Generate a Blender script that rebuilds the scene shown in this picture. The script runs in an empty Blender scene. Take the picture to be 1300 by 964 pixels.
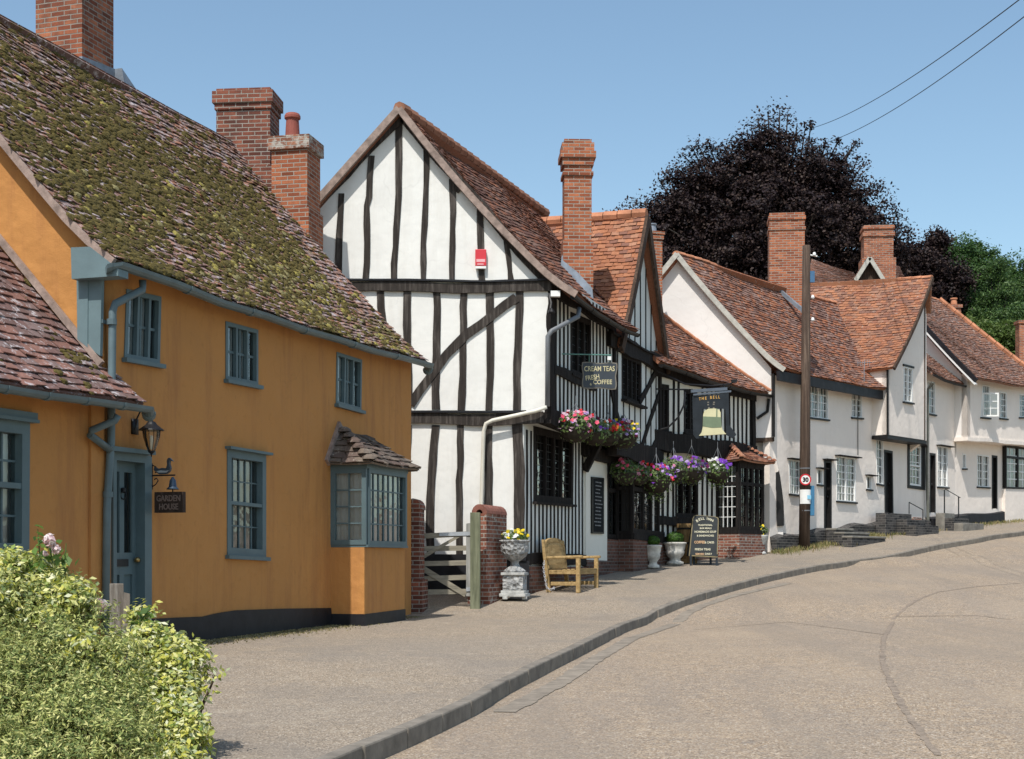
import bpy, bmesh, math, random
import numpy as np
from mathutils import Vector, Matrix
from mathutils.geometry import tessellate_polygon
R = math.radians
random.seed(7)
S = bpy.context.scene
COL = S.collection
# ------------------------------------------------------------------ camera
F = 1850.0; HZ = 712.0; CX = 650.0; EZ = 1.6
cam_d = bpy.data.cameras.new('camera'); cam = bpy.data.objects.new('camera', cam_d); COL.objects.link(cam)
cam.location = (0, 0, EZ); cam.rotation_euler = (R(90), 0, 0)
cam_d.sensor_width = 36; cam_d.sensor_fit = 'HORIZONTAL'; cam_d.lens = 36 * F / 1300
cam_d.shift_y = (HZ - 482) / 1300; cam_d.clip_start = .1; cam_d.clip_end = 2000
S.camera = cam
# ------------------------------------------------------------------ light
SUN_AZ = R(18.3); SUN_EL = R(57)
W = bpy.data.worlds.new('World'); S.world = W; W.use_nodes = True
nt = W.node_tree
sky = nt.nodes.new('ShaderNodeTexSky'); sky.sky_type = 'NISHITA'; sky.sun_disc = False
sky.sun_elevation = SUN_EL; sky.sun_rotation = R(198.3)
sky.altitude = 0; sky.air_density = 1.0; sky.dust_density = 1.3; sky.ozone_density = 1.0
bg = nt.nodes['Background']; bg.inputs['Strength'].default_value = 0.15
tint = nt.nodes.new('ShaderNodeMix'); tint.data_type = 'RGBA'; tint.blend_type = 'MULTIPLY'; tint.inputs[0].default_value = 1
tint.inputs[7].default_value = (1.0, 1.075, 1.02, 1); nt.links.new(sky.outputs[0], tint.inputs[6]); nt.links.new(tint.outputs[2], bg.inputs[0])
sd = bpy.data.lights.new('sun', 'SUN'); sd.energy = 4.05; sd.angle = R(.53); sd.color = (1, .955, .89)
sun = bpy.data.objects.new('sun', sd); COL.objects.link(sun)
tosun = Vector((-math.sin(SUN_AZ) * math.cos(SUN_EL), -math.cos(SUN_AZ) * math.cos(SUN_EL), math.sin(SUN_EL)))
sun.rotation_euler = (-tosun).to_track_quat('-Z', 'Y').to_euler(); sun.location = tosun * 60
S.view_settings.view_transform = 'Standard'; S.view_settings.look = 'None'
S.view_settings.exposure = 0.13; S.view_settings.gamma = 1.0
S.cycles.max_bounces = 6; S.cycles.diffuse_bounces = 3; S.cycles.transparent_max_bounces = 12
# ------------------------------------------------------------------ mapping the place
TZ = [(-20, .0), (0, .1), (9, .42), (12.5, .50), (15.7, .60), (18, .63), (21, .66), (23.8, .69), (24.6, .80), (25.5, .92), (27, 1.03), (31.4, 1.32), (37, 1.66),
      (39, 1.90), (43, 2.35), (47, 2.62), (50.3, 2.93), (60, 3.8), (80, 5.2), (140, 8), (400, 16), (900, 20)]
def zt(y):
    for (a, za), (b, zb) in zip(TZ, TZ[1:]):
        if y <= b:
            t = (y - a) / (b - a); t = max(0, t)
            return za + (zb - za) * t
    return TZ[-1][1]
def ground(px, py, dz=0.0):
    d = 4.0
    while d < 120:
        if EZ + (HZ - py) / F * d <= zt(d) + dz: break
        d += .02
    return Vector(((px - CX) / F * d, d, zt(d) + dz))
def P(px, py, d): return Vector(((px - CX) / F * d, d, EZ + (HZ - py) / F * d))
class Plane:
    """vertical plane through (ox, oy); u runs along it to the right, n points out to the street"""
    def __init__(s, ox, oy, ux, uy):
        l = math.hypot(ux, uy); s.o = (ox, oy); s.u = (ux / l, uy / l); s.n = (s.u[1], -s.u[0])
    def hit(s, px, py, off=0.0):
        r = (px - CX) / F
        d = ((s.o[0] * s.n[0] + s.o[1] * s.n[1]) + off) / (r * s.n[0] + s.n[1])
        x = r * d
        return ((x - s.o[0]) * s.u[0] + (d - s.o[1]) * s.u[1], EZ + (HZ - py) / F * d)
    def pts(s, lst, off=0.0): return [s.hit(x, y, off) for x, y in lst]
    def w(s, a, z, off=0.0):
        return Vector((s.o[0] + s.u[0] * a + s.n[0] * off, s.o[1] + s.u[1] * a + s.n[1] * off, z))
    def shifted(s, off): return Plane(s.o[0] + s.n[0] * off, s.o[1] + s.n[1] * off, *s.u)
# ------------------------------------------------------------------ objects
def props(o, label=None, cat=None, group=None, kind=None):
    if label: o['label'] = label
    if cat: o['category'] = cat
    if group: o['group'] = group
    if kind: o['kind'] = kind
    return o
def thing(name, label, cat, loc, group=None, rotz=0.0):
    o = bpy.data.objects.new(name, None); COL.objects.link(o); o.location = loc; o.rotation_euler[2] = rotz
    o.empty_display_size = .2
    return props(o, label, cat, group)
def wloc(o):
    v = Vector((0, 0, 0))
    while o is not None: v += o.location; o = o.parent
    return v
def finish(name, verts, faces, mat, parent=None, local=False, smooth=False, recalc=True, uv=True, bevel=0):
    if parent is not None and not local:
        L = wloc(parent); verts = [(v[0] - L.x, v[1] - L.y, v[2] - L.z) for v in verts]
    me = bpy.data.meshes.new(name); me.from_pydata([tuple(v) for v in verts], [], faces)
    if recalc or uv:
        bm = bmesh.new(); bm.from_mesh(me)
        if recalc: bmesh.ops.recalc_face_normals(bm, faces=bm.faces[:])
        bm.normal_update()
        if uv:
            ul = bm.loops.layers.uv.new('UVMap')
            for f in bm.faces:
                n = f.normal
                if abs(n.z) > .8:
                    for l in f.loops: l[ul].uv = (l.vert.co.x, l.vert.co.y)
                else:
                    h = math.hypot(n.x, n.y) or 1; tx, ty = -n.y / h, n.x / h
                    for l in f.loops: l[ul].uv = (l.vert.co.x * tx + l.vert.co.y * ty, l.vert.co.z)
        if smooth:
            for f in bm.faces: f.smooth = True
        bm.to_mesh(me); bm.free()
    o = bpy.data.objects.new(name, me); COL.objects.link(o)
    if mat is not None:
        for m in (mat if isinstance(mat, (list, tuple)) else [mat]): me.materials.append(m)
    if parent is not None: o.parent = parent
    if bevel:
        b = o.modifiers.new('bevel', 'BEVEL'); b.width = bevel; b.segments = 2; b.limit_method = 'ANGLE'; b.angle_limit = R(40)
    return o
class M:
    def __init__(s): s.v = []; s.f = []
    def add(s, vs, fs):
        k = len(s.v); s.v += [Vector(v) for v in vs]; s.f += [tuple(i + k for i in f) for f in fs]; return s
    def hexa(s, b, t):  # b, t: 4 pts each
        return s.add(list(b) + list(t), [(3, 2, 1, 0), (4, 5, 6, 7), (0, 1, 5, 4), (1, 2, 6, 5), (2, 3, 7, 6), (3, 0, 4, 7)])
    def box(s, c, sx, sy, sz, ux=(1, 0)):
        """c = centre of the bottom; sx along ux, sy across"""
        l = math.hypot(*ux); u = Vector((ux[0] / l, ux[1] / l, 0)); n = Vector((-u.y, u.x, 0)); c = Vector(c)
        b = [c + u * (a * sx / 2) + n * (q * sy / 2) for a, q in ((-1, -1), (1, -1), (1, 1), (-1, 1))]
        return s.hexa(b, [p + Vector((0, 0, sz)) for p in b])
    def bar(s, p, q, w, h, up=(0, 0, 1)):
        p = Vector(p); q = Vector(q); d = (q - p).normalized(); up = Vector(up)
        if abs(d.dot(up)) > .98: up = Vector((0, 1, 0))
        r = d.cross(up).normalized(); t = r.cross(d).normalized()
        f = lambda c: [c - r * w / 2 - t * h / 2, c + r * w / 2 - t * h / 2, c + r * w / 2 + t * h / 2, c - r * w / 2 + t * h / 2]
        return s.hexa(f(p), f(q))
    def prism(s, pl, pts, o0, o1):
        n = len(pts)
        vs = [pl.w(a, z, o0) for a, z in pts] + [pl.w(a, z, o1) for a, z in pts]
        return s.add(vs, [tuple(range(n)), tuple(range(2 * n - 1, n - 1, -1))] + [(i, (i + 1) % n, n + (i + 1) % n, n + i) for i in range(n)])
    def tube(s, pts, r, k=8, caps=True):
        pts = [Vector(p) for p in pts]; rs = r if isinstance(r, (list, tuple)) else [r] * len(pts)
        k0 = len(s.v); prev = None; fs = []; vs = []
        for i, p in enumerate(pts):
            d = (pts[min(i + 1, len(pts) - 1)] - pts[max(i - 1, 0)]).normalized()
            if prev is None:
                a = d.orthogonal().normalized()
            else:
                a = prev - d * prev.dot(d); a = a.normalized() if a.length > 1e-6 else d.orthogonal().normalized()
            prev = a; b = d.cross(a)
            for j in range(k):
                t = 2 * math.pi * j / k; vs.append(p + (a * math.cos(t) + b * math.sin(t)) * rs[i])
        for i in range(len(pts) - 1):
            for j in range(k):
                fs.append((i * k + j, i * k + (j + 1) % k, (i + 1) * k + (j + 1) % k, (i + 1) * k + j))
        if caps: fs += [tuple(range(k - 1, -1, -1)), tuple(range((len(pts) - 1) * k, len(pts) * k))]
        return s.add(vs, fs)
    def lathe(s, prof, c=(0, 0, 0), k=20, caps=True):
        c = Vector(c); vs = []; fs = []
        for r, z in prof:
            for j in range(k):
                t = 2 * math.pi * j / k; vs.append(c + Vector((r * math.cos(t), r * math.sin(t), z)))
        for i in range(len(prof) - 1):
            for j in range(k): fs.append((i * k + j, i * k + (j + 1) % k, (i + 1) * k + (j + 1) % k, (i + 1) * k + j))
        if caps: fs += [tuple(range(k - 1, -1, -1)), tuple(range((len(prof) - 1) * k, len(prof) * k))]
        return s.add(vs, fs)
    def dome(s, c, a, b, n, ra, rb, h, k=7, rnd=random):
        c = Vector(c); vs = []; fs = []
        for rr, hh in ((1, -.1), (.85, .45), (.45, .9)):
            for j in range(k):
                t = 2 * math.pi * j / k; q = rr * rnd.uniform(.8, 1.15)
                vs.append(c + a * (math.cos(t) * ra * q) + b * (math.sin(t) * rb * q) + n * (h * hh * rnd.uniform(.85, 1.15)))
        vs.append(c + n * h)
        for i in range(2):
            for j in range(k): fs.append((i * k + j, i * k + (j + 1) % k, (i + 1) * k + (j + 1) % k, (i + 1) * k + j))
        for j in range(k): fs.append((2 * k + j, 2 * k + (j + 1) % k, 3 * k))
        return s.add(vs, fs)
    def build(s, name, mat, parent=None, **kw): return finish(name, s.v, s.f, mat, parent, **kw)
# ------------------------------------------------------------------ materials
def rgb(c): return (c[0], c[1], c[2], 1)
class N:
    def __init__(s, name):
        s.m = bpy.data.materials.new(name); s.m.use_nodes = True; s.t = s.m.node_tree
        s.b = s.t.nodes['Principled BSDF']; s.b.inputs['Specular IOR Level'].default_value = .3
        s.tc = s.t.nodes.new('ShaderNodeTexCoord')
    def n(s, typ, **kw):
        x = s.t.nodes.new(typ)
        for k, v in kw.items(): setattr(x, k, v)
        return x
    def l(s, a, b): s.t.links.new(a, b)
    def coord(s, scale=(1, 1, 1), src='Object'):
        m = s.n('ShaderNodeMapping'); m.inputs['Scale'].default_value = scale; s.l(s.tc.outputs[src], m.inputs[0]); return m.outputs[0]
    def noise(s, scale, detail=4, rough=.6, co=None, dist=0):
        x = s.n('ShaderNodeTexNoise'); x.inputs['Scale'].default_value = scale; x.inputs['Detail'].default_value = detail
        x.inputs['Roughness'].default_value = rough; x.inputs['Distortion'].default_value = dist
        s.l(co if co is not None else s.tc.outputs['Object'], x.inputs['Vector']); return x.outputs['Fac']
    def ramp(s, fac, stops, interp='LINEAR'):
        x = s.n('ShaderNodeValToRGB'); x.color_ramp.interpolation = interp; e = x.color_ramp.elements
        while len(e) < len(stops): e.new(.5)
        for el, (p, c) in zip(e, stops): el.position = p; el.color = rgb(c) if not isinstance(c, (int, float)) else (c, c, c, 1)
        s.l(fac, x.inputs[0]); return x.outputs[0]
    def mix(s, fac, a, b, mode='MIX'):
        x = s.n('ShaderNodeMix', data_type='RGBA', blend_type=mode)
        for sock, v in ((x.inputs[0], fac), (x.inputs[6], a), (x.inputs[7], b)):
            if isinstance(v, (int, float)): sock.default_value = v
            elif isinstance(v, tuple): sock.default_value = rgb(v)
            else: s.l(v, sock)
        return x.outputs[2]
    def math(s, op, a, b=0.0):
        x = s.n('ShaderNodeMath', operation=op)
        for sock, v in ((x.inputs[0], a), (x.inputs[1], b)):
            if isinstance(v, (int, float)): sock.default_value = v
            else: s.l(v, sock)
        return x.outputs[0]
    def color(s, c):
        if isinstance(c, tuple): s.b.inputs['Base Color'].default_value = rgb(c)
        else: s.l(c, s.b.inputs['Base Color'])
    def rough(s, v):
        if isinstance(v, (int, float)): s.b.inputs['Roughness'].default_value = v
        else: s.l(v, s.b.inputs['Roughness'])
    def bump(s, h, strength=.3, dist=.02):
        x = s.n('ShaderNodeBump'); x.inputs['Strength'].default_value = strength; x.inputs['Distance'].default_value = dist
        s.l(h, x.inputs['Height']); s.l(x.outputs[0], s.b.inputs['Normal'])
def shade(c, k): return tuple(min(1, max(0, v * k)) for v in c)
def mplain(name, c, rough=.6, vary=.12, scale=6, metal=0, bump=.1, bscale=40, spec=.3):
    n = N(name); f = n.noise(scale, 5); n.color(n.ramp(f, [(.3, shade(c, 1 - vary)), (.7, shade(c, 1 + vary))]))
    n.rough(rough); n.b.inputs['Metallic'].default_value = metal; n.b.inputs['Specular IOR Level'].default_value = spec
    if bump: n.bump(n.noise(bscale, 3), bump, .01)
    return n.m
def mplaster(name, c, stain=(.35, .3, .25), amt=.25, bump=.25, streak=True):
    n = N(name)
    base = n.ramp(n.noise(.7, 6, .6), [(.3, shade(c, .93)), (.7, shade(c, 1.04))])
    st = n.noise(1.0, 6, .7, n.coord((3.0, 3.0, .35))) if streak else n.noise(1.5, 6)
    f = n.math('MULTIPLY', n.ramp(st, [(.5, 0.0), (.8, 1.0)]), amt)
    col = n.mix(f, base, tuple(a * b for a, b in zip(c, stain)) if False else stain, 'MIX')
    fine = n.noise(9, 4); col = n.mix(n.math('MULTIPLY', n.ramp(fine, [(.58, 0.0), (.75, 1.0)]), amt * .5), col, shade(c, .7))
    crk = n.n('ShaderNodeTexVoronoi'); crk.feature = 'DISTANCE_TO_EDGE'; crk.inputs['Scale'].default_value = .55; n.l(n.mix(.06, n.tc.outputs['Object'], (0, 0, 0)), crk.inputs['Vector'])
    dv = n.n('ShaderNodeTexNoise'); dv.inputs['Scale'].default_value = 1.7; n.l(n.tc.outputs['Object'], dv.inputs['Vector']); vm = n.n('ShaderNodeVectorMath', operation='ADD'); n.l(n.tc.outputs['Object'], vm.inputs[0]); n.l(dv.outputs['Color'], vm.inputs[1]); n.l(vm.outputs[0], crk.inputs['Vector'])
    ck = n.ramp(crk.outputs['Distance'], [(0.0, .18), (.009, 0.0)]); col = n.mix(n.math('MULTIPLY', ck, n.ramp(n.noise(1.3, 2), [(.45, 0.0), (.6, 1.0)])), col, shade(c, .55))
    n.color(col); n.rough(.85)
    h = n.math('ADD', n.math('MULTIPLY', n.noise(1.1, 3), 2.6), n.math('ADD', n.math('MULTIPLY', n.noise(14, 4), .22), n.math('MULTIPLY', n.noise(70, 2), .06)))
    n.bump(h, bump, .06)
    return n.m
def mtile(name, pal, lichen=.2, lcol=(.42, .38, .38), moss=0.0, mcol=(.09, .08, .03), fine=25, yellow=0.0):
    n = N(name); g = n.n('ShaderNodeNewGeometry')
    k = len(pal); col = n.ramp(g.outputs['Random Per Island'], [((i + .0) / k, c) for i, c in enumerate(pal)], 'CONSTANT')
    big = n.noise(.9, 4); col = n.mix(n.ramp(big, [(.35, 0.0), (.7, .45)]), col, shade(pal[0], .55))
    f2 = n.noise(fine, 5, .65); col = n.mix(n.ramp(f2, [(.3, 0.35), (.6, 0.0)]), col, (.03, .025, .02))
    fl = n.noise(fine * .45, 6, .75); t = .72 - lichen * .5
    col = n.mix(n.ramp(fl, [(t, 0.0), (t + .07, .85)]), col, lcol)
    if yellow: col = n.mix(n.ramp(n.noise(5.5, 5, .7), [(.70 - yellow * .1, 0.0), (.74 - yellow * .1, .9)]), col, (.42, .36, .05))
    if moss:
        fm = n.math('ADD', n.math('MULTIPLY', n.noise(1.1, 3), .55), n.math('MULTIPLY', n.noise(13, 5, .75), .6)); t = .80 - moss * .35
        col = n.mix(n.ramp(fm, [(t, 0.0), (t + .06, .9)]), col, mcol)
    n.color(col); n.rough(.9); n.b.inputs['Specular IOR Level'].default_value = .15
    n.bump(n.noise(fine * 2, 5, .7), .5, .012)
    return n.m
def mbrick(name, c1, c2, mortar, dark=(.07, .045, .04), damt=.5, lich=.0, scale=1.0):
    n = N(name)
    b = n.n('ShaderNodeTexBrick'); n.l(n.tc.outputs['UV'], b.inputs['Vector'])
    b.offset = .5; b.inputs['Scale'].default_value = scale; b.inputs['Brick Width'].default_value = .225; b.inputs['Row Height'].default_value = .072
    b.inputs['Mortar Size'].default_value = .009; b.inputs['Mortar Smooth'].default_value = .3; b.inputs['Bias'].default_value = 0
    b.inputs['Color1'].default_value = rgb((0, 0, 0)); b.inputs['Color2'].default_value = rgb((1, 1, 1)); b.inputs['Mortar'].default_value = rgb((.5, .5, .5))
    sep = b.outputs['Color']
    bc = n.ramp(sep, [(0, shade(c1, .6)), (.25, c1), (.6, c2), (.85, shade(c2, 1.25)), (1, shade(c1, .75))])
    nb = n.noise(3, 4); bc = n.mix(n.ramp(nb, [(.42, 0.0), (.68, damt)]), bc, dark)
    bc = n.mix(n.ramp(n.noise(45, 4), [(.35, .35), (.65, 0.0)]), bc, shade(c1, .5))
    mc = n.mix(n.ramp(n.noise(8, 4), [(.4, 0.0), (.7, .6)]), mortar, shade(mortar, .55))
    col = n.mix(b.outputs['Fac'], bc, mc)
    if lich: col = n.mix(n.ramp(n.noise(6, 5, .7), [(.66 - lich * .3, 0.0), (.74 - lich * .3, .8)]), col, (.45, .43, .38))
    n.color(col); n.rough(.9); n.b.inputs['Specular IOR Level'].default_value = .15
    h = n.math('ADD', n.math('MULTIPLY', n.math('SUBTRACT', 1.0, b.outputs['Fac']), 1.0), n.math('MULTIPLY', n.noise(60, 3), .35))
    n.bump(h, .7, .01)
    return n.m
def mtimber(name, c1, c2, sc=(18, 18, 1.4), bump=.6):
    n = N(name); co = n.coord(sc); f = n.noise(1, 6, .7, co, .3)
    f2 = n.noise(2.5, 3)
    col = n.ramp(f, [(.3, shade(c1, .5)), (.5, c1), (.7, c2)]); col = n.mix(n.ramp(f2, [(.4, 0.0), (.7, .5)]), col, shade(c1, .6))
    n.color(col); n.rough(.85); n.bump(f, bump, .02); n.b.inputs['Specular IOR Level'].default_value = .2
    return n.m
def mleaf(name, pal, trans=.35, rough=.5, spec=.3):
    n = N(name); g = n.n('ShaderNodeNewGeometry'); k = len(pal)
    col = n.ramp(g.outputs['Random Per Island'], [((i + .5) / k, c) for i, c in enumerate(pal)])
    n.color(col); n.rough(rough); n.b.inputs['Specular IOR Level'].default_value = spec
    tr = n.n('ShaderNodeBsdfTranslucent'); n.l(n.mix(.5, col, shade(pal[len(pal) // 2], 1.4)), tr.inputs[0])
    mx = n.n('ShaderNodeMixShader'); mx.inputs[0].default_value = trans
    out = n.t.nodes['Material Output']; n.l(n.b.outputs[0], mx.inputs[1]); n.l(tr.outputs[0], mx.inputs[2]); n.l(mx.outputs[0], out.inputs[0])
    return n.m
def mglass(name, tint=(.8, .85, .85), wav=.25):
    n = N(name); out = n.t.nodes['Material Output']
    fr = n.n('ShaderNodeFresnel'); fr.inputs[0].default_value = 1.55
    gl = n.n('ShaderNodeBsdfGlossy'); gl.inputs['Roughness'].default_value = .04
    tp = n.n('ShaderNodeBsdfTransparent'); tp.inputs[0].default_value = rgb(tint)
    bp = n.n('ShaderNodeBump'); bp.inputs['Strength'].default_value = wav; bp.inputs['Distance'].default_value = .03
    n.l(n.noise(3.5, 2), bp.inputs['Height']); n.l(bp.outputs[0], gl.inputs['Normal'])
    mx = n.n('ShaderNodeMixShader'); n.l(n.math('MULTIPLY', fr.outputs[0], 2.2), mx.inputs[0]); n.l(tp.outputs[0], mx.inputs[1]); n.l(gl.outputs[0], mx.inputs[2])
    n.l(mx.outputs[0], out.inputs[0]); return n.m
ORANGE = mplaster('orange_limewash', (.50, .232, .070), (.30, .125, .05), .8, .5)
ORANGE2 = ORANGE
CREAM = mplaster('cream_limewash', (.80, .78, .70), (.6, .55, .45), .16, .22)
WHITEP = mplaster('white_limewash', (.79, .78, .74), (.50, .46, .40), .36, .2)
WHITEST = mplaster('studwork_plaster', (.68, .70, .67), (.42, .42, .40), .3, .25)
PINKW = mplaster('pale_pink_plaster', (.83, .745, .67), (.58, .52, .47), .25, .3)
PINKG = mplaster('pale_gable_plaster', (.80, .755, .715), (.66, .60, .56), .14, .18)
TAR = mplain('black_tar', (.013, .013, .016), .55, .4, 5, bump=.4, bscale=8)
BLUEP = mplain('blue_grey_paint', (.098, .145, .158), .45, .12, 3, bump=.05)
BLUEP2 = mplain('gutter_paint', (.11, .155, .17), .4, .15, 4, bump=.05)
BLUEPL = mplain('pale_blue_board_paint', (.14, .20, .215), .5, .12, 3, bump=.1)
BLACKP = mplain('black_paint', (.012, .011, .011), .5, .4, 5, bump=.2)
OAKW = mtimber('weathered_oak', (.046, .038, .033), (.14, .122, .108))
OAKB = mtimber('blackened_oak', (.016, .013, .012), (.045, .038, .034))
BARGE = mplain('bargeboard_mortar', (.30, .225, .19), .9, .35, 8, bump=.5, bscale=25)
BARGEW = mplain('pale_bargeboard', (.45, .43, .38), .8, .2, 8, bump=.3, bscale=25)
WHITEPT = mplain('white_paint', (.78, .78, .76), .5, .06, 4, bump=.05)
GLASS = mglass('window_glass'); GLASSD = mglass('leaded_glass', (.35, .38, .4), .6)
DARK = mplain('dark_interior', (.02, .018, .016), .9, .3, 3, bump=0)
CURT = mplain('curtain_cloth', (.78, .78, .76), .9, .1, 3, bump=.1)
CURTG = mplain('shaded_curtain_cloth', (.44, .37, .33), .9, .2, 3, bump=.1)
LEAD = mplain('lead_sheet', (.22, .25, .29), .5, .25, 6, metal=.2, bump=.2)
IRON = mplain('black_iron', (.012, .012, .014), .45, .3, 8, bump=.1)
GREYPIPE = mplain('grey_pipe_paint', (.16, .17, .185), .45, .1, 4)
CREAMPIPE = mplain('cream_pipe_paint', (.68, .65, .56), .5, .08, 4)
BRICK = mbrick('orange_red_brick', (.33, .10, .05), (.44, .155, .075), (.36, .32, .27), damt=.35)
BRICKO = mbrick('old_stack_brick', (.29, .09, .05), (.40, .15, .08), (.29, .26, .225), damt=.75)
BRICKD = mbrick('dark_sooty_brick', (.19, .065, .045), (.27, .095, .06), (.33, .30, .26), damt=.75)
BRICKW = mbrick('weathered_wall_brick', (.25, .09, .06), (.34, .14, .09), (.42, .38, .33), damt=.5, lich=.3)
BRICKP = mbrick('plinth_brick', (.15, .075, .055), (.20, .09, .065), (.20, .18, .16), damt=.6)
BRICKG = mbrick('grey_step_brick', (.05, .05, .05), (.10, .092, .088), (.15, .14, .13), dark=(.02, .02, .022), damt=.7)
T_A = mtile('mossy_clay_tiles', [(.30, .16, .12), (.22, .13, .11), (.36, .20, .15), (.19, .12, .11), (.27, .20, .19), (.33, .15, .09)], .40, (.46, .41, .42), .52, (.10, .075, .02), 22, .3)
T_Z = mtile('lean_clay_tiles', [(.25, .13, .105), (.20, .12, .11), (.29, .15, .12), (.17, .11, .10), (.24, .17, .16)], .34, (.50, .47, .48), .25, (.09, .085, .03), 18)
T_B = mtile('brown_clay_tiles', [(.22, .10, .07), (.13, .07, .06), (.30, .13, .08), (.17, .10, .085), (.22, .14, .115)], .2, (.36, .30, .27), .12)
T_C = mtile('orange_clay_tiles', [(.41, .17, .09), (.33, .14, .085), (.46, .20, .11), (.37, .155, .09), (.24, .12, .09), (.43, .22, .14)], .14, (.40, .34, .28), .0)
T_D = mtile('mottled_red_tiles', [(.29, .12, .075), (.15, .08, .065), (.38, .155, .085), (.20, .115, .095), (.29, .18, .15)], .3, (.42, .36, .32), .12, yellow=.1)
T_F = mtile('bright_orange_tiles', [(.38, .16, .09), (.30, .13, .085), (.43, .19, .105), (.23, .12, .09), (.35, .185, .125)], .26, (.42, .37, .32), .08)
T_H = mtile('faded_red_tiles', [(.24, .12, .085), (.18, .10, .08), (.28, .135, .09), (.22, .14, .12)], .33, (.42, .37, .33), .2, yellow=.3)
RIDGE = mplain('ridge_clay', (.46, .20, .11), .85, .35, 3, bump=.3, bscale=20)
T_BAY = mtile('bay_stone_tiles', [(.16, .125, .105), (.11, .09, .08), (.20, .16, .13), (.14, .10, .085)], .3, (.30, .27, .23), .2, (.10, .09, .05), 18)
MOSS = mplain('moss', (.100, .076, .020), .95, .45, 30, bump=.9, bscale=120)
TUFT = mplain('yellow_moss', (.27, .225, .06), .95, .35, 30, bump=.9, bscale=120)
TUFT2 = mplain('pale_lichen', (.22, .19, .085), .95, .35, 30, bump=.9, bscale=120)
# ------------------------------------------------------------------ builders
def wall(name, pl, outline, holes, thick, mat, parent, off=0.0, wob=0.0):
    bm = bmesh.new()
    for lp in [list(outline)] + [list(h) for h in holes]:
        vs = [bm.verts.new((a, z, 0)) for a, z in lp]
        for i in range(len(vs)): bm.edges.new((vs[i], vs[(i + 1) % len(vs)]))
    be = bm.edges[:]
    bmesh.ops.triangle_fill(bm, use_beauty=True, use_dissolve=False, edges=be)
    bm.verts.index_update(); n = len(bm.verts)
    flat = [(v.co.x, v.co.y) for v in bm.verts]; tri = [tuple(v.index for v in f.verts) for f in bm.faces]
    bd = [(e.verts[0].index, e.verts[1].index) for e in bm.edges if len(e.link_faces) == 1]; bm.free()
    vs = [pl.w(a, z, off) for a, z in flat] + [pl.w(a, z, off - thick) for a, z in flat]
    fs = tri + [tuple(i + n for i in reversed(t)) for t in tri] + [(a, b, b + n, a + n) for a, b in bd]
    return finish(name, vs, fs, mat, parent)
def bl(q, a, b):
    """q = TL TR BR BL ; a along, b up"""
    TL, TR, BR, BL = q
    x = (1 - a) * ((1 - b) * BL[0] + b * TL[0]) + a * ((1 - b) * BR[0] + b * TR[0])
    z = (1 - a) * ((1 - b) * BL[1] + b * TL[1]) + a * ((1 - b) * BR[1] + b * TR[1])
    return (x, z)
def qsize(q): return abs(q[1][0] - q[0][0] + q[2][0] - q[3][0]) / 2, abs(q[0][1] - q[3][1] + q[1][1] - q[2][1]) / 2
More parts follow.
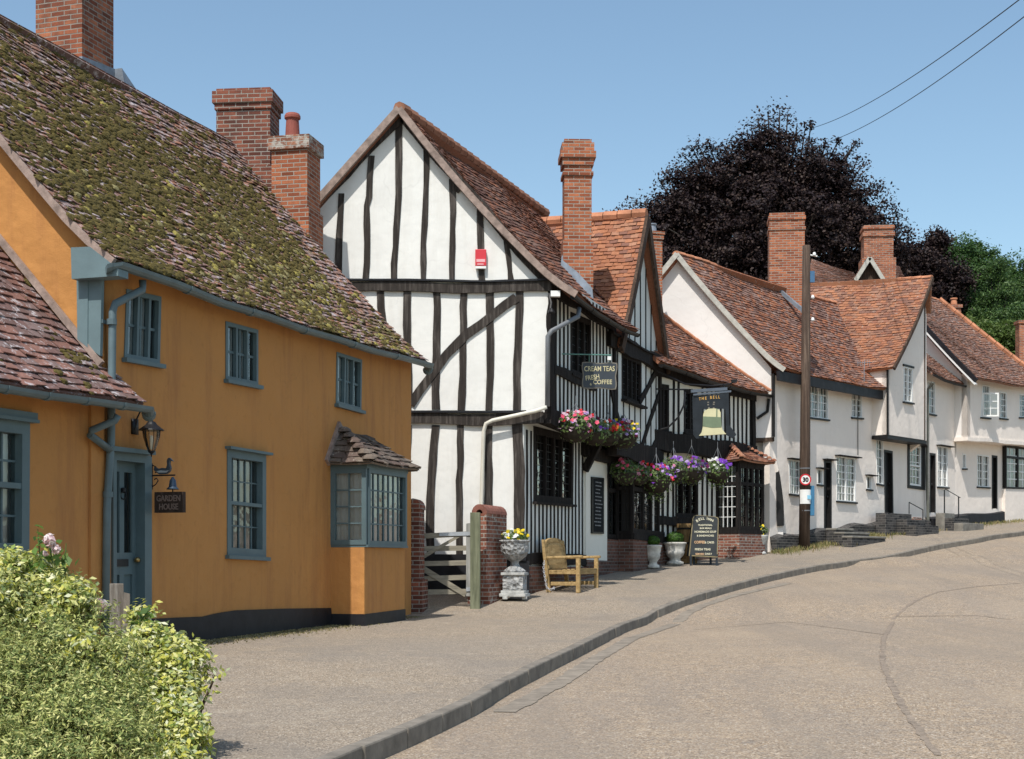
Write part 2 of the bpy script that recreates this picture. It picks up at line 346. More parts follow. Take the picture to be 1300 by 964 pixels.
def window(pl, q, cols, rows, parent, frame=BLUEP, bars=None, fw=.05, bw=.02, off=0.0, glass=GLASS, mull=(), trans=(), mw=.05,
           curtain=None, sill=True, drip=False, name='window', label=None, depth=.09, cut=(0, 1, 0, 1), silldepth=.07, sillmat=None, back=.45):
    bars = bars or frame; w, h = qsize(q)
    ax, az = fw / w, fw / h
    inn = [(ax, 1 - az), (1 - ax, 1 - az), (1 - ax, az), (ax, az)]; out = [(0, 1), (1, 1), (1, 0), (0, 0)]
    m = M()
    for i in range(4):
        j = (i + 1) % 4
        m.prism(pl, [bl(q, *out[i]), bl(q, *out[j]), bl(q, *inn[j]), bl(q, *inn[i])], off - depth, off + .012)
    for a in mull: m.prism(pl, [bl(q, a - mw / w / 2, az), bl(q, a + mw / w / 2, az), bl(q, a + mw / w / 2, 1 - az), bl(q, a - mw / w / 2, 1 - az)], off - depth + .004, off + .008)
    for b in trans: m.prism(pl, [bl(q, ax, b - mw / h / 2), bl(q, 1 - ax, b - mw / h / 2), bl(q, 1 - ax, b + mw / h / 2), bl(q, ax, b + mw / h / 2)], off - depth + .006, off + .005)
    o = m.build(name, frame, parent)
    if label: o['label'] = label
    g = M(); bo = off - depth * .6
    for i in range(1, cols):
        a = ax + (1 - 2 * ax) * i / cols
        if any(abs(a - t) < mw / w / 2 for t in mull): continue
        g.prism(pl, [bl(q, a - bw / w / 2, az), bl(q, a + bw / w / 2, az), bl(q, a + bw / w / 2, 1 - az), bl(q, a - bw / w / 2, 1 - az)], bo - .012, bo + .012)
    for i in range(1, rows):
        b = az + (1 - 2 * az) * i / rows
        if any(abs(b - t) < mw / h / 2 for t in trans): continue
        g.prism(pl, [bl(q, ax, b - bw / h / 2), bl(q, 1 - ax, b - bw / h / 2), bl(q, 1 - ax, b + bw / h / 2), bl(q, ax, b + bw / h / 2)], bo - .010, bo + .010)
    if g.f: g.build('glazing_bars', bars, o)
    po = off - depth * .6 - .003
    p = M().add([pl.w(*bl(q, a, b), po) for a, b in ((ax * .9, az * .9), (1 - ax * .9, az * .9), (1 - ax * .9, 1 - az * .9), (ax * .9, 1 - az * .9))], [(0, 1, 2, 3)])
    p.build('pane', glass, o, recalc=False)
    if curtain:
        mat, spans = curtain
        c = M()
        for a0, a1 in spans:
            n = max(6, int((a1 - a0) * w / .03)); vs = []
            for i in range(n + 1):
                a = a0 + (a1 - a0) * i / n; oo = off - depth - .05 + .018 * math.sin(i * 1.9) + .008 * math.sin(i * .7)
                vs += [pl.w(*bl(q, a, az * .5), oo), pl.w(*bl(q, a, 1 - az * .5), oo)]
            c.add(vs, [(2 * i, 2 * i + 2, 2 * i + 3, 2 * i + 1) for i in range(n)])
        c.build('curtain', mat, o, recalc=False, smooth=True)
    e = .01
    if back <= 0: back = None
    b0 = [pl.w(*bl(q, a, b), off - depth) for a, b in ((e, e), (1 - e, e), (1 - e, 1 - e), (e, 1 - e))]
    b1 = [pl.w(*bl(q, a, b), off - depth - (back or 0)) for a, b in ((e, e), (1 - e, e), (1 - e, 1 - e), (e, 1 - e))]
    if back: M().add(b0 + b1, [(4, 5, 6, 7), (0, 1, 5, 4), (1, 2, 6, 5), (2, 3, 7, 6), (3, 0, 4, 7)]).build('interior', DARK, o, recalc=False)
    if sill:
        BL, BR = q[3], q[2]
        M().prism(pl, [(BL[0] - .04, BL[1] - .045), (BR[0] + .04, BR[1] - .045), (BR[0] + .04, BR[1] + .003), (BL[0] - .04, BL[1] + .003)], off - .02, off + silldepth).build('sill', sillmat or frame, o)
    if drip:
        TL, TR = q[0], q[1]
        M().prism(pl, [(TL[0] - .05, TL[1] - .003), (TR[0] + .05, TR[1] - .003), (TR[0] + .05, TR[1] + .03), (TL[0] - .05, TL[1] + .03)], off - .02, off + .09).build('drip_board', frame, o)
    return o
def door(pl, q, parent, mat=BLACKP, fmat=None, fw=.07, off=0.0, planks=5, name='door', recess=.10):
    fmat = fmat or mat; w, h = qsize(q); ax = fw / w; az = fw / h
    m = M()
    m.prism(pl, [bl(q, 0, 0), bl(q, ax, 0), bl(q, ax, 1 - az), bl(q, 0, 1)], off - recess - .03, off + .012)
    m.prism(pl, [bl(q, 1 - ax, 0), bl(q, 1, 0), bl(q, 1, 1), bl(q, 1 - ax, 1 - az)], off - recess - .03, off + .012)
    m.prism(pl, [bl(q, 0, 1), bl(q, 1, 1), bl(q, 1 - ax, 1 - az), bl(q, ax, 1 - az)], off - recess - .03, off + .012)
    o = m.build(name, mat, parent)
    l = M(); n = planks
    for i in range(n):
        a0 = ax + (1 - 2 * ax) * i / n; a1 = ax + (1 - 2 * ax) * (i + .95) / n
        l.prism(pl, [bl(q, a0, 0), bl(q, a1, 0), bl(q, a1, 1 - az), bl(q, a0, 1 - az)], off - recess - .03, off - recess + (i % 2) * .004)
    l.prism(pl, [bl(q, ax, 0), bl(q, 1 - ax, 0), bl(q, 1 - ax, 1 - az), bl(q, ax, 1 - az)], off - recess - .06, off - recess - .01)
    l.build('door_leaf', mat, o)
    k = bl(q, 1 - ax * 1.9, .48)
    M().lathe([(.008, -.03), (.03, -.02), (.034, 0), (.02, .02), (.004, .026)], pl.w(k[0], k[1], off - recess + .035), 10).build('handle', IRON, o, smooth=True)
    return o
def beam(name, pl, pts, wd, o0, o1, mat, parent, jit=.018, horizontal=False):
    """a timber along a polyline of (s,z); wd = width in metres"""
    P2 = []
    for (a, b) in zip(pts, pts[1:]):
        L = math.hypot(b[0] - a[0], b[1] - a[1]); n = max(2, int(L / .28))
        P2 += [(a[0] + (b[0] - a[0]) * i / n, a[1] + (b[1] - a[1]) * i / n) for i in range(n)]
    P2.append(pts[-1]); L_, R_ = [], []
    w0 = random.uniform(.92, 1.1); ph = random.uniform(0, 6)
    for i, p in enumerate(P2):
        a = P2[max(0, i - 1)]; b = P2[min(len(P2) - 1, i + 1)]; dx, dz = b[0] - a[0], b[1] - a[1]; l = math.hypot(dx, dz) or 1
        nx, nz = -dz / l, dx / l; sw = math.sin(ph + i * .8) * jit
        hl = wd / 2 * w0 + random.uniform(-jit, jit) * .7; hr = wd / 2 * w0 + random.uniform(-jit, jit) * .7
        L_.append((p[0] + nx * (hl + sw), p[1] + nz * (hl + sw))); R_.append((p[0] - nx * (hr - sw), p[1] - nz * (hr - sw)))
    m = M(); n = len(P2); vs = []
    for o in (o0, o1):
        vs += [pl.w(*p, o) for p in L_] + [pl.w(*p, o) for p in R_]
    fs = []
    for i in range(n - 1):
        fs += [(2 * n + i, 2 * n + i + 1, 3 * n + i + 1, 3 * n + i), (i, n + i, n + i + 1, i + 1), (i, i + 1, 2 * n + i + 1, 2 * n + i), (n + i, 3 * n + i, 3 * n + i + 1, n + i + 1)]
    fs += [(0, 2 * n, 3 * n, n), (n - 1, 2 * n - 1, 4 * n - 1, 3 * n - 1)]
    m.add(vs, fs)
    return m.build(name, mat, parent)
def roof(parent, mat, e0, e1, r1, r0, tw=.17, tl=.105, sag=.06, seed=1, wob=.02, jit=1.0, ridge=False, name='roof', label=None, deck=.07, kick=.0, vmax=1.0, skip=.0):
    """tiles over a patch e0-e1 (eave, near to far) up to r0-r1 (ridge)"""
    rnd = random.Random(seed); e0, e1, r1, r0 = map(Vector, (e0, e1, r1, r0))
    nrm = (e1 - e0).cross(r0 - e0).normalized()
    if nrm.z < 0: nrm = -nrm
    p1, p2 = rnd.uniform(0, 9), rnd.uniform(0, 9)
    LU = ((e1 - e0).length + (r1 - r0).length) / 2; LV = ((r0 - e0).length + (r1 - e1).length) / 2
    def S_(u, v, h=0.0):
        p = (e0 * (1 - u) + e1 * u) * (1 - v) + (r0 * (1 - u) + r1 * u) * v
        d = -sag * math.sin(math.pi * min(1, max(0, v))) * (.6 + .4 * math.sin(u * LU * .7 + p1)) + wob * (math.sin(u * LU * 1.3 + p1) * math.cos(v * LV * .9 + p2) + .5 * math.sin(u * LU * 2.9 + v * 5 + p2))
        d += kick * max(0, (.18 - v) / .18) ** 2
        d -= sag * .8 * math.sin(math.pi * min(1, max(0, u)))
        return p + nrm * (d + h)
    m = M(); rows = max(2, int(round(LV / tl)))
    n = 14; k = 10; vs = []
    for h in (0.0, -deck):
        for j in range(k + 1):
            for i in range(n + 1): vs.append(S_(i / n, j / k * vmax, h))
    N1 = (n + 1) * (k + 1); fs = []
    for j in range(k):
        for i in range(n):
            a = j * (n + 1) + i; fs.append((a, a + 1, a + n + 2, a + n + 1)); fs.append((N1 + a, N1 + a + n + 1, N1 + a + n + 2, N1 + a + 1))
    for i in range(n): fs.append((i, N1 + i, N1 + i + 1, i + 1)); a = k * (n + 1) + i; fs.append((a, a + 1, N1 + a + 1, N1 + a))
    for j in range(k): a = j * (n + 1); fs.append((a, a + n + 1, N1 + a + n + 1, N1 + a)); a += n; fs.append((a, N1 + a, N1 + a + n + 1, a + n + 1))
    m.add(vs, fs)
    for j in range(rows):
        v0 = j / rows; 
        if v0 >= vmax: break
        v1 = min(vmax + .003, (j + 1.7) / rows)
        Lr = ((e1 - e0) * (1 - v0) + (r1 - r0) * v0).length; c = max(2, int(round(Lr / tw)))
        st = (j % 2) * .5 + rnd.uniform(-.08, .08); rowd = rnd.uniform(-.004, .004)
        for i in range(-1, c + 1):
            u0 = (i + st) / c; u1 = (i + st + .965) / c
            if u1 < .001 or u0 > .999: continue
            u0 = max(0, u0); u1 = min(1, u1)
            if rnd.random() < skip: continue
            dv = rnd.uniform(-.12, .12) / rows * jit; du = rnd.uniform(-.06, .06) / c * jit
            h0 = .030 + rnd.uniform(0, .012) * jit + rowd; h1 = .006; tt = .014; tw_ = rnd.uniform(-.007, .007) * jit
            A = S_(u0 + du, v0 + dv, h0 + tw_); B = S_(u1 + du, v0 + dv, h0 - tw_); C = S_(u1, v1, h1); D = S_(u0, v1, h1)
            A2 = A - nrm * tt; B2 = B - nrm * tt; C2 = C - nrm * .004; D2 = D - nrm * .004
            m.add([A, B, C, D, A2, B2, C2, D2], [(0, 1, 2, 3), (0, 4, 5, 1), (0, 3, 7, 4), (1, 5, 6, 2)])
    o = finish(name, m.v, m.f, mat, parent, recalc=False, uv=False)
    if label: o['label'] = label
    o_S = S_
    if ridge:
        rm = M(); nn = max(2, int(LU / .32))
        for i in range(nn):
            a = S_(i / nn, 1, -.02); b = S_((i + .97) / nn, 1, -.008); d = (b - a).normalized(); sd_ = d.cross(Vector((0, 0, 1))).normalized(); upv = sd_.cross(d)
            if upv.z < 0: upv = -upv
            vs = []
            for p, rr in ((a, .10), (b, .105)):
                for t in range(7):
                    an = math.pi * t / 6; vs.append(p + sd_ * math.cos(an) * rr + upv * (math.sin(an) * rr * .8 - .03))
            rm.add(vs, [(t, t + 1, t + 8, t + 7) for t in range(6)] + [tuple(range(6, -1, -1)), tuple(range(7, 14))])
        rm.build('ridge_tiles', RIDGE, o, recalc=False)
    return o, S_
def chimney(parent, base, ux, w, d, z1, mat, caps, name='chimney', pot=None, taper=None):
    """caps: list of (z0, z1, grow)"""
    m = M(); b = Vector(base); m.box(b, w, d, z1 - b.z, ux)
    for a, c, g in caps: m.box((b.x, b.y, a), w + 2 * g, d + 2 * g, c - a, ux)
    o = m.build(name, mat, parent)
    if pot:
        for (dx, dy, h, r, pm) in pot:
            M().lathe([(r * 1.05, 0), (r * 1.0, h * .1), (r * .8, h * .85), (r * 1.02, h * .87), (r * 1.02, h * .97), (r * .9, h), (r * .75, h), (r * .7, h * .5)], (b.x + dx, b.y + dy, z1), 16, caps=False).build('chimney_pot', pm, o, smooth=False)
    return o
def gutter(parent, pts, r=.055, mat=BLUEP2, joints=0, name='gutter'):
    m = M(); pts = [Vector(p) for p in pts]; k = 7; L0 = len(m.v); vs = []; fs = []
    for i, p in enumerate(pts):
        d = (pts[min(i + 1, len(pts) - 1)] - pts[max(i - 1, 0)]).normalized(); s_ = d.cross(Vector((0, 0, 1))).normalized(); u_ = Vector((0, 0, 1))
        for rr in (r, r * .88):
            for j in range(k): an = math.pi + math.pi * j / (k - 1); vs.append(p + s_ * math.cos(an) * rr + u_ * math.sin(an) * rr)
    n = 2 * k
    for i in range(len(pts) - 1):
        for j in range(k - 1):
            fs.append((i * n + j, i * n + j + 1, (i + 1) * n + j + 1, (i + 1) * n + j)); fs.append((i * n + k + j, (i + 1) * n + k + j, (i + 1) * n + k + j + 1, i * n + k + j + 1))
        fs.append((i * n, (i + 1) * n, (i + 1) * n + k, i * n + k)); fs.append((i * n + k - 1, i * n + 2 * k - 1, (i + 1) * n + 2 * k - 1, (i + 1) * n + k - 1))
    for e in (0, len(pts) - 1): fs.append(tuple(e * n + j for j in range(k)))
    m.add(vs, fs)
    if joints:
        tot = [(pts[i], pts[i + 1]) for i in range(len(pts) - 1)]; Ltot = sum((b - a).length for a, b in tot); step = Ltot / joints
        for q in range(joints + 1):
            t = q * step; 
            for a, b in tot:
                l = (b - a).length
                if t <= l + 1e-4:
                    c = a.lerp(b, min(1, t / l)); d = (b - a).normalized(); s_ = d.cross(Vector((0, 0, 1))).normalized(); vs = []
                    for e in (-.03, .03):
                        for j in range(k): an = math.pi + math.pi * j / (k - 1); vs.append(c + d * e + s_ * math.cos(an) * r * 1.14 + Vector((0, 0, 1)) * math.sin(an) * r * 1.14)
                    m.add(vs, [(j, j + 1, k + j + 1, k + j) for j in range(k - 1)] + [tuple(range(k)), tuple(range(k, 2 * k))]); break
                t -= l
    return m.build(name, mat, parent, smooth=False)
def leafmesh(name, pts, nrms, size, mat, parent=None, aspect=.5, seed=1, local=False, fold=.15, dirs=None):
    """pts Nx3 ; nrms Nx3 preferred normal ; one rhombus leaf per point"""
    rg = np.random.default_rng(seed); n = len(pts); pts = np.asarray(pts, float); nrms = np.asarray(nrms, float)
    nr = nrms + rg.normal(0, .55, (n, 3)); nr /= np.linalg.norm(nr, axis=1)[:, None] + 1e-9
    t = rg.normal(0, 1, (n, 3)) if dirs is None else np.asarray(dirs) + rg.normal(0, .35, (n, 3))
    t -= nr * (t * nr).sum(1)[:, None]; t /= np.linalg.norm(t, axis=1)[:, None] + 1e-9
    b = np.cross(nr, t); sz = size * rg.uniform(.65, 1.25, n)[:, None]
    V = np.stack([pts - t * sz * .5, pts + b * sz * aspect * .5 - nr * sz * fold * .0, pts + t * sz * .5 - nr * sz * fold, pts - b * sz * aspect * .5], 1).reshape(-1, 3)
    if parent is not None and not local:
        V = V - np.array(wloc(parent))
    me = bpy.data.meshes.new(name); me.vertices.add(4 * n); me.vertices.foreach_set('co', V.ravel())
    me.loops.add(4 * n); me.loops.foreach_set('vertex_index', np.arange(4 * n)); me.polygons.add(n)
    me.polygons.foreach_set('loop_start', np.arange(0, 4 * n, 4)); me.polygons.foreach_set('loop_total', np.full(n, 4))
    me.update(); me.validate()
    me.materials.append(mat); o = bpy.data.objects.new(name, me); COL.objects.link(o)
    if parent is not None: o.parent = parent
    return o
def textmesh(body, size, org, right, up, mat, parent, name='lettering', extrude=.003, align='CENTER', xs=1.0, shear=0.0, bold=.02):
    cu = bpy.data.curves.new('t', 'FONT'); cu.body = body; cu.size = size; cu.extrude = extrude; cu.align_x = align; cu.shear = shear; cu.resolution_u = 3; cu.offset = bold * size
    ob = bpy.data.objects.new('t', cu); COL.objects.link(ob)
    dg = bpy.context.evaluated_depsgraph_get(); me = bpy.data.meshes.new_from_object(ob.evaluated_get(dg)); bpy.data.objects.remove(ob); bpy.data.curves.remove(cu)
    right = Vector(right).normalized(); up = Vector(up).normalized(); n = right.cross(up); org = Vector(org)
    L = wloc(parent)
    for v in me.vertices:
        c = v.co; v.co = org + right * (c.x * xs) + up * c.y + n * c.z - L
    me.name = name; me.materials.clear(); me.materials.append(mat)
    o = bpy.data.objects.new(name, me); COL.objects.link(o); o.parent = parent
    return o
# ================================================================== ground
def kerb_line():
    px = [(430, 962), (500, 934), (590, 895), (650, 862), (720, 828), (794, 792), (828, 778), (864, 763), (923, 745), (977, 731), (1035, 719), (1094, 710.5), (1133, 705.5), (1192, 692), (1245, 683.5), (1300, 675), (1340, 669)]
    return [ground(x, y) for x, y in px]
KP = kerb_line()
def kx(y):
    if y <= KP[0].y: a, b = KP[0], KP[2]
    elif y >= KP[-1].y: a, b = KP[-3], KP[-1]
    else:
        for a, b in zip(KP, KP[1:]):
            if a.y <= y <= b.y: break
    t = (y - a.y) / (b.y - a.y)
    return a.x + (b.x - a.x) * t
YS = [i * .5 - 3 for i in range(0, 34)] + [14 + i * .4 for i in range(0, 100)] + [54 + i * 1.5 for i in range(0, 24)]
def mroad():
    n = N('road_chippings'); o = n.tc.outputs['Object']
    v = n.n('ShaderNodeTexVoronoi'); v.inputs['Scale'].default_value = 85; n.l(o, v.inputs['Vector'])
    chips = n.ramp(n.n('ShaderNodeSeparateColor').outputs[0], [(0, 0.0), (1, 1.0)])
    sc = n.n('ShaderNodeSeparateColor'); n.l(v.outputs['Color'], sc.inputs[0])
    col = n.ramp(sc.outputs[0], [(0, (.10, .08, .055)), (.2, (.24, .175, .115)), (.5, (.345, .25, .165)), (.75, (.43, .33, .225)), (.93, (.51, .42, .32)), (1, (.64, .57, .48))])
    col = n.mix(n.ramp(n.noise(9, 5, .7), [(.35, .45), (.6, 0.0)]), col, (.16, .14, .125))
    co = n.coord((.9, .12, 1)); col = n.mix(n.ramp(n.noise(1.0, 4, .6, co), [(.45, 0.0), (.75, .4)]), col, (.215, .185, .16))
    col = n.mix(n.ramp(n.noise(.35, 3), [(.35, .22), (.6, 0.0)]), col, (.20, .18, .165))
    col = n.mix(n.ramp(n.noise(2.2, 5, .75), [(.60, 0.0), (.72, .35)]), col, (.13, .12, .115))
    ca = n.coord((.25, .25, 1)); col = n.mix(n.ramp(n.noise(1.0, 5, .7, ca), [(.48, 0.0), (.68, .35)]), col, (.38, .30, .215))
    cb2 = n.coord((1.6, .10, 1)); col = n.mix(n.ramp(n.noise(1.0, 3, .5, cb2), [(.50, 0.0), (.66, .4)]), col, (.23, .19, .15))
    n.color(col); n.rough(.9); n.bump(v.outputs['Distance'], .35, .008); return n.m
def mpave():
    n = N('pavement_grit'); o = n.tc.outputs['Object']
    v = n.n('ShaderNodeTexVoronoi'); v.inputs['Scale'].default_value = 95; n.l(o, v.inputs['Vector'])
    sc = n.n('ShaderNodeSeparateColor'); n.l(v.outputs['Color'], sc.inputs[0])
    col = n.ramp(sc.outputs[1], [(0, (.11, .092, .07)), (.25, (.23, .18, .13)), (.6, (.315, .25, .18)), (.9, (.42, .345, .265)), (1, (.57, .51, .43))])
    col = n.mix(n.ramp(n.noise(.5, 4), [(.38, .4), (.62, 0.0)]), col, (.22, .195, .17))
    col = n.mix(n.ramp(n.noise(5, 5, .7), [(.52, 0.0), (.72, .45)]), col, (.17, .15, .13))
    col = n.mix(n.ramp(n.noise(1.7, 6, .8), [(.56, 0.0), (.68, .45)]), col, (.42, .36, .28)); col = n.mix(n.ramp(n.noise(.8, 4, .6), [(.55, 0.0), (.60, .3)]), col, (.20, .175, .15))
    n.color(col); n.rough(.92); n.bump(v.outputs['Distance'], .4, .01); return n.m
ROAD = mroad(); PAVE = mpave()
KERBM = mplain('kerb_granite', (.20, .175, .145), .85, .3, 5, bump=.4, bscale=40)
EARTH = mplain('dry_earth', (.14, .12, .08), .95, .4, 2, bump=.5, bscale=10)
def strip(name, mat, fL, fR, dz, ncol, ys=YS, label=None):
    m = M(); vs = []
    for y in ys:
        a, b = fL(y), fR(y)
        for i in range(ncol + 1):
            x = a + (b - a) * i / ncol; vs.append((x, y, zt(y) + dz(x, y) if callable(dz) else zt(y) + dz))
    fs = [(j * (ncol + 1) + i, j * (ncol + 1) + i + 1, (j + 1) * (ncol + 1) + i + 1, (j + 1) * (ncol + 1) + i) for j in range(len(ys) - 1) for i in range(ncol)]
    o = m.add(vs, fs).build(name, mat, None, smooth=True); o['kind'] = 'structure'; return o
def kh(y):  # kerb height
    a = KP[11].y; b = KP[12].y; c = (a + b) / 2; w = (b - a) / 2 + .9
    t = min(1, abs(y - c) / w) ; return .025 + .095 * min(1, max(0, (t - .45) / .4)) if abs(y - c) < w else .12
gy = [-30, -10] + [i * 2 for i in range(-2, 45)] + [100, 130, 180, 260, 400, 900]
strip('ground', EARTH, lambda y: -250.0, lambda y: 300.0, -.24, 20, gy)
strip('road', ROAD, lambda y: kx(y) - .02, lambda y: kx(y) + 9.5, lambda x, y: -kh(y) + min(.05, .02 * (x - kx(y))) - .01, 12)
strip('pavement', PAVE, lambda y: -14.0, lambda y: kx(y) - .09, lambda x, y: .035 * math.exp(-((x - kx(y) + 3) / 1.2) ** 2) * math.sin(y * .9) * .4, 30)
# kerb stones
m = M(); y = -2.0; rk = random.Random(3)
while y < 60:
    L = .86; y2 = y + L * .93
    if True:
        a = Vector((kx(y), y, 0)); b = Vector((kx(y2), y2, 0)); d = (b - a).normalized(); s_ = Vector((d.y, -d.x, 0)); g = .006
        a = a + d * g; b = b - d * g; KWD = .115; t = rk.uniform(-.006, .006); j = rk.uniform(-.008, .008)
        A = [a - s_ * .115, a + s_ * j, b + s_ * j, b - s_ * .115]
        lo = [Vector((p.x, p.y, zt(p.y) - .25)) for p in A]; hi = [Vector((p.x, p.y, zt(p.y) + .008 + t)) for p in A]
        m.hexa(lo, hi)
    y = y2
ko = m.build('kerb', KERBM, None, bevel=.015); ko['kind'] = 'structure'
# dark tar seams and patches on the road (thin sheets 4 mm above it)
def roadz(x, y): return zt(y) - kh(y) + min(.05, .02 * (x - kx(y))) - .01
TARM = mplain('road_tar', (.125, .115, .105), .85, .3, 12, bump=.4, bscale=60)
TARM2 = mplain('road_patch', (.245, .195, .15), .9, .35, 14, bump=.5, bscale=60)
GUT = mplain('road_gutter_grit', (.235, .20, .16), .9, .3, 5, bump=.4, bscale=60)
def rground(px, py):
    d = 5.0
    while d < 90:
        x = (px - CX) / F * d
        if EZ + (HZ - py) / F * d <= roadz(x, d): break
        d += .02
    return x, d
def seam(name, pts, w, mat, lift=.004, jag=.3):
    P_ = [rground(*p) for p in pts]; Q = []
    for a, b in zip(P_, P_[1:]):
        l = math.hypot(b[0] - a[0], b[1] - a[1]); n = max(1, int(l / .12)); Q += [(a[0] + (b[0] - a[0]) * i / n, a[1] + (b[1] - a[1]) * i / n) for i in range(n)]
    Q.append(P_[-1]); vs = []
    for i, p in enumerate(Q):
        a = Q[max(0, i - 1)]; b = Q[min(len(Q) - 1, i + 1)]; dx, dy = b[0] - a[0], b[1] - a[1]; l = math.hypot(dx, dy) or 1
        for s_ in (-1, 1):
            k = w / 2 * (1 + random.uniform(-jag, jag)); x = p[0] - dy / l * k * s_; y = p[1] + dx / l * k * s_; vs.append((x, y, roadz(x, y) + lift))
    o = M().add(vs, [(2 * i, 2 * i + 1, 2 * i + 3, 2 * i + 2) for i in range(len(Q) - 1)]).build(name, mat, None); o['kind'] = 'structure'
seam('road_seam', [(1190, 960), (1150, 905), (1132, 870), (1120, 840), (1122, 810), (1135, 785), (1165, 762), (1190, 752), (1240, 745), (1330, 738)], .06, TARM2, .004, .5)
seam('road_seam', [(1122, 806), (1000, 790), (880, 800)], .025, TARM2, .005)
seam('road_seam', [(1135, 783), (1240, 782), (1330, 790)], .025, TARM2, .005)
seam('road_gutter', [(640, 905), (720, 862), (800, 812), (870, 780), (930, 757), (1000, 741)], .20, GUT, .006, .15)

# ================================================================== A: orange cottage
PA = Plane(-4.416, 15.74, .316, .949); PAG = Plane(-4.416, 15.74, .949, -.316)
A = thing('cottage', 'large orange limewashed cottage with blue-grey windows under a steep moss-covered tile roof', 'house', (-4.416, 15.74, zt(15.7)))
sF = PA.hit(516, 600)[0]; RZ = 8.80; HW = 3.36
zb = lambda s, off=0: zt(15.74 + s * .949) 
wq = {}
wq['w1'] = PA.pts([(160, 367), (204, 377), (202, 463), (157, 455)]); wq['w2'] = PA.pts([(286, 408), (327, 419), (327, 490), (286, 482)]); wq['w3'] = PA.pts([(427, 447), (459, 457), (458, 522), (426, 513)])
wq['sash'] = PA.pts([(288, 570), (337, 578), (337, 708), (288, 705)])
dq = PA.pts([(141, 573), (190, 579), (190, 806), (141, 812)])
zE = PA.hit(131, 340)[1]
wtop0 = 4.93; wtop1 = 4.97
s_b0 = PA.hit(420, 600)[0]
out = [(0, zb(0) - .4), (sF, zb(sF) - .4), (sF, wtop1), (0, wtop0)]
ins = lambda q, e=.004: [(q[0][0] + e, q[0][1] - e), (q[1][0] - e, q[1][1] - e), (q[2][0] - e, q[2][1] + e), (q[3][0] + e, q[3][1] + e)]
wall('wall', PA, out, [ins(wq[k]) for k in wq] + [ins(dq)], .22, ORANGE, A)
g0 = [(0, zb(0) - .4), (0, wtop0), (-HW, RZ - .12), (-2 * HW, wtop0), (-2 * HW, zb(0) - .4)]
wall('gable_wall', PAG, g0, [], .2, ORANGE, A)
PAF = Plane(*(PA.w(sF, 0).xy), .949, -.316)
wall('gable_wall', PAF, [(0, zb(sF) - .4), (0, wtop1), (-HW, RZ - .12), (-2 * HW, wtop1), (-2 * HW, zb(sF) - .4)], [], .2, ORANGE, A, off=-.0 - 0.0)
PAB = PA.shifted(-2 * HW)
wall('wall', PAB, [(0.2, .3), (sF - .2, .3), (sF - .2, 4.6), (0.2, 4.6)], [], .2, ORANGE, A)
eo = .17
eN = PA.w(-.16, PA.hit(150, 340, eo)[1], eo); eF = PA.w(PA.hit(537, 466, eo)[0], PA.hit(537, 464, eo)[1], eo)
rN = PA.w(-.16, RZ + .04, -HW); rF = PA.w(sF + .3, RZ + .02, -HW)
roofA, SA = roof(A, T_A, eN, eF, rF, rN, sag=.10, seed=3, wob=.03, jit=1.6, ridge=False, kick=.10)
bN = PA.w(-.16, 4.55, -2 * HW - eo); bF = PA.w(sF + .3, 4.55, -2 * HW - eo)
roof(A, T_A, bF, bN, rN, rF, tw=.4, tl=.25, sag=.1, seed=4)
# mortar / bargeboard along the near verge
def verge(parent, SF, u, w, h, mat, name='bargeboard', n=14, drop=.03, out=(0, 0, 0), v0=0, v1=1):
    m = M(); o = Vector(out); pts = [SF(u, v0 + (v1 - v0) * i / n, 0) + o for i in range(n + 1)]
    for a, b in zip(pts, pts[1:]): m.bar(a - Vector((0, 0, drop + h / 2)), b - Vector((0, 0, drop + h / 2)), w, h)
    return m.build(name, mat, parent)
gn = Vector((PAG.n[0], PAG.n[1], 0))
verge(A, SA, 0, .055, .08, BARGE, drop=.0, out=gn * .0)
verge(A, SA, 1, .08, .10, BARGE, drop=.02)
# moss
rm = random.Random(5); mm, mt, ml = M(), M(), M()
nA = (eF - eN).cross(rN - eN).normalized(); nA = nA if nA.z > 0 else -nA
ua = (eF - eN).normalized(); va = nA.cross(ua)
for i in range(17000):
    u = rm.random(); v = rm.random() ** 1.1
    dens = .30 + .5 * math.exp(-((v - .35 - .25 * u) / .3) ** 2) + .25 * math.sin(u * 17 + v * 9) * math.cos(v * 13 - u * 7)
    dens *= .25 + .95 * max(0, min(1, .5 + .55 * math.sin(u * 41 + 3 * math.sin(v * 11)) * math.cos(v * 23 + 2.5 * math.sin(u * 19)) + .35 * math.sin(u * 13 - v * 7 + 1)))
    if u > .90 and v > .12: dens *= .15 
    if u > .62 and v > .80: dens *= .35
    if rm.random() > dens: continue
    s1 = rm.uniform(.02, .062); mm.dome(SA(u, v, .030), ua, va, nA, s1 * rm.uniform(1.0, 2.2), s1 * rm.uniform(.6, 1.1), s1 * rm.uniform(.35, .7), 6, rm)
hubs = [(min(.95, max(.04, rm.gauss(.60, .24))), abs(rm.gauss(.20, .17))) for _ in range(46)]
for i in range(430):
    hu, hv = rm.choice(hubs) if rm.random() < .75 else (rm.uniform(.05, .92), rm.uniform(.03, .7)); u = min(.96, max(.02, hu + rm.gauss(0, .018))); v = max(.01, hv + rm.gauss(0, .035))
    if v > .95: continue
    s1 = rm.uniform(.02, .07); (mt if rm.random() < .45 else ml).dome(SA(u, v, .045), ua, va, nA, s1, s1 * rm.uniform(.6, 1), s1 * rm.uniform(.25, .5), 7, rm)
mm.build('moss', MOSS, roofA, recalc=False, uv=False)['kind'] = 'stuff'; mt.build('yellow_moss', TUFT, roofA, recalc=False, uv=False)['kind'] = 'stuff'; ml.build('pale_moss', TUFT2, roofA, recalc=False, uv=False)['kind'] = 'stuff'
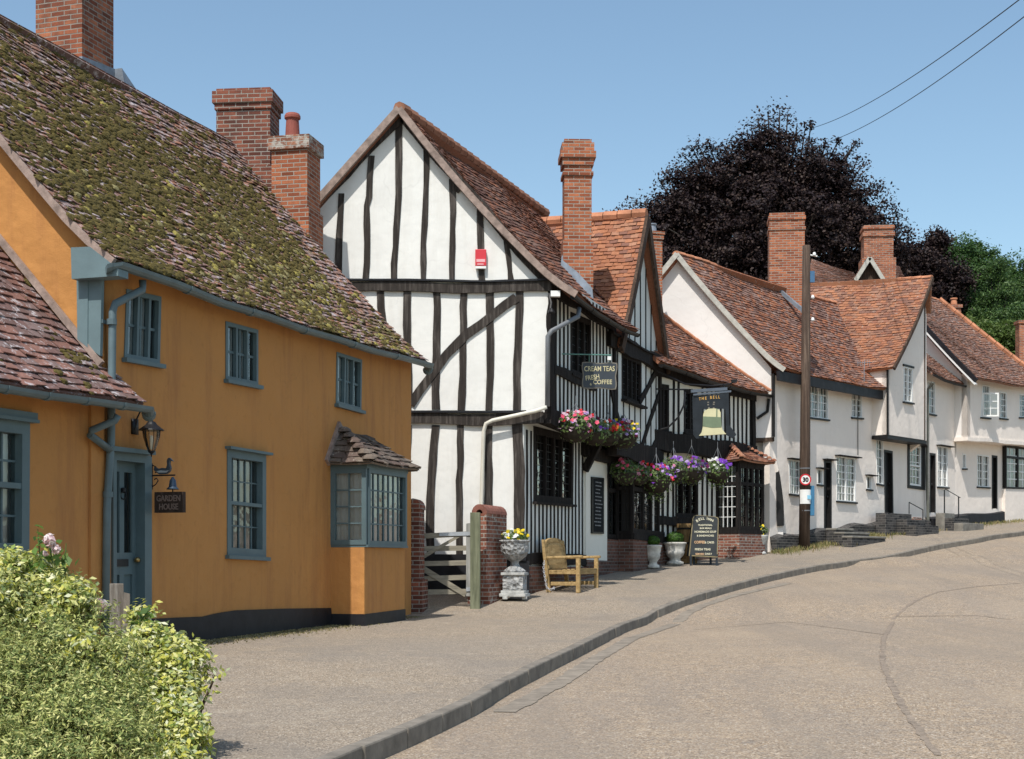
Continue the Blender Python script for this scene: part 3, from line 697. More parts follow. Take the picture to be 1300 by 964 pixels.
# eave box end and corner board
q = PAG.pts([(92, 315), (116, 314), (152, 342), (152, 351), (93, 355)], .16)
M().prism(PAG, q, .0, .19).build('boxed_eave', BLUEPL, A)
q = PAG.pts([(98, 356), (129, 354), (127, 452), (99, 431)], .05)
m = M(); m.prism(PAG, q, .0, .05); q2 = [q[0], ((q[0][0] + q[1][0]) / 2 - .01, q[0][1]), ((q[2][0] + q[3][0]) / 2 - .01, (q[2][1] + q[3][1]) / 2), q[3]]
m.prism(PAG, q2, .05, .062); m.build('corner_board', BLUEPL, A)
# gutter + downpipe
gp = [PA.w(-.22, eN.z - .02, eo + .05)] + [SA(i / 8, 0, 0) + Vector((PA.n[0] * .05, PA.n[1] * .05, -.045)) for i in range(9)] + [eF + Vector((PA.u[0] * .1 + PA.n[0] * .05, PA.u[1] * .1 + PA.n[1] * .05, -.05))]
gutter(A, gp, .074, BLUEP2, 6)
q = [PA.w(*PA.hit(181, 356, eo + .03), eo + .03), PA.w(*PA.hit(181, 368, eo + .03), eo + .03), PA.w(*PA.hit(146, 386, .09), .09), PA.w(*PA.hit(143, 396, .08), .08), PA.w(*PA.hit(141, 560, .08), .08), PA.w(*PA.hit(136, 640, .08), .08), PA.w(*PA.hit(134, 806, .08), .08)]
dp = M().tube(q, .043, 12).build('downpipe', BLUEP2, A, smooth=True)
for yy in (409, 628):
    s_, z_ = PA.hit(142 if yy < 500 else 137, yy, .08); mm_ = M(); mm_.lathe([(.055, -.03), (.055, .03)], PA.w(s_, z_, .08), 12); mm_.bar(PA.w(s_ - .08, z_, .01), PA.w(s_ + .08, z_, .01), .02, .04); mm_.build('pipe_bracket', BLUEP2, dp)
# plinth
PLN = PA.pts([(131, 818), (190, 786), (230, 784), (258, 783), (275, 779), (300, 775), (357, 773), (420, 772)], .02)
sb = [(s, z) for s, z in PLN]; M().prism(PA, [(0.0, zb(0) - .4)] + [(max(.85, s), z) for s, z in sb[1:]] + [(s_b0, zb(s_b0) - .4)] if False else [(PA.hit(191, 800)[0], zb(0) - .4), (PA.hit(191, 800)[0], sb[1][1])] + sb[2:] + [(s_b0 + .02, zb(s_b0) - .4)], .001, .028).build('plinth', TAR, A)
# windows
C3 = (CURTG, [(0.05, .42)])
window(PA, wq['w1'], 2, 2, A, mull=(.36, .68), mw=.045, fw=.055, bw=.03, depth=.06, curtain=(CURT, [(.05, .5), (.6, .95)]))
window(PA, wq['w2'], 2, 2, A, mull=(.34, .67), mw=.045, fw=.05, bw=.03, depth=.06, curtain=(CURT, [(.3, .62), (.72, .95)]))
window(PA, wq['w3'], 2, 2, A, mull=(.34, .67), mw=.045, fw=.05, bw=.03, depth=.06, curtain=(CURT, [(.05, .5), (.7, .95)]))
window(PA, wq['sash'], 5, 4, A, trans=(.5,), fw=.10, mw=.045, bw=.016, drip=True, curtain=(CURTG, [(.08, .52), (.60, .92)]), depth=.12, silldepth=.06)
# blue front door
fr = M(); w_, h_ = qsize(dq); ax = .11 / w_
fr.prism(PA, [bl(dq, 0, 0), bl(dq, ax * .6, 0), bl(dq, ax * .6, .955), bl(dq, 0, 1)], -.16, .03); fr.prism(PA, [bl(dq, 1 - ax * 1.3, 0), bl(dq, 1, 0), bl(dq, 1, 1), bl(dq, 1 - ax * 1.3, .955)], -.16, .03); fr.prism(PA, [bl(dq, 0, 1), bl(dq, 1, 1), bl(dq, 1 - ax * 1.3, .955), bl(dq, ax * .6, .955)], -.16, .03)
do = fr.build('front_door', BLUEP, A)
lf = M(); L0, L1 = ax * .6, 1 - ax * 1.3
def dpn(a0, a1, b0, b1, o0, o1): return lf.prism(PA, [bl(dq, a0, b0), bl(dq, a1, b0), bl(dq, a1, b1), bl(dq, a0, b1)], o0, o1)
mid = (L0 + L1) / 2; st = .09
for a0, a1 in ((L0, L0 + st), (mid - .06, mid + .06), (L1 - st, L1)): dpn(a0, a1, .012, .955, -.14, -.09)
for b0, b1 in ((.012, .09), (.34, .46), (.90, .955)):
    dpn(L0 + st, mid - .06, b0, b1, -.139, -.091); dpn(mid + .06, L1 - st, b0, b1, -.139, -.091)
for a0, a1 in ((L0 + st, mid - .06), (mid + .06, L1 - st)): dpn(a0, a1, .09, .34, -.135, -.118)
lf.build('door_leaf', BLUEP, do)
for a0, a1 in ((L0 + st, mid - .06), (mid + .06, L1 - st)):
    M().add([PA.w(*bl(dq, a, b), -.115) for a, b in ((a0, .46), (a1, .46), (a1, .90), (a0, .90))], [(0, 1, 2, 3)]).build('door_glass', GLASS, do, recalc=False)
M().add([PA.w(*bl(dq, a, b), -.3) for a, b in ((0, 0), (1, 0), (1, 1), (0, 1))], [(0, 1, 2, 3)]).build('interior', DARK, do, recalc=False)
M().prism(PA, [bl(dq, mid - .15, .385), bl(dq, mid + .15, .385), bl(dq, mid + .15, .425), bl(dq, mid - .15, .425)], -.091, -.078).build('letter_box', IRON, do)
k_ = M(); c_ = PA.w(*bl(dq, mid, .80), -.07); k_.lathe([(.01, -.03), (.03, -.02), (.03, .02), (.01, .03)], c_, 10); k_.tube([c_ + Vector((math.cos(t) * .03, math.cos(t) * .01, -.05 + math.sin(t) * .05)) for t in [i * .6 for i in range(11)]], .008, 6); k_.build('knocker', IRON, do)
M().lathe([(.01, -.03), (.032, -.02), (.036, 0), (.03, .02), (.01, .03)], PA.w(*bl(dq, L1 - .05, .42), -.045), 12).build('handle', mplain('brass', (.35, .25, .10), .35, .1, 5, metal=.9), do, smooth=True)
M().prism(PA, PA.pts([(138, 566), (195, 573), (195, 578), (138, 572)], .1), 0, .13).build('drip_board', BLUEP, do)
M().prism(PA, [bl(dq, -.05, -.03), bl(dq, 1.05, -.03), bl(dq, 1.05, .012), bl(dq, -.05, .012)], -.2, .12).build('door_step', KERBM, do)
# bay window
BW, BP = 1.50, .56; s0, s1 = s_b0, s_b0 + BW
zs, zt1 = 1.83, 2.93
bay = M().prism(PA, [(s0, zs - .035), (s1, zs - .035), (s1, zs + .0), (s0, zs + .0)], .0, BP + .03).build('bay_window', BLUEP, A)
m = M(); m.prism(PA, [(s0 + .001, zb(s0) - .4), (s1, zb(s1) - .4), (s1, zs - .038), (s0 + .001, zs - .038)], -.0, BP - .03); m.build('bay_base', ORANGE, bay)
m = M(); m.prism(PA, [(s0 - .012, zb(s0) - .4), (s1 + .012, zb(s1) - .4), (s1 + .012, zb(s1) + .18), (s0 - .012, zb(s0) + .17)], .003, BP - .018); m.build('bay_plinth', TAR, bay)
PBs = Plane(*(PA.w(s0, 0, 0).xy), .949, -.316); PBf = PA.shifted(BP)
qs_ = [(.0, zt1), (BP, zt1), (BP, zs), (.0, zs)]; qf = [(s0, zt1), (s1, zt1), (s1, zs), (s0, zs)]
window(PBs, [(.0, zt1), (BP - .0, zt1), (BP - .0, zs), (.0, zs)], 2, 4, bay, name='side_light', fw=.07, sill=False, depth=.035, curtain=(CURT, [(.04, .96)]), back=.0)
window(PBf, [(s0 + .075, zt1), (s1, zt1), (s1, zs), (s0 + .075, zs)], 7, 4, bay, name='front_light', fw=.06, bw=.02, sill=False, depth=.06, curtain=(CURT, [(.04, .45), (.6, .96)]), back=.0)
PBe = Plane(*(PA.w(s1, 0, 0).xy), .949, -.316)
M().prism(PA, [(s1 - .06, zs), (s1, zs), (s1, zt1), (s1 - .06, zt1)], .0, BP - .07).build('end_panel', BLUEP, bay)
M().prism(PA, [(s0 - .02, zt1), (s1 + .02, zt1), (s1 + .02, zt1 + .07), (s0 - .02, zt1 + .07)], 0.0, BP + .02).build('bay_head', BLUEP, bay)
zr = 3.52; ez = zt1 + .07; e = .14
br, _s = roof(bay, T_BAY, PA.w(s0 - e, ez, BP + e), PA.w(s1 + e, ez, BP + e), PA.w(s1 - .25, zr, .0), PA.w(s0 + .3, zr, .0), tw=.2, tl=.14, sag=.02, seed=9, deck=.03, name='bay_roof', jit=1.5)
br2, _s = roof(bay, T_BAY, PA.w(s0 - e, ez, -.0), PA.w(s0 - e, ez, BP + e), PA.w(s0 + .3, zr, .0), PA.w(s0 + .25, zr, .0), tw=.2, tl=.14, sag=.02, seed=10, deck=.03, name='bay_roof', jit=1.5)
br3, _s = roof(bay, T_BAY, PA.w(s1 + e, ez, BP + e), PA.w(s1 + e, ez, 0), PA.w(s1 - .22, zr, .0), PA.w(s1 - .25, zr, .0), tw=.2, tl=.14, sag=.02, seed=11, deck=.03, name='bay_roof', jit=1.5)
m = M(); hp = [PA.w(s0 - e, ez + .03, BP + e), PA.w(s0 + .3, zr + .05, .0)]
for i in range(6): m.dome(hp[0].lerp(hp[1], (i + .3) / 6.2) , Vector((1, 0, 0)), Vector((0, 1, 0)), Vector((0, 0, 1)), .11, .10, .07, 8)
m.build('hip_tiles', T_BAY, bay)
M().bar(PA.w(s0 - .16, ez + .01, .02), PA.w(s0 + .28, zr + .08, .02), .05, .13).build('mortar_fillet', BARGE, bay)
# chimneys of the orange cottage
d_ = 20.6; cb = Vector(((101 - 650) / F * d_, d_, 7.6))
cw, cdp = .86, .86
cpos = P(92, 60, 20.95)
c1 = chimney(A, (PA.w(5.07, 7.0, -3.92)), PAG.u, .80, .80, 11.2, BRICKD, [(10.6, 10.68, .05), (10.68, 11.0, .09)])
c1.data.materials[0] = BRICKO
fl = M(); pc = 5.07
fl.hexa([PA.w(pc - .42, RZ - .25, -3.50), PA.w(pc + .46, RZ - .25, -3.50), PA.w(pc + .46, RZ - .25, -3.56), PA.w(pc - .42, RZ - .25, -3.56)], [PA.w(pc - .42, RZ + .16, -3.50), PA.w(pc + .42, RZ + .24, -3.50), PA.w(pc + .42, RZ + .24, -3.56), PA.w(pc - .42, RZ + .16, -3.56)])
fl.hexa([PA.w(pc + .41, RZ - .2, -3.30), PA.w(pc + .80, RZ - .2, -3.30), PA.w(pc + .80, RZ - .2, -3.6), PA.w(pc + .41, RZ - .2, -3.6)], [PA.w(pc + .41, RZ + .24, -3.38), PA.w(pc + .74, RZ + .04, -3.36), PA.w(pc + .74, RZ + .04, -3.6), PA.w(pc + .41, RZ + .24, -3.6)])
fl.build('flashing', LEAD, c1)
# chimneys beyond the far gable
def zy(py, d): return EZ + (HZ - py) / F * d
ch = thing('chimney', 'broad dark brick chimney stack with corbelled cap rising behind the mossy roof', 'chimney', (-4.95, 26.0, zt(26)))
dd = 25.7; X0 = (276 - 650) / F * dd; X1 = (346 - 650) / F * dd
m = M(); c = Vector(((X0 + X1) / 2, dd + .3, zt(26) - .2))
m.box(c, X1 - X0, .62, zy(112, dd) - c.z, (1, -.10)); m.box((c.x, c.y, zy(139, dd)), X1 - X0 + .05, .68, .12, (1, -.1)); m.box((c.x, c.y, zy(131, dd)), X1 - X0 + .12, .74, zy(116, dd) - zy(131, dd), (1, -.1)); m.box((c.x, c.y, zt(26) - .2), X1 - X0 + .12, .72, zy(212, dd) - zt(26) + .2, (1, -.1))
m.build('stack', BRICKD, ch)
ch = thing('chimney', 'narrow orange brick chimney with a pale lichened cap and one red clay pot', 'chimney', (-3.8, 25.2, zt(25)))
dd = 24.95; X0 = (346 - 650) / F * dd; X1 = (394 - 650) / F * dd; w3 = X1 - X0
m = M(); c = Vector(((X0 + X1) / 2 + .03, dd + .34, zt(25) - .2))
m.box(c, w3, w3, zy(188, dd) - c.z, (1, -.22)); m.box((c.x, c.y, zt(25)), w3 + .08, w3 + .08, zy(264, dd) - zt(25), (1, -.22))
so = m.build('stack', BRICK, ch)
m = M(); m.box((c.x, c.y, zy(189, dd)), w3 + .10, w3 + .10, zy(172, dd) - zy(189, dd), (1, -.22)); m.build('cap', mbrick('lichened_cap_brick', (.26, .11, .07), (.34, .15, .09), (.36, .33, .29), lich=.6), ch)
M().lathe([(.135, 0), (.125, .1), (.11, .36), (.14, .38), (.14, .42), (.12, .46), (.10, .47), (.09, .3)], (c.x - .06, c.y - .02, zy(172, dd)), 20, caps=False).build('pot', mplain('red_clay_pot', (.26, .075, .055), .7, .2, 5), ch, smooth=False)
# wall lantern, house bracket and name board
ln = thing('wall_lantern', 'black coach lantern on a curled bracket above the blue door', 'lantern', PA.w(*PA.hit(166, 545), 0))
s_, z_ = PA.hit(167, 541); ax_ = PA.w(s_, 0, 1) - PA.w(s_, 0, 0)
def lp(o, z): return PA.w(s_ + .06, z_ + z, o)
m = M(); m.prism(PA, [(s_ - .01, z_ - .10), (s_ + .12, z_ - .10), (s_ + .12, z_ + .10), (s_ - .01, z_ + .10)], .0, .03)
m.tube([lp(.02, -.02), lp(.04, .10), lp(.09, .19), lp(.17, .235), lp(.25, .20), lp(.28, .13), lp(.25, .08), lp(.205, .09), lp(.20, .13), lp(.225, .145)], .011, 8); m.build('bracket', IRON, ln, smooth=True)
tc_ = lp(.26, 0); m = M(); m.lathe([(.012, .12), (.02, .07), (.05, .055), (.075, .02), (.16, -.045), (.165, -.055), (.10, -.05)], tc_, 20); m.lathe([(.004, -.40), (.012, -.36), (.03, -.345), (.045, -.33), (.045, -.32)], tc_, 14); m.build('lantern_cap', IRON, ln, smooth=False)
m = M()
for i in range(6):
    t = i * math.pi / 3; m.tube([tc_ + Vector((math.cos(t) * .115, math.sin(t) * .115, -.05)), tc_ + Vector((math.cos(t) * .105, math.sin(t) * .105, -.14)), tc_ + Vector((math.cos(t) * .04, math.sin(t) * .04, -.33))], .005, 5)
m.build('cage', IRON, ln)
M().lathe([(.11, -.052), (.105, -.14), (.075, -.25), (.038, -.328)], tc_, 16, caps=False).build('lamp_glass', mglass('lamp_glass', (.9, .88, .8), .1), ln, smooth=True); ln.scale = (.86, .86, .86)
M().lathe([(.02, -.30), (.022, -.17), (.015, -.12)], tc_, 10).build('bulb', WHITEPT, ln)
hs = thing('hanging_bell_sign', 'iron duck bracket with a small blue bell by the blue door', 'door bell', PA.w(*PA.hit(192, 612), 0))
s_, z_ = PA.hit(193, 604, .02); dirx = Vector((PAG.u[0], PAG.u[1], 0)); b0 = PA.w(s_, z_, .02)
def hp_(o, z, s=0): return PA.w(s_ + s, z_ + z, .02 + o)
m = M(); m.tube([hp_(0, .14), hp_(0, -.16)], .010, 6); m.tube([hp_(0, 0), hp_(.30, 0)], .009, 6); m.tube([hp_(.0, -.13), hp_(.05, -.10), hp_(.08, -.06), hp_(.06, -.03), hp_(.03, -.045)], .007, 6); m.tube([hp_(.0, .12), hp_(.05, .10), hp_(.07, .05), hp_(.04, .03)], .007, 6); m.build('bracket', IRON, hs)
body = [(.06, .035), (.03, .065), (.04, .10), (.09, .075), (.14, .085), (.19, .08), (.205, .12), (.20, .16), (.21, .19), (.235, .20), (.255, .18), (.285, .155), (.24, .165), (.235, .13), (.25, .08), (.24, .045), (.20, .015), (.10, .012)]
def flat(pts, s0_, s1_): 
    mm_ = M(); n_ = len(pts); mm_.add([hp_(a, z, s0_) for a, z in pts] + [hp_(a, z, s1_) for a, z in pts], [tuple(range(n_)), tuple(range(2 * n_ - 1, n_ - 1, -1))] + [(i, (i + 1) % n_, n_ + (i + 1) % n_, n_ + i) for i in range(n_)]); return mm_
flat(body, -.02, .02).build('duck', mplain('duck_grey_paint', (.055, .065, .08), .5, .2, 6), hs, bevel=.006)
flat([(.07, .045), (.10, .03), (.20, .03), (.235, .055), (.20, .05), (.12, .055)], -.026, .026).build('duck_breast', mplain('duck_pale_paint', (.35, .38, .4), .5, .1, 6), hs)
M().lathe([(.012, -.02), (.02, -.04), (.035, -.055), (.045, -.13), (.075, -.16), (.07, -.163), (.03, -.15)], hp_(.27, 0), 18).build('bell', mplain('bell_blue', (.07, .10, .14), .4, .15, 6, metal=.4), hs, smooth=True)
nb = thing('house_name_board', 'small brown wooden house name board hanging below the duck bracket', 'house sign', hp_(.27, -.2))
PN = Plane(*hp_(.02, 0).xy, PAG.u[0], PAG.u[1])
zN = z_ - .19
M().prism(PN, [(.03, zN - .235), (.40, zN - .235), (.40, zN), (.03, zN)], -.03, .03).build('board', mtimber('sign_wood', (.045, .03, .024), (.10, .065, .05)), nb)
LETN = mplain('sign_letters', (.18, .13, .11), .8, .1, 5)
for t_, zz in (('GARDEN', zN - .105), ('HOUSE', zN - .2)):
    textmesh(t_, .095, PN.w(.215, zz, .034), (PN.u[0], PN.u[1], 0), (0, 0, 1), LETN, nb, xs=.82)
M().tube([PN.w(.25, zN, 0), hp_(.27, -.155)], .008, 6).build('hook', IRON, nb)

# ================================================================== Z: low wing at the left edge
Z = thing('cottage', 'low orange cottage wing with a lichened tile roof at the left edge', 'house', PA.w(-1, zt(14), 0))
zq = PA.pts([(-38, 527), (37, 537), (36, 706), (-38, 704)]); z0s = -5.2
wall('wall', PA, [(z0s, 0.2), (-.004, zb(0) - .4), (-.004, 3.38), (z0s, 3.38)], [ins(zq)], .22, ORANGE, Z)
M().prism(PA, [(-.28, zb(0) - .4), (-.02, zb(0) - .4), (-.02, 3.3), (-.26, 3.3)], .001, .03).build('corner_board', ORANGE, Z)
zeN = PA.w(z0s, PA.hit(0, 486, .3)[1], .3); zeF = PA.w(.24, PA.hit(152, 514, .3)[1], .3)
zE_ = PA.hit(131, 500, .3)[1]
rz = PAG.hit(0, 312)
slope = (rz[1] - 3.30) / (abs(rz[0]) + .3)
zrF = PA.w(.02, 3.30 + slope * (HW + .3), -HW); zrN = PA.w(z0s, 3.30 + slope * (HW + .3), -HW)
roofZ, SZ = roof(Z, T_Z, zeN, zeF, zrF, zrN, tw=.19, tl=.125, sag=.05, seed=21, wob=.015, jit=1.4, kick=.06)
zbF = PA.w(.02, 3.3, -2 * HW); zbN = PA.w(z0s, 3.3, -2 * HW)
roof(Z, T_Z, zbF, zbN, zrN, zrF, tw=.5, tl=.3, sag=.05, seed=22)
wall('gable_wall', Plane(*PA.w(z0s, 0).xy, .949, -.316), [(0, .2), (0, 3.3), (-HW, zrN.z - .1), (-2 * HW, 3.3), (-2 * HW, .2)], [], .2, ORANGE, Z)
wall('wall', PAB, [(z0s, .2), (0, .2), (0, 3.3), (z0s, 3.3)], [], .2, ORANGE, Z)
mf = M(); pr = [SZ(1, v, .07) for v in [.07 + .93 * i / 12 for i in range(13)]]
pr = [Vector((p.x, p.y, p.z)) for p in pr]
pr = [PAG.w(PAG.hit(0, 312)[0] * 0 - (.0 + t * HW), 3.30 + slope * (t * HW + .3) + .09, .035) for t in [i / 12 for i in range(13)]]
for a, b in zip(pr, pr[1:]): mf.bar(a, b, .05, .07)
mf.build('mortar_fillet', BARGE, Z)
rm = random.Random(15); mm = M(); nz = (zeF - zeN).cross(zrN - zeN).normalized(); nz = nz if nz.z > 0 else -nz; uz = (zeF - zeN).normalized(); vz = nz.cross(uz)
for i in range(900):
    u = rm.uniform(.3, 1); v = rm.random() * .6
    if math.sin(u * 31 + 2) * math.cos(v * 17 + u * 8) < .25 or rm.random() < .3: continue
    s1 = rm.uniform(.02, .06); mm.dome(SZ(u, v, .03), uz, vz, nz, s1 * 1.5, s1, s1 * .5, 6, rm)
mm.build('moss', MOSS, roofZ, recalc=False, uv=False)['kind'] = 'stuff'
gp = [SZ(i / 6, 0, 0) + Vector((PA.n[0] * .05, PA.n[1] * .05, -.04)) for i in range(7)] + [zeF + Vector((PA.u[0] * .10 + PA.n[0] * .05, PA.u[1] * .10 + PA.n[1] * .05, -.045))]
gutter(Z, gp, .068, BLUEP2, 9)
q = [PA.w(*PA.hit(150, 527, .33), .33), PA.w(*PA.hit(146, 534, .3), .3), PA.w(*PA.hit(115, 547, .1), .1), PA.w(*PA.hit(114, 552, .09), .09), PA.w(*PA.hit(138, 571, .09), .10)]
M().tube(q, .04, 10).build('downpipe', BLUEP2, Z, smooth=True)
window(PA, zq, 3, 4, Z, trans=(.52,), fw=.12, mw=.055, bw=.022, drip=True, curtain=(CURT, [(.55, .92)]), depth=.12)
M().prism(PA, [(zq[0][0] - .06, zq[0][1] + .03), (zq[1][0] + .06, zq[1][1] + .03), (zq[1][0] + .06, zq[1][1] + .10), (zq[0][0] - .06, zq[0][1] + .10)], 0, .06).build('window_head', BLUEP, Z)
# ================================================================== B: white timber-framed house, gable to the camera
GB = 26.5
PBG = Plane((697 - 650) / F * GB, GB, 1, 0); BU = (.345, .938)
PBU = Plane((697 - 650) / F * GB, GB, *BU); PBL = Plane((665 - 650) / F * GB, GB, *BU)
B = thing('timber_house', 'white timber-framed house with a tall dark-beamed gable facing the yard', 'house', ((640 - 650) / F * GB, GB, zt(GB)))
def pb(*l): return PBG.pts(list(l))
apx = PBG.hit(511, 137); lft = PBG.hit(300, 372)
gp_ = pb((511, 146), (598, 244), (697, 352), (697, 522), (665, 530), (665, 775), (326, 775), (326, 352))
wall('gable_wall', PBG, gp_, [], .2, WHITEP, B)
# roof
eav = (728 - 650) / F * GB; zeB = zy(379, GB); zrB = zy(138, GB); xr = (511 - 650) / F * GB; xl = 2 * xr - eav
Lm = 8.2; oB = .15
def BP_(x, t, z): return Vector((x + BU[0] * t, GB + BU[1] * t, z))
sEx = 4.15
roofB, SB = roof(B, T_B, BP_(eav, -oB, zeB), BP_(eav, sEx, zeB - .05), BP_(xr, sEx, zrB - .12), BP_(xr, -oB, zrB), sag=.13, seed=31, wob=.03, jit=1.3, kick=.12, tw=.17, tl=.11)
t_ = .28; mx = eav * (1 - t_) + xr * t_; mz = zeB * (1 - t_) + zrB * t_
roofB2, _s = roof(B, T_B, BP_(mx, sEx, mz - .12), BP_(mx, Lm, mz - .12), BP_(xr, Lm, zrB - .22), BP_(xr, sEx, zrB - .12), sag=.04, seed=32, wob=.02, jit=1.3)
roofB3, SBl = roof(B, T_B, BP_(xl, Lm, zeB), BP_(xl, -oB, zeB), BP_(xr, -oB, zrB), BP_(xr, Lm, zrB - .22), sag=.13, seed=33, tw=.3, tl=.2)
verge(B, SB, 0, .09, .12, BARGE, drop=.0, out=(0, -.04, 0)); verge(B, SBl, 1, .09, .12, BARGE, drop=.0, out=(0, -.04, 0))
m = M(); 
for i in range(24):
    a = BP_(xr, -oB + i * Lm / 24, zrB - .01 * i * .4 + .0); b = BP_(xr, -oB + (i + .96) * Lm / 24, zrB - .01 * i * .4 + .01)
    m.tube([a + Vector((0, 0, -.03)), b + Vector((0, 0, -.02))], .115, 8)
m.build('ridge_tiles', mplain('brown_ridge_clay', (.28, .13, .08), .9, .35, 4, bump=.3), B)
# gable timbers (proud of the plaster)
def bp_(name, pts, wpx, o, mat=OAKW, jit=.016): return beam(name, PBG, PBG.pts(pts), wpx * .88 / 69.8, -.03, o, mat, B, jit * .95)
for p, w_ in (([(433, 246), (432, 300), (430, 357)], 9), ([(471, 198), (469, 250), (466, 262), (464, 357)], 8.5), ([(508, 148), (507, 200), (504, 270), (501, 357)], 9),
              ([(541, 190), (540, 260), (538, 357)], 8.5), ([(574, 228), (574, 290), (575, 357)], 9.5), ([(610, 262), (611, 357)], 9.5), ([(643, 305), (646, 330), (648, 357)], 8)):
    bp_('post', p, w_, .022)
bp_('rafter', [(511, 150), (455, 205), (395, 268), (326, 345)], 13, .042); bp_('rafter', [(513, 150), (560, 205), (610, 262), (660, 320), (698, 360)], 13, .042)
bp_('collar_block', [(576, 237), (584, 243)], 9, .03)
bp_('tie_beam', [(326, 363), (430, 364), (520, 365), (620, 366), (700, 364)], 14, .06)
bp_('tie_beam_drip', [(400, 355.5), (520, 356.5), (620, 358), (702, 356)], 2.6, .09, TAR, .004)
for p, w_ in (([(440, 370), (441, 500)], 10), ([(484, 370), (487, 430), (486, 500)], 11), ([(518, 370), (517, 520)], 11), ([(554, 370), (555, 450), (553, 520)], 11), ([(590, 370), (587, 430), (587, 521)], 11), ([(623, 370), (622, 430), (621, 521)], 10.5), ([(659, 370), (658, 440), (656, 521)], 11)):
    bp_('post', p, w_, .022)
bp_('brace', [(656, 379), (628, 400), (592, 424), (566, 450), (545, 482), (522, 514)], 13.5, .036, jit=.02)
bp_('jetty_beam', [(400, 531), (520, 531), (600, 533), (690, 531)], 15, .06); bp_('jetty_drip', [(400, 523), (600, 523.5), (668, 523)], 3, .10, TAR, .004)
for p, w_ in (([(518, 540), (517, 600), (514, 705)], 10), ([(552, 540), (548, 610), (546, 705)], 11), ([(585, 540), (586, 580), (582, 610), (584, 705)], 10.5), ([(621, 540), (620, 600), (618, 705)], 11)):
    bp_('post', p, w_, .022)
bp_('corner_post', [(657, 538), (659, 620), (660, 708)], 15, .03)
M().prism(PBG, pb((326, 712), (672, 712), (672, 760), (326, 760)), .0, .05).build('plinth', TAR, B)
M().prism(PBG, pb((326, 703), (600, 704), (668, 705), (668, 712), (326, 712)), .0, .08).build('sole_plate', TAR, B)
# --- upper street front (B and the cross gable)
zj = PBG.hit(697, 524)[1]; zj2 = 4.16; su = 7.45   # jetty underside, end of front
uw = PBU.pts([(724, 396), (750, 407), (750, 486), (724, 474)]); cw_ = PBU.pts([(789, 447), (814, 458), (814, 517), (789, 507)])
G = thing('cross_gable_house', 'half-timbered inn wing with a narrow street gable under bright orange tiles', 'house', (PBU.w(6, zt(31))))
sg0, sg1 = PBU.hit(780, 400)[0], PBU.hit(838, 400)[0]; sga = PBU.hit(812, 300)[0]; zga = PBU.hit(812, 279)[1]; zgf = PBU.hit(838, 462)[1]
sm = sg0 - .05
wall('upper_wall', PBU, [(.0, zj - .05), (sm, zj - .12), (sm, 6.75), (0, 6.85)], [ins(uw)], .16, WHITEST, B)
wall('upper_wall', PBU, [(sm, zj2 - .02), (sg1, zj2), (sg1, zgf - .08), ((sga + sg1) / 2, (zga + zgf) / 2 - .22), (sga, zga - .16), ((sga + sg0) / 2, (zga + zgf) / 2 - .22), (sg0, zgf - .05), (sm, zgf - .08)], [ins(cw_)], .16, WHITEST, G)
def stud(pl, par, s, z0, z1, w=.11, o=.010, name='stud', mat=OAKB, lean=0, jit=.008, off=0.0):
    return beam(name, pl, [(s, z0), (s + lean, z1)], w * .82, off - .03, off + o, mat, par, jit)
s_ = .38
while s_ < sm - .05:
    if uw[0][0] - .1 < s_ < uw[1][0] + .1: stud(PBU, B, s_, zj, uw[3][1] - .02)
    else: stud(PBU, B, s_, zj, 6.75)
    s_ += .235
beam('corner_post', PBU, [(.10, zj), (.08, 5.3), (.14, 6.6)], .24, -.05, .04, OAKB, B)
beam('sill_beam', PBU, [(.2, uw[3][1] - .06), (uw[1][0] + .3, uw[3][1] - .10)], .17, -.02, .05, OAKB, B)
beam('jetty_beam', PBU, [(-.03, zj - .06), (sm, zj2 - .02)], .30, -.12, .05, OAKB, B)
beam('wall_plate', PBU, [(0, 6.55), (sm, 6.45)], .2, -.05, .06, OAKB, B)
window(PBU, uw, 9, 6, B, frame=OAKB, bars=BLACKP, fw=.10, bw=.012, mull=(.35, .66), mw=.08, glass=GLASSD, sill=True, depth=.08)
# cross gable timbers
for k in range(8):
    s0_ = sg0 + .22 + k * .46
    if s0_ > sg1 - .1: break
    zt_ = min(zga - .15 - abs(s0_ - sga) * (zga - zgf) / (sg1 - sga), zga)
    zmid = PBU.hit(812, 452)[1]
    stud(PBU, G, s0_, zmid, zt_, .09)
    if not (cw_[0][0] - .05 < s0_ < cw_[1][0] + .05): stud(PBU, G, s0_, zj2, zmid, .09)
    else: stud(PBU, G, s0_, zj2, cw_[3][1], .09)
zm0, zm1 = PBU.hit(772, 432)[1], PBU.hit(838, 466)[1]
beam('tie_beam', PBU, [(PBU.hit(770, 430)[0], zm0), (sg1, zm1)], .26, -.03, .10, OAKB, G)
beam('drip_moulding', PBU, [(PBU.hit(770, 430)[0], zm0 + .15), (sg1, zm1 + .15)], .06, -.03, .15, OAKB, G)
for pts in ([(771, 470), (778, 510), (788, 548)], [(832, 470), (822, 490), (811, 512)], [(836, 500), (824, 535), (814, 566)], [(838, 545), (832, 560), (827, 572)], [(788, 530), (792, 553), (797, 566)]):
    beam('brace', PBU, PBU.pts(pts), .13, -.02, .035, OAKB, G)
beam('corner_post', PBU, [(sg1 - .10, zj2 - .1), (sg1 - .10, zgf)], .2, -.05, .05, OAKB, G)
beam('party_post', PBU, [(sm + .0, zj2), (sm - .02, 6.3)], .16, -.05, .045, OAKB, G)
beam('jetty_beam', PBU, [(sm, zj2 - .14), (sg1 + .05, zj2 - .20)], .40, -.15, .07, OAKB, G)
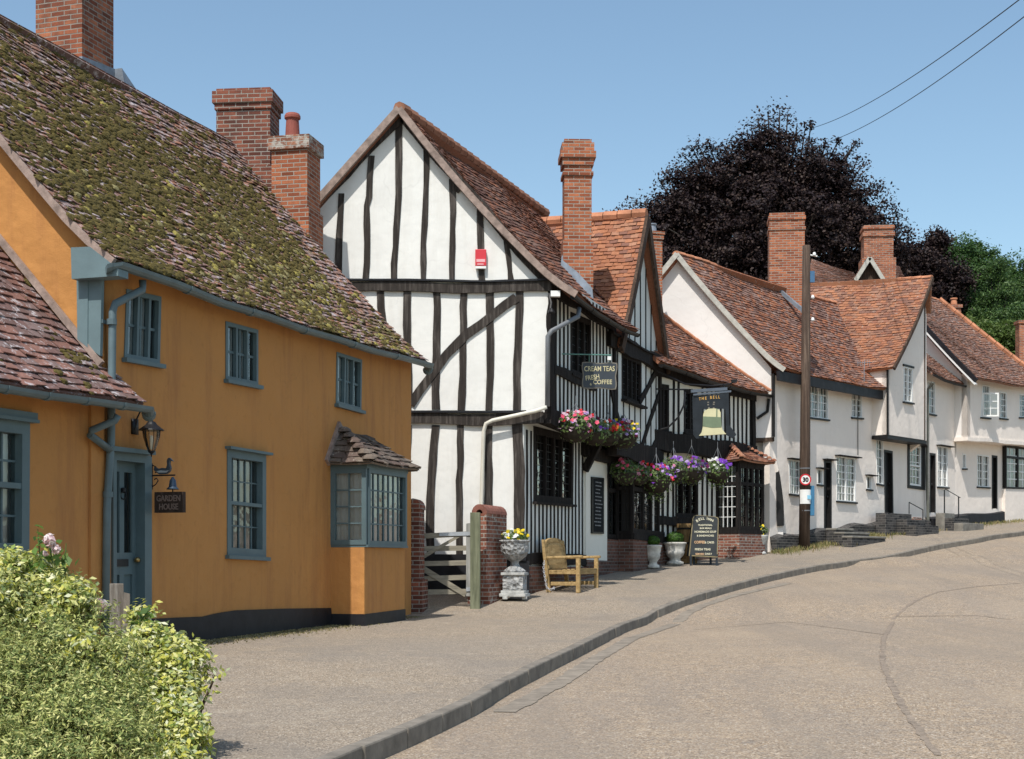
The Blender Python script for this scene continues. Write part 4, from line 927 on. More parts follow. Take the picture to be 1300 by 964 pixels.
window(PBU, cw_, 9, 6, G, frame=OAKB, bars=BLACKP, fw=.10, bw=.012, mull=(.28, .5, .73), mw=.07, glass=GLASSD, depth=.08, silldepth=.14)
# cross gable roof: ridge runs back from the street
bk = lambda s, z, o: PBU.w(s, z, o)
fo = .16
roofC, SC = roof(G, T_C, bk(sg0 - .12, zgf - .1, -4.2), bk(sg0 - .12, zgf - .12, fo), bk(sga, zga + .1, fo), bk(sga, zga + .12, -4.2), sag=.05, seed=41, wob=.02, jit=1.3, tw=.18, tl=.115)
roofC2, SC2 = roof(G, T_C, bk(sg1 + .12, zgf - .1, fo), bk(sg1 + .12, zgf - .1, -4.2), bk(sga, zga + .12, -4.2), bk(sga, zga + .1, fo), sag=.04, seed=42, tw=.3, tl=.2)
m = M()
for i in range(13):
    a = bk(sga, zga + .12, fo - i * .33); b = bk(sga, zga + .13, fo - (i + .95) * .33); m.tube([a, b], .12, 8)
m.build('ridge_tiles', RIDGE, G)
OAKM = mtimber('brown_bargeboard_oak', (.07, .045, .032), (.15, .10, .075))
verge(G, SC, 1, .07, .20, OAKM, drop=.0, out=Vector((PBU.n[0], PBU.n[1], 0)) * .03); verge(G, SC2, 0, .07, .20, OAKM, drop=.0, out=Vector((PBU.n[0], PBU.n[1], 0)) * .03)
# --- ground floor front
zcl = 1.0
lw = PBL.pts([(677, 541), (728, 554), (727, 641), (677, 637)]); lead_w = PBL.pts([(771, 586), (789, 590), (789, 684), (771, 683)])
sp0, sp1 = PBL.hit(741, 600)[0], PBL.hit(768, 600)[0]; se = PBL.hit(826, 600)[0]
zsp = PBL.hit(690, 706)[1]
wall('lower_wall', PBL, [(0, .5), (sp1, .7), (sp1, zj2 - .1), (0, zj - .1)], [ins(lw)], .2, WHITEST, B)
M().prism(PBL, [(.0, .6), (sp0, .9), (sp0, zsp - .22), (.0, zsp - .18)], .0, .07).build('brick_plinth', BRICKP, B)
beam('sole_plate', PBL, [(0, zsp - .06), (sp0, zsp - .08)], .2, -.02, .06, OAKB, B)
s_ = .16
while s_ < sp0 - .03:
    if lw[0][0] - .06 < s_ < lw[1][0] + .06: stud(PBL, B, s_, zsp, lw[3][1] - .02, .10)
    else: stud(PBL, B, s_, zsp, zj - .3, .10)
    s_ += .225
window(PBL, lw, 10, 8, B, frame=OAKB, bars=BLACKP, fw=.13, bw=.012, mull=(.3, .5, .7), mw=.07, glass=GLASSD, depth=.09, silldepth=.08)
# soffit of the jetty and brackets
m = M(); lo = zj - .14
sf = [PBL.w(0, zj - .10, -.05), PBL.w(se, zj2 - .32, -.05), PBU.w(sg1, zj2 - .32, 0), PBU.w(0, zj - .10, 0)]
m.hexa(sf, [p + Vector((0, 0, .08)) for p in sf]); m.build('jetty_soffit', OAKB, B)
for s0_ in (sp0 - .03,):
    p0 = PBL.w(s0_, zj - .85, .03); p1 = PBL.w(s0_, zj - .28, .34); p2 = PBU.w(s0_ - .02, zj - .12, -.02)
    M().bar(p0, p1, .13, .14).bar(p1, p2, .13, .14).build('jetty_bracket', OAKB, B)
# plaster pier with blackboard
zp0, zp1 = PBL.hit(755, 711)[1], PBL.hit(745, 581)[1]
M().prism(PBL, [(sp0, zp0), (sp1, zp0 - .02), (sp1, zp1 - .03), (sp0, zp1)], -.1, .05).build('plaster_pier', CREAM, G)
M().prism(PBL, [(sp0 + .01, .8), (sp1 - .01, .9), (sp1 - .01, zp0 - .02), (sp0 + .01, zp0)], -.1, .075).build('brick_plinth', BRICKP, G)
beam('door_head', PBL, [(sp0 - .2, zp1 + .14), (sp1 + .1, zp1 + .06)], .26, .0, .16, OAKB, G)
M().prism(PBL, PBL.pts([(741, 569), (745, 556), (754, 549), (765, 550), (765, 569)]), .0, .03).build('plaster_panel', CREAM, G)
# leaded window + oak bay on a brick base
wall('lower_wall', PBL, [(sp1, .8), (se, 1.0), (se, zj2 - .3), (sp1, zj2 - .2)], [ins(lead_w)], .2, OAKB, G)
window(PBL, lead_w, 4, 6, G, frame=OAKB, bars=BLACKP, fw=.08, bw=.014, trans=(.63,), mw=.09, curtain=(CURT, [(.05, .5), (.65, .95)]), depth=.09, sill=False)
sb0, sb1 = PBL.hit(793, 600, .2)[0], se - .02; zb0 = PBL.hit(800, 686)[1]; zb1 = PBL.hit(800, 600, .3)[1]
M().prism(PBL, [(sp1, .8), (se, 1.0), (se, zb0 - .06), (sp1, zb0)], .0, .06).build('brick_base', BRICKP, G)
M().prism(PBL, [(sb0 - .02, .9), (sb1 + .02, .9), (sb1 + .02, zb0 - .05), (sb0 - .02, zb0)], .06, .40).build('brick_base', BRICKP, G)
bo = M().prism(PBL, [(sb0, zb0), (sb1, zb0 - .04), (sb1, zb0 + .10), (sb0, zb0 + .14)], .0, .42).prism(PBL, [(sb0, zb1), (sb1, zb1 - .04), (sb1, zb1 + .14), (sb0, zb1 + .16)], .0, .44).build('oak_bay', OAKB, G)
PBB = PBL.shifted(.38)
window(PBB, [(sb0, zb1), (sb1, zb1 - .04), (sb1, zb0 + .09), (sb0, zb0 + .13)], 8, 6, bo, frame=OAKB, bars=BLACKP, fw=.12, bw=.012, mull=(.3, .55, .78), trans=(.74,), mw=.09, glass=GLASSD, depth=.07, sill=False, name='front_light', back=.2)
PBs2 = Plane(*(PBL.w(sb0, 0, 0).xy), PBL.n[0], PBL.n[1])
window(PBs2, [(.0, zb1), (.38, zb1), (.38, zb0 + .13), (.0, zb0 + .13)], 3, 6, bo, frame=OAKB, bars=BLACKP, fw=.06, bw=.012, trans=(.74,), mw=.08, glass=GLASSD, depth=.05, sill=False, name='side_light', back=.1)
# eave gutter, pipes
gutter(B, [BP_(eav + .04, -.12 + i * (sEx + .2) / 6, SB(i / 6, 0, 0).z - .06) for i in range(7)], .06, BLACKP, 4)
q = [P(735, 392, 26.9), PBU.w(*PBU.hit(734, 402, .42), .42), PBU.w(*PBU.hit(700, 421, .08), .08) + Vector((0, -.04, 0)), P(695.5, 427, 26.36), P(695, 516, 26.36)]
M().tube(q, .045, 10).build('downpipe', GREYPIPE, B, smooth=True)
q = [P(694, 517, 26.34), P(680, 522, 26.32), P(625, 534, 26.32), P(617, 538, 26.33), P(614, 548, 26.37), P(611, 640, 26.38), P(609, 760, 26.38)]
M().tube(q, .036, 10).build('downpipe', CREAMPIPE, B, smooth=True)
M().box(P(705, 377, 26.38), .17, .12, .10).build('lamp_box', WHITEPT, B)
m = M(); m.tube([P(697, 373, 26.45), P(700, 385, 26.35), P(699, 392, 26.3)], .02, 6); m.lathe([(.02, .05), (.07, -.02), (.06, -.04)], P(700, 395, 26.3), 10); m.build('floodlight', IRON, B)
# brick chimney through the roof
cbp = PBU.w(3.62, 7.0, -.62); dC = cbp.y
czt = zy(181, dC)
chimney(B, cbp, (1, .05), .56, .50, czt, BRICK, [(zy(352, dC) - .3, zy(309, dC), .03), (zy(227, dC), zy(222, dC), .035), (zy(214, dC), zy(205, dC), .04), (zy(205, dC), zy(197, dC), .085), (zy(197, dC), zy(186, dC), .05)])
M().hexa([cbp + Vector((a, b, .25 + c)) for a, b, c in ((-.36, -.34, .28), (.34, -.34, -.45), (.34, .0, -.45), (-.36, .0, .28))], [cbp + Vector((a, b, .58 + c)) for a, b, c in ((-.32, -.28, .28), (.30, -.28, -.40), (.30, .0, -.4), (-.32, .0, .28))]).build('flashing', LEAD, B)
# back walls (close the house)
PBK = Plane(xl + .45, GB, -BU[0], -BU[1])
wall('wall', Plane(xl + .45, GB, *BU), [(0, .3), (7.8, .3), (7.8, 6.6), (0, 6.6)], [], .2, WHITEP, B, off=.2)
wall('wall', Plane(xr + BU[0] * 7.8, GB + BU[1] * 7.8, 1, 0), [(-2.7, .3), (2.6, .3), (2.6, 6.6), (0, zrB - .4), (-2.7, 6.6)], [], .2, WHITEP, B)
# alarm box
ab = thing('alarm_box', 'small red alarm box with a white foot on the white timbered gable', 'alarm box', PBG.w(*PBG.hit(610, 332), .02))
M().prism(PBG, pb((603.5, 318), (617.5, 318), (617.5, 339), (603.5, 339)), .02, .10).build('cover', mplain('alarm_red', (.62, .045, .06), .4, .05, 4), ab, bevel=.008)
M().prism(PBG, pb((603.8, 339.3), (617.2, 339.3), (617, 342.3), (604, 342.3)), .02, .095).build('foot', WHITEPT, ab)
PINKL = mplain('alarm_lettering_pink', (.75, .40, .42), .5, .05, 4, bump=0)
M().prism(PBG, pb((605, 330.6), (616, 330.6), (616, 334.2), (605, 334.2)), .1005, .102).build('printed_band', PINKL, ab)
M().prism(PBG, pb((606, 336.2), (614, 336.2), (614, 337.6), (606, 337.6)), .1005, .102).build('printed_band', PINKL, ab)

# ================================================================== E: the inn's long studded range
PE = Plane((838 - 650) / F * 34.0, 34.0, .67, 1.0)
E = thing('inn', 'low black-and-white studded inn range under brown tiles between gable wing and pale gable', 'inn', PE.w(2, zt(36), 0))
DG = 38.4
sE1 = (DG - 34.0) / PE.u[1]
eoE = .45
zEe = zy(500, DG); eE1 = Vector(((974 - 650) / F * DG, DG - .02, zEe - .02)); eE0 = PE.w(-.9, zy(466, 33.7), eoE)
pitch = (8.18 - 6.0) / 2.86
rE1 = Vector((eE1.x - 4.3, DG - .02, zEe + 4.3 * pitch)); rE0 = Vector((rE1.x - 1.6, DG - 4.2, rE1.z))
roofE, SE = roof(E, T_D, eE0, eE1, rE1, rE0, sag=.12, seed=51, wob=.03, jit=1.2, kick=.05, tw=.17, tl=.11)
rmm = M(); 
for i in range(16):
    a = SE(1, i / 16, .06) + Vector((0, -.05, 0)); b = SE(1, (i + 1.02) / 16, .07) + Vector((0, -.05, 0)); rmm.tube([a, b], .04, 6)
rmm.build('verge_tiles', RIDGE, E)
sEw = PE.hit(957, 500)[0]
eq1 = PE.pts([(836, 487), (849, 489), (849, 548), (836, 547)]); eq2 = PE.pts([(868, 494), (885, 498), (885, 551), (868, 549)])
zEj = zy(562, 36)
wall('upper_wall', PE, [(-.4, zEj), (sEw, zEj), (sEw, 6.2), (-.4, 6.2)], [ins(eq1), ins(eq2)], .16, CREAM, E)
for i, q in enumerate((eq1, eq2)): window(PE, q, 6, 6, E, frame=OAKB, bars=BLACKP, fw=.09, bw=.012, mull=(.5,), mw=.07, glass=GLASSD, depth=.08)
s_ = .42
while s_ < sEw - .1:
    inq = [q for q in (eq1, eq2) if q[0][0] - .06 < s_ < q[1][0] + .06]
    if inq: stud(PE, E, s_, zEj, inq[0][3][1] - .04, .10)
    else: stud(PE, E, s_, zEj, 6.0, .12)
    s_ += .255
beam('corner_post', PE, [(sEw - .09, 1.8), (sEw - .09, 6.1)], .2, -.05, .05, OAKB, E)
beam('jetty_beam', PE, [(-.4, zEj - .12), (sEw, zEj - .12)], .42, -.12, .10, OAKB, E); beam('wall_plate', PE, [(-.4, 6.0), (sEw, 5.9)], .24, -.05, .08, OAKB, E)
PEL = PE.shifted(-.22)
el = PEL.pts([(857, 609), (886, 612), (886, 657), (857, 656)]); ed = PEL.pts([(823, 590), (836, 592), (836, 715), (823, 716)])
zeb = zy(668, 36)
wall('lower_wall', PEL, [(-1.2, .9), (sEw + .0, 1.2), (sEw, zEj), (-1.2, zEj)], [ins(el)], .16, CREAM, E)
window(PEL, el, 6, 5, E, frame=OAKB, bars=BLACKP, fw=.09, bw=.012, mull=(.33, .66), mw=.07, glass=GLASSD, depth=.08)
s_ = -.55
while s_ < sEw - .1:
    if el[0][0] - .06 < s_ < el[1][0] + .06: stud(PEL, E, s_, 1.3, el[3][1] - .2, .12); s_ += .26; continue
    stud(PEL, E, s_, 1.3, zEj, .14 if s_ < .9 else .12); s_ += .27
beam('sill_beam', PEL, [(.0, el[3][1] - .12), (el[1][0] + .2, el[3][1] - .12)], .2, -.02, .05, OAKB, E)
M().prism(PEL, [(-1.2, .8), (sEw, 1.1), (sEw, zy(690, 36)), (-1.2, zy(700, 35))], .0, .06).build('brick_plinth', BRICKP, E)
M().prism(PEL, ed, -.05, .03).build('inn_door', OAKB, E)
# bay with tiled roof
eb0 = PEL.hit(909, 600)[0]; BE = .62; eb1 = eb0 + 1.55
zt2, zb2 = zy(586, 36), zy(672, 36)
sEb = eb0
bs = M().prism(PEL, [(eb0 - .02, zb2 - .10), (eb1 + .02, zb2 - .10), (eb1 + .02, zb2), (eb0 - .02, zb2)], .0, BE + .04).prism(PEL, [(eb0 - .02, zt2), (eb1 + .02, zt2), (eb1 + .02, zt2 + .12), (eb0 - .02, zt2 + .12)], .0, BE + .02).build('bay_window', OAKB, E)
M().prism(PEL, [(eb0 - .01, 1.1), (eb1 + .01, 1.1), (eb1 + .01, zb2 - .10), (eb0 - .01, zb2 - .10)], .0, BE + .03).build('brick_base', BRICKW, bs)
PEs = Plane(*(PEL.w(eb0, 0, 0).xy), PEL.n[0], PEL.n[1]); PEf = PEL.shifted(BE)
window(PEs, [(.0, zt2), (BE, zt2), (BE, zb2), (.0, zb2)], 4, 6, bs, frame=OAKB, bars=WHITEPT, fw=.07, bw=.016, trans=(.70,), mw=.07, depth=.05, sill=False, name='side_light', back=.15, curtain=(CURTG, [(.04, .3)]))
window(PEf, [(eb0 + .06, zt2), (eb1, zt2), (eb1, zb2), (eb0 + .06, zb2)], 8, 6, bs, frame=OAKB, bars=BLACKP, fw=.10, bw=.014, mull=(.3, .52, .75), trans=(.70,), mw=.09, glass=GLASSD, depth=.05, sill=False, name='front_light', back=.15)
T_EB = mtile('bay_orange_tiles', [(.38, .16, .10), (.30, .13, .09), (.42, .20, .12), (.24, .13, .10)], .3, (.40, .33, .27), .15)
zr2 = zy(556, 36.3); ez = zt2 + .10; e = .22
for k_, (a, b, c, d) in enumerate(((PEL.w(eb0 - e, ez, BE + e), PEL.w(eb1 + e, ez, BE + e), PEL.w(eb1 - .5, zr2, .05), PEL.w(eb0 + .45, zr2, .05)), (PEL.w(eb0 - e, ez, 0), PEL.w(eb0 - e, ez, BE + e), PEL.w(eb0 + .45, zr2, .05), PEL.w(eb0 + .40, zr2, .0)), (PEL.w(eb1 + e, ez, BE + e), PEL.w(eb1 + e, ez, 0), PEL.w(eb1 - .45, zr2, .0), PEL.w(eb1 - .5, zr2, .05)))):
    roof(bs, T_EB, a, b, c, d, tw=.17, tl=.11, sag=.06, seed=60 + k_, deck=.04, name='bay_roof', jit=.8)
m = M()
for a, b in ((PEL.w(eb0 - e, ez + .03, BE + e), PEL.w(eb0 + .45, zr2 + .03, .05)), (PEL.w(eb1 + e, ez + .03, BE + e), PEL.w(eb1 - .5, zr2 + .03, .05))):
    for i in range(9): m.dome(a.lerp(b, (i + .4) / 9), Vector((1, 0, 0)), Vector((0, 1, 0)), Vector((0, 0, 1)), .09, .08, .06, 7)
m.build('hip_tiles', T_EB, bs)
gutter(E, [SE(i / 8, 0, 0) + Vector((PE.n[0] * .05, PE.n[1] * .05, -.06)) for i in range(9)], .065, BLACKP, 5)
M().tube([eE1 + Vector((.03, -.05, -.12)), eE1 + Vector((.0, -.02, -.45)), PE.w(sEw, 0, .1) + Vector((0, 0, zy(530, 38)))], .04, 8).build('downpipe', BLACKP, E)
cE = P(828, 300, 37.0); cE.z = 6.5
chimney(E, cE, (1, .3), .38, .42, zy(297, 37), BRICK, [(zy(300, 37), zy(296, 37), .05), (zy(306, 37), zy(301, 37), .03)], pot=[(0, 0, .25, .12, LEAD)])
wall('wall', Plane(-1.2, 34.5, .557, .831), [(0, .5), (4.5, .5), (4.5, 7), (0, 7)], [], .2, CREAM, E)
# ================================================================== D: pale rendered house with the big gable
PDG = Plane(6.79, DG, 1, 0); PD = Plane(6.79, DG, .82, 1.0)
D = thing('rendered_house', 'pale rendered house with a wide plain gable end and mottled brown tiles', 'house', (7.5, 40, zt(40)))
zeD = zy(466, DG); apz = zy(322, DG); apX = (858 - 650) / F * DG
hwD = 6.79 - apX
wall('gable_wall', PDG, PDG.pts([(858, 324), (979, 468), (979, 560), (957, 561), (957, 720), (740, 720), (740, 466)]), [], .2, PINKG, D)
PDr = PDG.shifted(-.35)
rq = PDr.pts([(962, 574), (980, 574), (980, 612), (962, 612)])
wall('gable_wall', PDr, PDr.pts([(940, 556), (979, 556), (986, 600), (994, 668), (995, 720), (940, 720)]), [ins(rq)], .2, PINKG, D)
window(PDr, rq, 3, 3, D, frame=WHITEPT, fw=.05, bw=.02, curtain=(CURT, [(.05, .95)]), depth=.06)
beam('brace_post', PDr, PDr.pts([(983, 588), (988, 625), (990, 668)]), .17, -.02, .10, BLACKP, D)
beam('jetty_plate', PDr, PDr.pts([(950, 559), (980, 559)]), .12, -.02, .36, OAKM, D); beam('string_course', PDr, PDr.pts([(957, 643), (985, 643)]), .06, -.02, .05, PINKW, D)
M().tube([PDr.w(PDr.hit(972, 563)[0], zy(563, DG), .2), PDr.w(PDr.hit(980, 585)[0], zy(580, DG), .1), PDr.w(PDr.hit(985, 600)[0], zy(598, DG), .02)], .10, 8).build('jetty_bracket', PINKW, D)
eoD = .38
sF0 = 5.95; sFend = 7.8
zeN, zeF_ = zy(468, DG), zy(494, 43)
def nD(s, z, o): return PD.w(s, z, o)
eN_ = Vector((6.79 + .30, DG - .14, zeN - .05)); eF_ = nD(6.2, zeF_ - .05, eoD)
perp = Vector((-PD.n[0], -PD.n[1], 0)); hh = apz - zeN + .05
rN_ = Vector((apX, DG - .14, apz + .02)); rdir = Vector((PD.u[0], PD.u[1], 0)); rF_ = rN_ + rdir * 9.0 + Vector((0, 0, -.1))
roofD, SD = roof(D, T_D, eN_, eF_, rF_, rN_, sag=.14, seed=71, wob=.03, jit=1.2, ridge=True, kick=.08, tw=.17, tl=.11)
bl_ = Vector((2 * apX - 6.79 - .3, DG - .14, zeN)); roofD2, SD2 = roof(D, T_D, bl_ + rdir * 9, bl_, rN_, rF_, sag=.1, seed=72, tw=.4, tl=.25)
verge(D, SD, 0, .10, .13, BARGEW, drop=.0, out=(0, -.04, 0)); verge(D, SD2, 1, .10, .13, BARGEW, drop=.0, out=(0, -.04, 0))
def PQ(pl, *l, off=0.0): return pl.pts(list(l), off)
dU1 = PQ(PD, (1027, 488), (1051, 492), (1051, 533), (1027, 530)); dU2 = PQ(PD, (1081, 498), (1094, 500), (1094, 531), (1081, 530))
dL1 = PQ(PD, (1001, 583), (1016, 585), (1016, 629), (1002, 627)); dV1 = PQ(PD, (1037.5, 595), (1044, 596), (1044, 616), (1037.5, 615))
dDr = PQ(PD, (1046, 584), (1055.5, 585), (1055.5, 673), (1046, 673)); dL2 = PQ(PD, (1061.5, 579), (1086, 582), (1086, 638), (1062, 636)); dV2 = PQ(PD, (1100, 604), (1106, 605), (1106, 622), (1100, 621))
fW1 = PQ(PD, (1112, 557), (1121, 559), (1121, 616), (1113, 614)); fDr = PQ(PD, (1122, 571), (1133, 573), (1134, 652), (1123, 652)); fW2 = PQ(PD, (1154, 565), (1169, 567), (1169, 618), (1154, 616))
gU = PQ(PD, (1177.5, 483), (1187, 486), (1187, 527), (1177.5, 525)); gDr = PQ(PD, (1180, 575), (1187.5, 576), (1187.5, 651), (1180, 651)); gW = PQ(PD, (1190, 566), (1203, 568), (1203, 619), (1190, 618))
sG = PD.hit(1174, 500)[0]
wall('front_wall', PD, [(0, 1.5), (sG, 2.2), (sG, 6.9), (0, 6.5)], [ins(x) for x in (dU1, dU2, dL1, dV1, dDr, dL2, dV2, fW1, fDr, fW2)], .2, PINKW, D)
wkw = dict(frame=WHITEPT, fw=.035, bw=.022, depth=.07, sillmat=BLACKP, silldepth=.06)
window(PD, dU1, 6, 4, D, mull=(.5,), mw=.05, curtain=(CURT, [(.04, .96)]), **wkw); window(PD, dU2, 4, 4, D, mull=(.5,), mw=.04, curtain=(CURT, [(.5, .96)]), **wkw)
window(PD, dL1, 4, 4, D, curtain=(CURT, [(.04, .96)]), drip=False, **wkw); window(PD, dV1, 1, 1, D, **wkw); window(PD, dV2, 1, 1, D, **wkw)
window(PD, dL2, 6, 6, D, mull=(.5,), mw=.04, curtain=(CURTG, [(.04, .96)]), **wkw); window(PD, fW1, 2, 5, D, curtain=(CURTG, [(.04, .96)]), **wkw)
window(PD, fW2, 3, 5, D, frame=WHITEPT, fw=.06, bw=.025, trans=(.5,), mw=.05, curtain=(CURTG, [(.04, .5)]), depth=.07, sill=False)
M().prism(PD, [(fW2[0][0] - .13, fW2[0][1] + .10), (fW2[0][0] - .001, fW2[0][1] + .1), (fW2[0][0] - .001, fW2[3][1] - .1), (fW2[0][0] - .13, fW2[3][1] - .1)], .001, .035).prism(PD, [(fW2[1][0] + .001, fW2[1][1] + .10), (fW2[1][0] + .28, fW2[1][1] + .1), (fW2[1][0] + .28, fW2[2][1] - .1), (fW2[1][0] + .001, fW2[2][1] - .1)], .001, .035).prism(PD, [(fW2[0][0], fW2[0][1] + .001), (fW2[1][0], fW2[1][1] + .001), (fW2[1][0], fW2[1][1] + .1), (fW2[0][0], fW2[0][1] + .1)], .001, .035).prism(PD, [(fW2[3][0], fW2[3][1] - .1), (fW2[2][0], fW2[2][1] - .1), (fW2[2][0], fW2[2][1] - .001), (fW2[3][0], fW2[3][1] - .001)], .001, .035).build('window_surround', BLACKP, D)
for q in (dL2, dL1, dV1, dV2, dDr):
    M().prism(PD, [(q[0][0] - .08, q[0][1] + .0), (q[1][0] + .12, q[1][1] + .0), (q[1][0] + .12, q[1][1] + .03), (q[0][0] - .08, q[0][1] + .03)], -.02, .16).build('drip_board', OAKB, D)
door(PD, dDr, D); door(PD, fDr, D)
beam('eaves_board', PD, [(-.1, zeN - .22), (6.1, zeF_ - .20)], .24, eoD - .12, eoD - .03, TAR, D, .004)
M().tube([PD.w(.02, zeN - .15, .10), PD.w(.02, zy(555, DG), .10)], .045, 8).build('downpipe', BLACKP, D)
M().tube([PD.w(dL2[1][0] + .1, zeF_ - .4, .03), PD.w(dL2[1][0] + .1, dL2[1][1] + .1, .03)], .012, 5).build('cable', IRON, D)
# flared base and dark brick plinth with steps
def zg(s): return zt(PD.w(s, 0).y)
m = M()
n = 26; vs = []
for i in range(n + 1):
    s_ = -.0 + sG * i / n; zt_ = zg(s_)
    vs += [PD.w(s_, zt_ - .5, .22), PD.w(s_, zt_ + .34 + .05 * math.sin(s_ * 3), .20), PD.w(s_, zt_ + .40 + .05 * math.sin(s_ * 3), .001)]
fs = []
for i in range(n): fs += [(3 * i, 3 * i + 3, 3 * i + 4, 3 * i + 1), (3 * i + 1, 3 * i + 4, 3 * i + 5, 3 * i + 2)]
fs += [(0, 1, 2), (3 * n, 3 * n + 2, 3 * n + 1)]
M().add(vs, fs).build('brick_plinth', BRICKG, D, recalc=True)
def step(parent, s0, s1, z0, z1, o0, o1, mat=BRICKG): 
    o = M().prism(PD, [(s0, z0), (s1, z0), (s1, z1), (s0, z1)], o0, o1).build('step', mat, parent, bevel=.015); return o
sd = (dDr[0][0] + dDr[1][0]) / 2; zb_ = zg(sd); zd = dDr[3][1]
hst = (zd - zb_ + .1) / 4
STONE = mplain('worn_step_stone', (.20, .185, .16), .9, .35, 4, bump=.5, bscale=20)
for i in range(3): step(D, sd - .55 - i * .12, sd + .5 + i * .4, zb_ - .5, zd - hst * i - .02, .23 + i * .30, .23 + (i + 1) * .30); step(D, sd - .56 - i * .12, sd + .51 + i * .4, zd - hst * i - .018, zd - hst * i + .04, .22 + i * .30, .25 + (i + 1) * .30, STONE)
sd = (fDr[0][0] + fDr[1][0]) / 2; zb_ = zg(sd); zd = fDr[3][1]; hst = (zd - zb_ + .1) / 4
step(D, sd - 1.35, sd - .5, zb_ - .5, zd - .02, .23, .55); 
for i in range(3): step(D, sd - .5 - i * .1, sd + .45 + i * .25, zb_ - .5, zd - hst * i - .02, .23 + i * .32, .23 + (i + 1) * .32)
step(D, sd + .7, sd + 1.3, zb_ - .5, zd - .1, .23, .5, BRICKW)
m = M(); m.tube([PD.w(sd + .6, zd, .4), PD.w(sd + .6, zd + .35, .4), PD.w(sd + 1.6, zd + .15, .4), PD.w(sd + 1.6, zd - .3, .4)], .015, 6); m.build('handrail', IRON, D)
# chimney on the ridge
dCh = 42.6; cD = P(998, 360, dCh + .5); cD.z = 7.8
czD = zy(269, dCh)
chimney(D, cD, (1, -.12), 1.02, .80, czD, BRICK, [(7.8, zy(359, dCh), .04), (zy(291, dCh), zy(287, dCh), .03), (zy(278, dCh), zy(273, dCh), .03)])
M().bar(P(985, 365, dCh + .05), P(1021, 396, dCh - .6), .12, .10).build('flashing', LEAD, D)
# --- the jettied cross wing with the orange roof
PF = Plane(11.03, 42.8, .82, 1.0)
FF = thing('jettied_wing', 'tall jettied white wing with a half gable and a broad orange tile roof', 'house', (11.8, 43.6, zt(43.6)))
sf1 = PF.hit(1174, 500)[0]; apF = PF.hit(1172, 355)[1]; ftF = PF.hit(1127, 463)[1]; jf0, jf1 = PF.hit(1127, 552)[1], PF.hit(1174, 559)[1]
fU = PF.pts([(1147, 465), (1158.5, 468), (1158, 512), (1146.5, 510)])
wall('gable_wall', PF, [(0, jf0), (sf1, jf1), (sf1, apF - .16), (sf1 * .5, (apF + ftF) / 2 - .24), (0, ftF - .1)], [ins(fU)], .18, PINKW, FF)
window(PF, fU, 4, 5, FF, mull=(.5,), mw=.04, frame=WHITEPT, fw=.04, bw=.022, depth=.07, sillmat=BLACKP, curtain=(CURTG, [(.04, .96)]))
M().prism(PF, [(fU[0][0] - .06, fU[0][1] + .002), (fU[1][0] + .05, fU[1][1] + .002), (fU[1][0] + .05, fU[1][1] + .06), (fU[0][0] - .06, fU[0][1] + .06)], .001, .04).build('window_head', BLACKP, FF)
PFS = Plane(11.03, 42.8, PF.n[0], PF.n[1])   # side wall towards the camera, runs from -back to 0
wall('side_wall', PFS, [(-1.2, jf0), (0, jf0), (0, ftF), (-1.2, ftF)], [], .18, PINKW, FF)
wall('far_wall', Plane(PF.w(sf1, 0).x, PF.w(sf1, 0).y, PF.n[0], PF.n[1]), [(-4.5, 2.4), (-.02, jf1), (-.02, apF - .2), (-4.5, apF - .2)], [], .18, PINKW, FF, off=-.0)
m = M(); sfz = [PF.w(-.06, jf0 - .02, .03), PF.w(sf1 + .03, jf1 - .02, .03), PD.w(PD.hit(1178, 500)[0], jf1 - .02, .02), PD.w(PD.hit(1106, 500)[0], jf0 - .02, .02)]
m.hexa([p - Vector((0, 0, .10)) for p in sfz], sfz); m.build('jetty_beam', BLACKP, FF)
beam('corner_strip', PF, [(.0, jf0), (.0, ftF)], .06, -.02, .025, BLACKP, FF, .003); beam('corner_strip', PF, [(sf1 - .02, jf1), (sf1 - .02, apF - .1)], .05, -.02, .02, OAKM, FF, .003)
e0 = PF.w(-.16, ftF - .12, -4.6); e1 = PF.w(-.16, ftF - .12, .26); r1 = PF.w(sf1 - .06, apF + .08, .26); r0 = PF.w(sf1 - .02, apF + .42, -4.6)
roofF, SFr = roof(FF, T_F, e0, e1, r1, r0, tw=.18, tl=.115, sag=.10, seed=81, wob=.03, jit=1.3, ridge=True)
r2 = PF.w(sf1 + .25, apF - 1.0, .1); r3 = PF.w(sf1 + .25, apF - .7, -4.6)
roof(FF, T_F, r2, r3, r0, r1, tw=.2, tl=.15, sag=.02, seed=82)
verge(FF, SFr, 1, .06, .10, OAKM, drop=.0, out=Vector((PF.n[0], PF.n[1], 0)) * .02)
# TV aerial at the eaves
ae = thing('aerial', 'thin grey television aerial on the eaves left of the orange roof', 'aerial', P(1098, 495, 42.5))
m = M(); m.tube([P(1094, 492, 42.4), P(1097, 486, 42.4), P(1097, 458, 42.4)], .012, 5); m.tube([P(1088, 461, 42.2), P(1106, 460, 42.6)], .009, 5)
for i in range(6): m.tube([P(1089 + i * 3, 457, 42.4), P(1089 + i * 3, 465, 42.4)], .005, 4)
m.build('mast', mplain('aerial_metal', (.4, .4, .42), .4, .1, 5, metal=.6), ae)
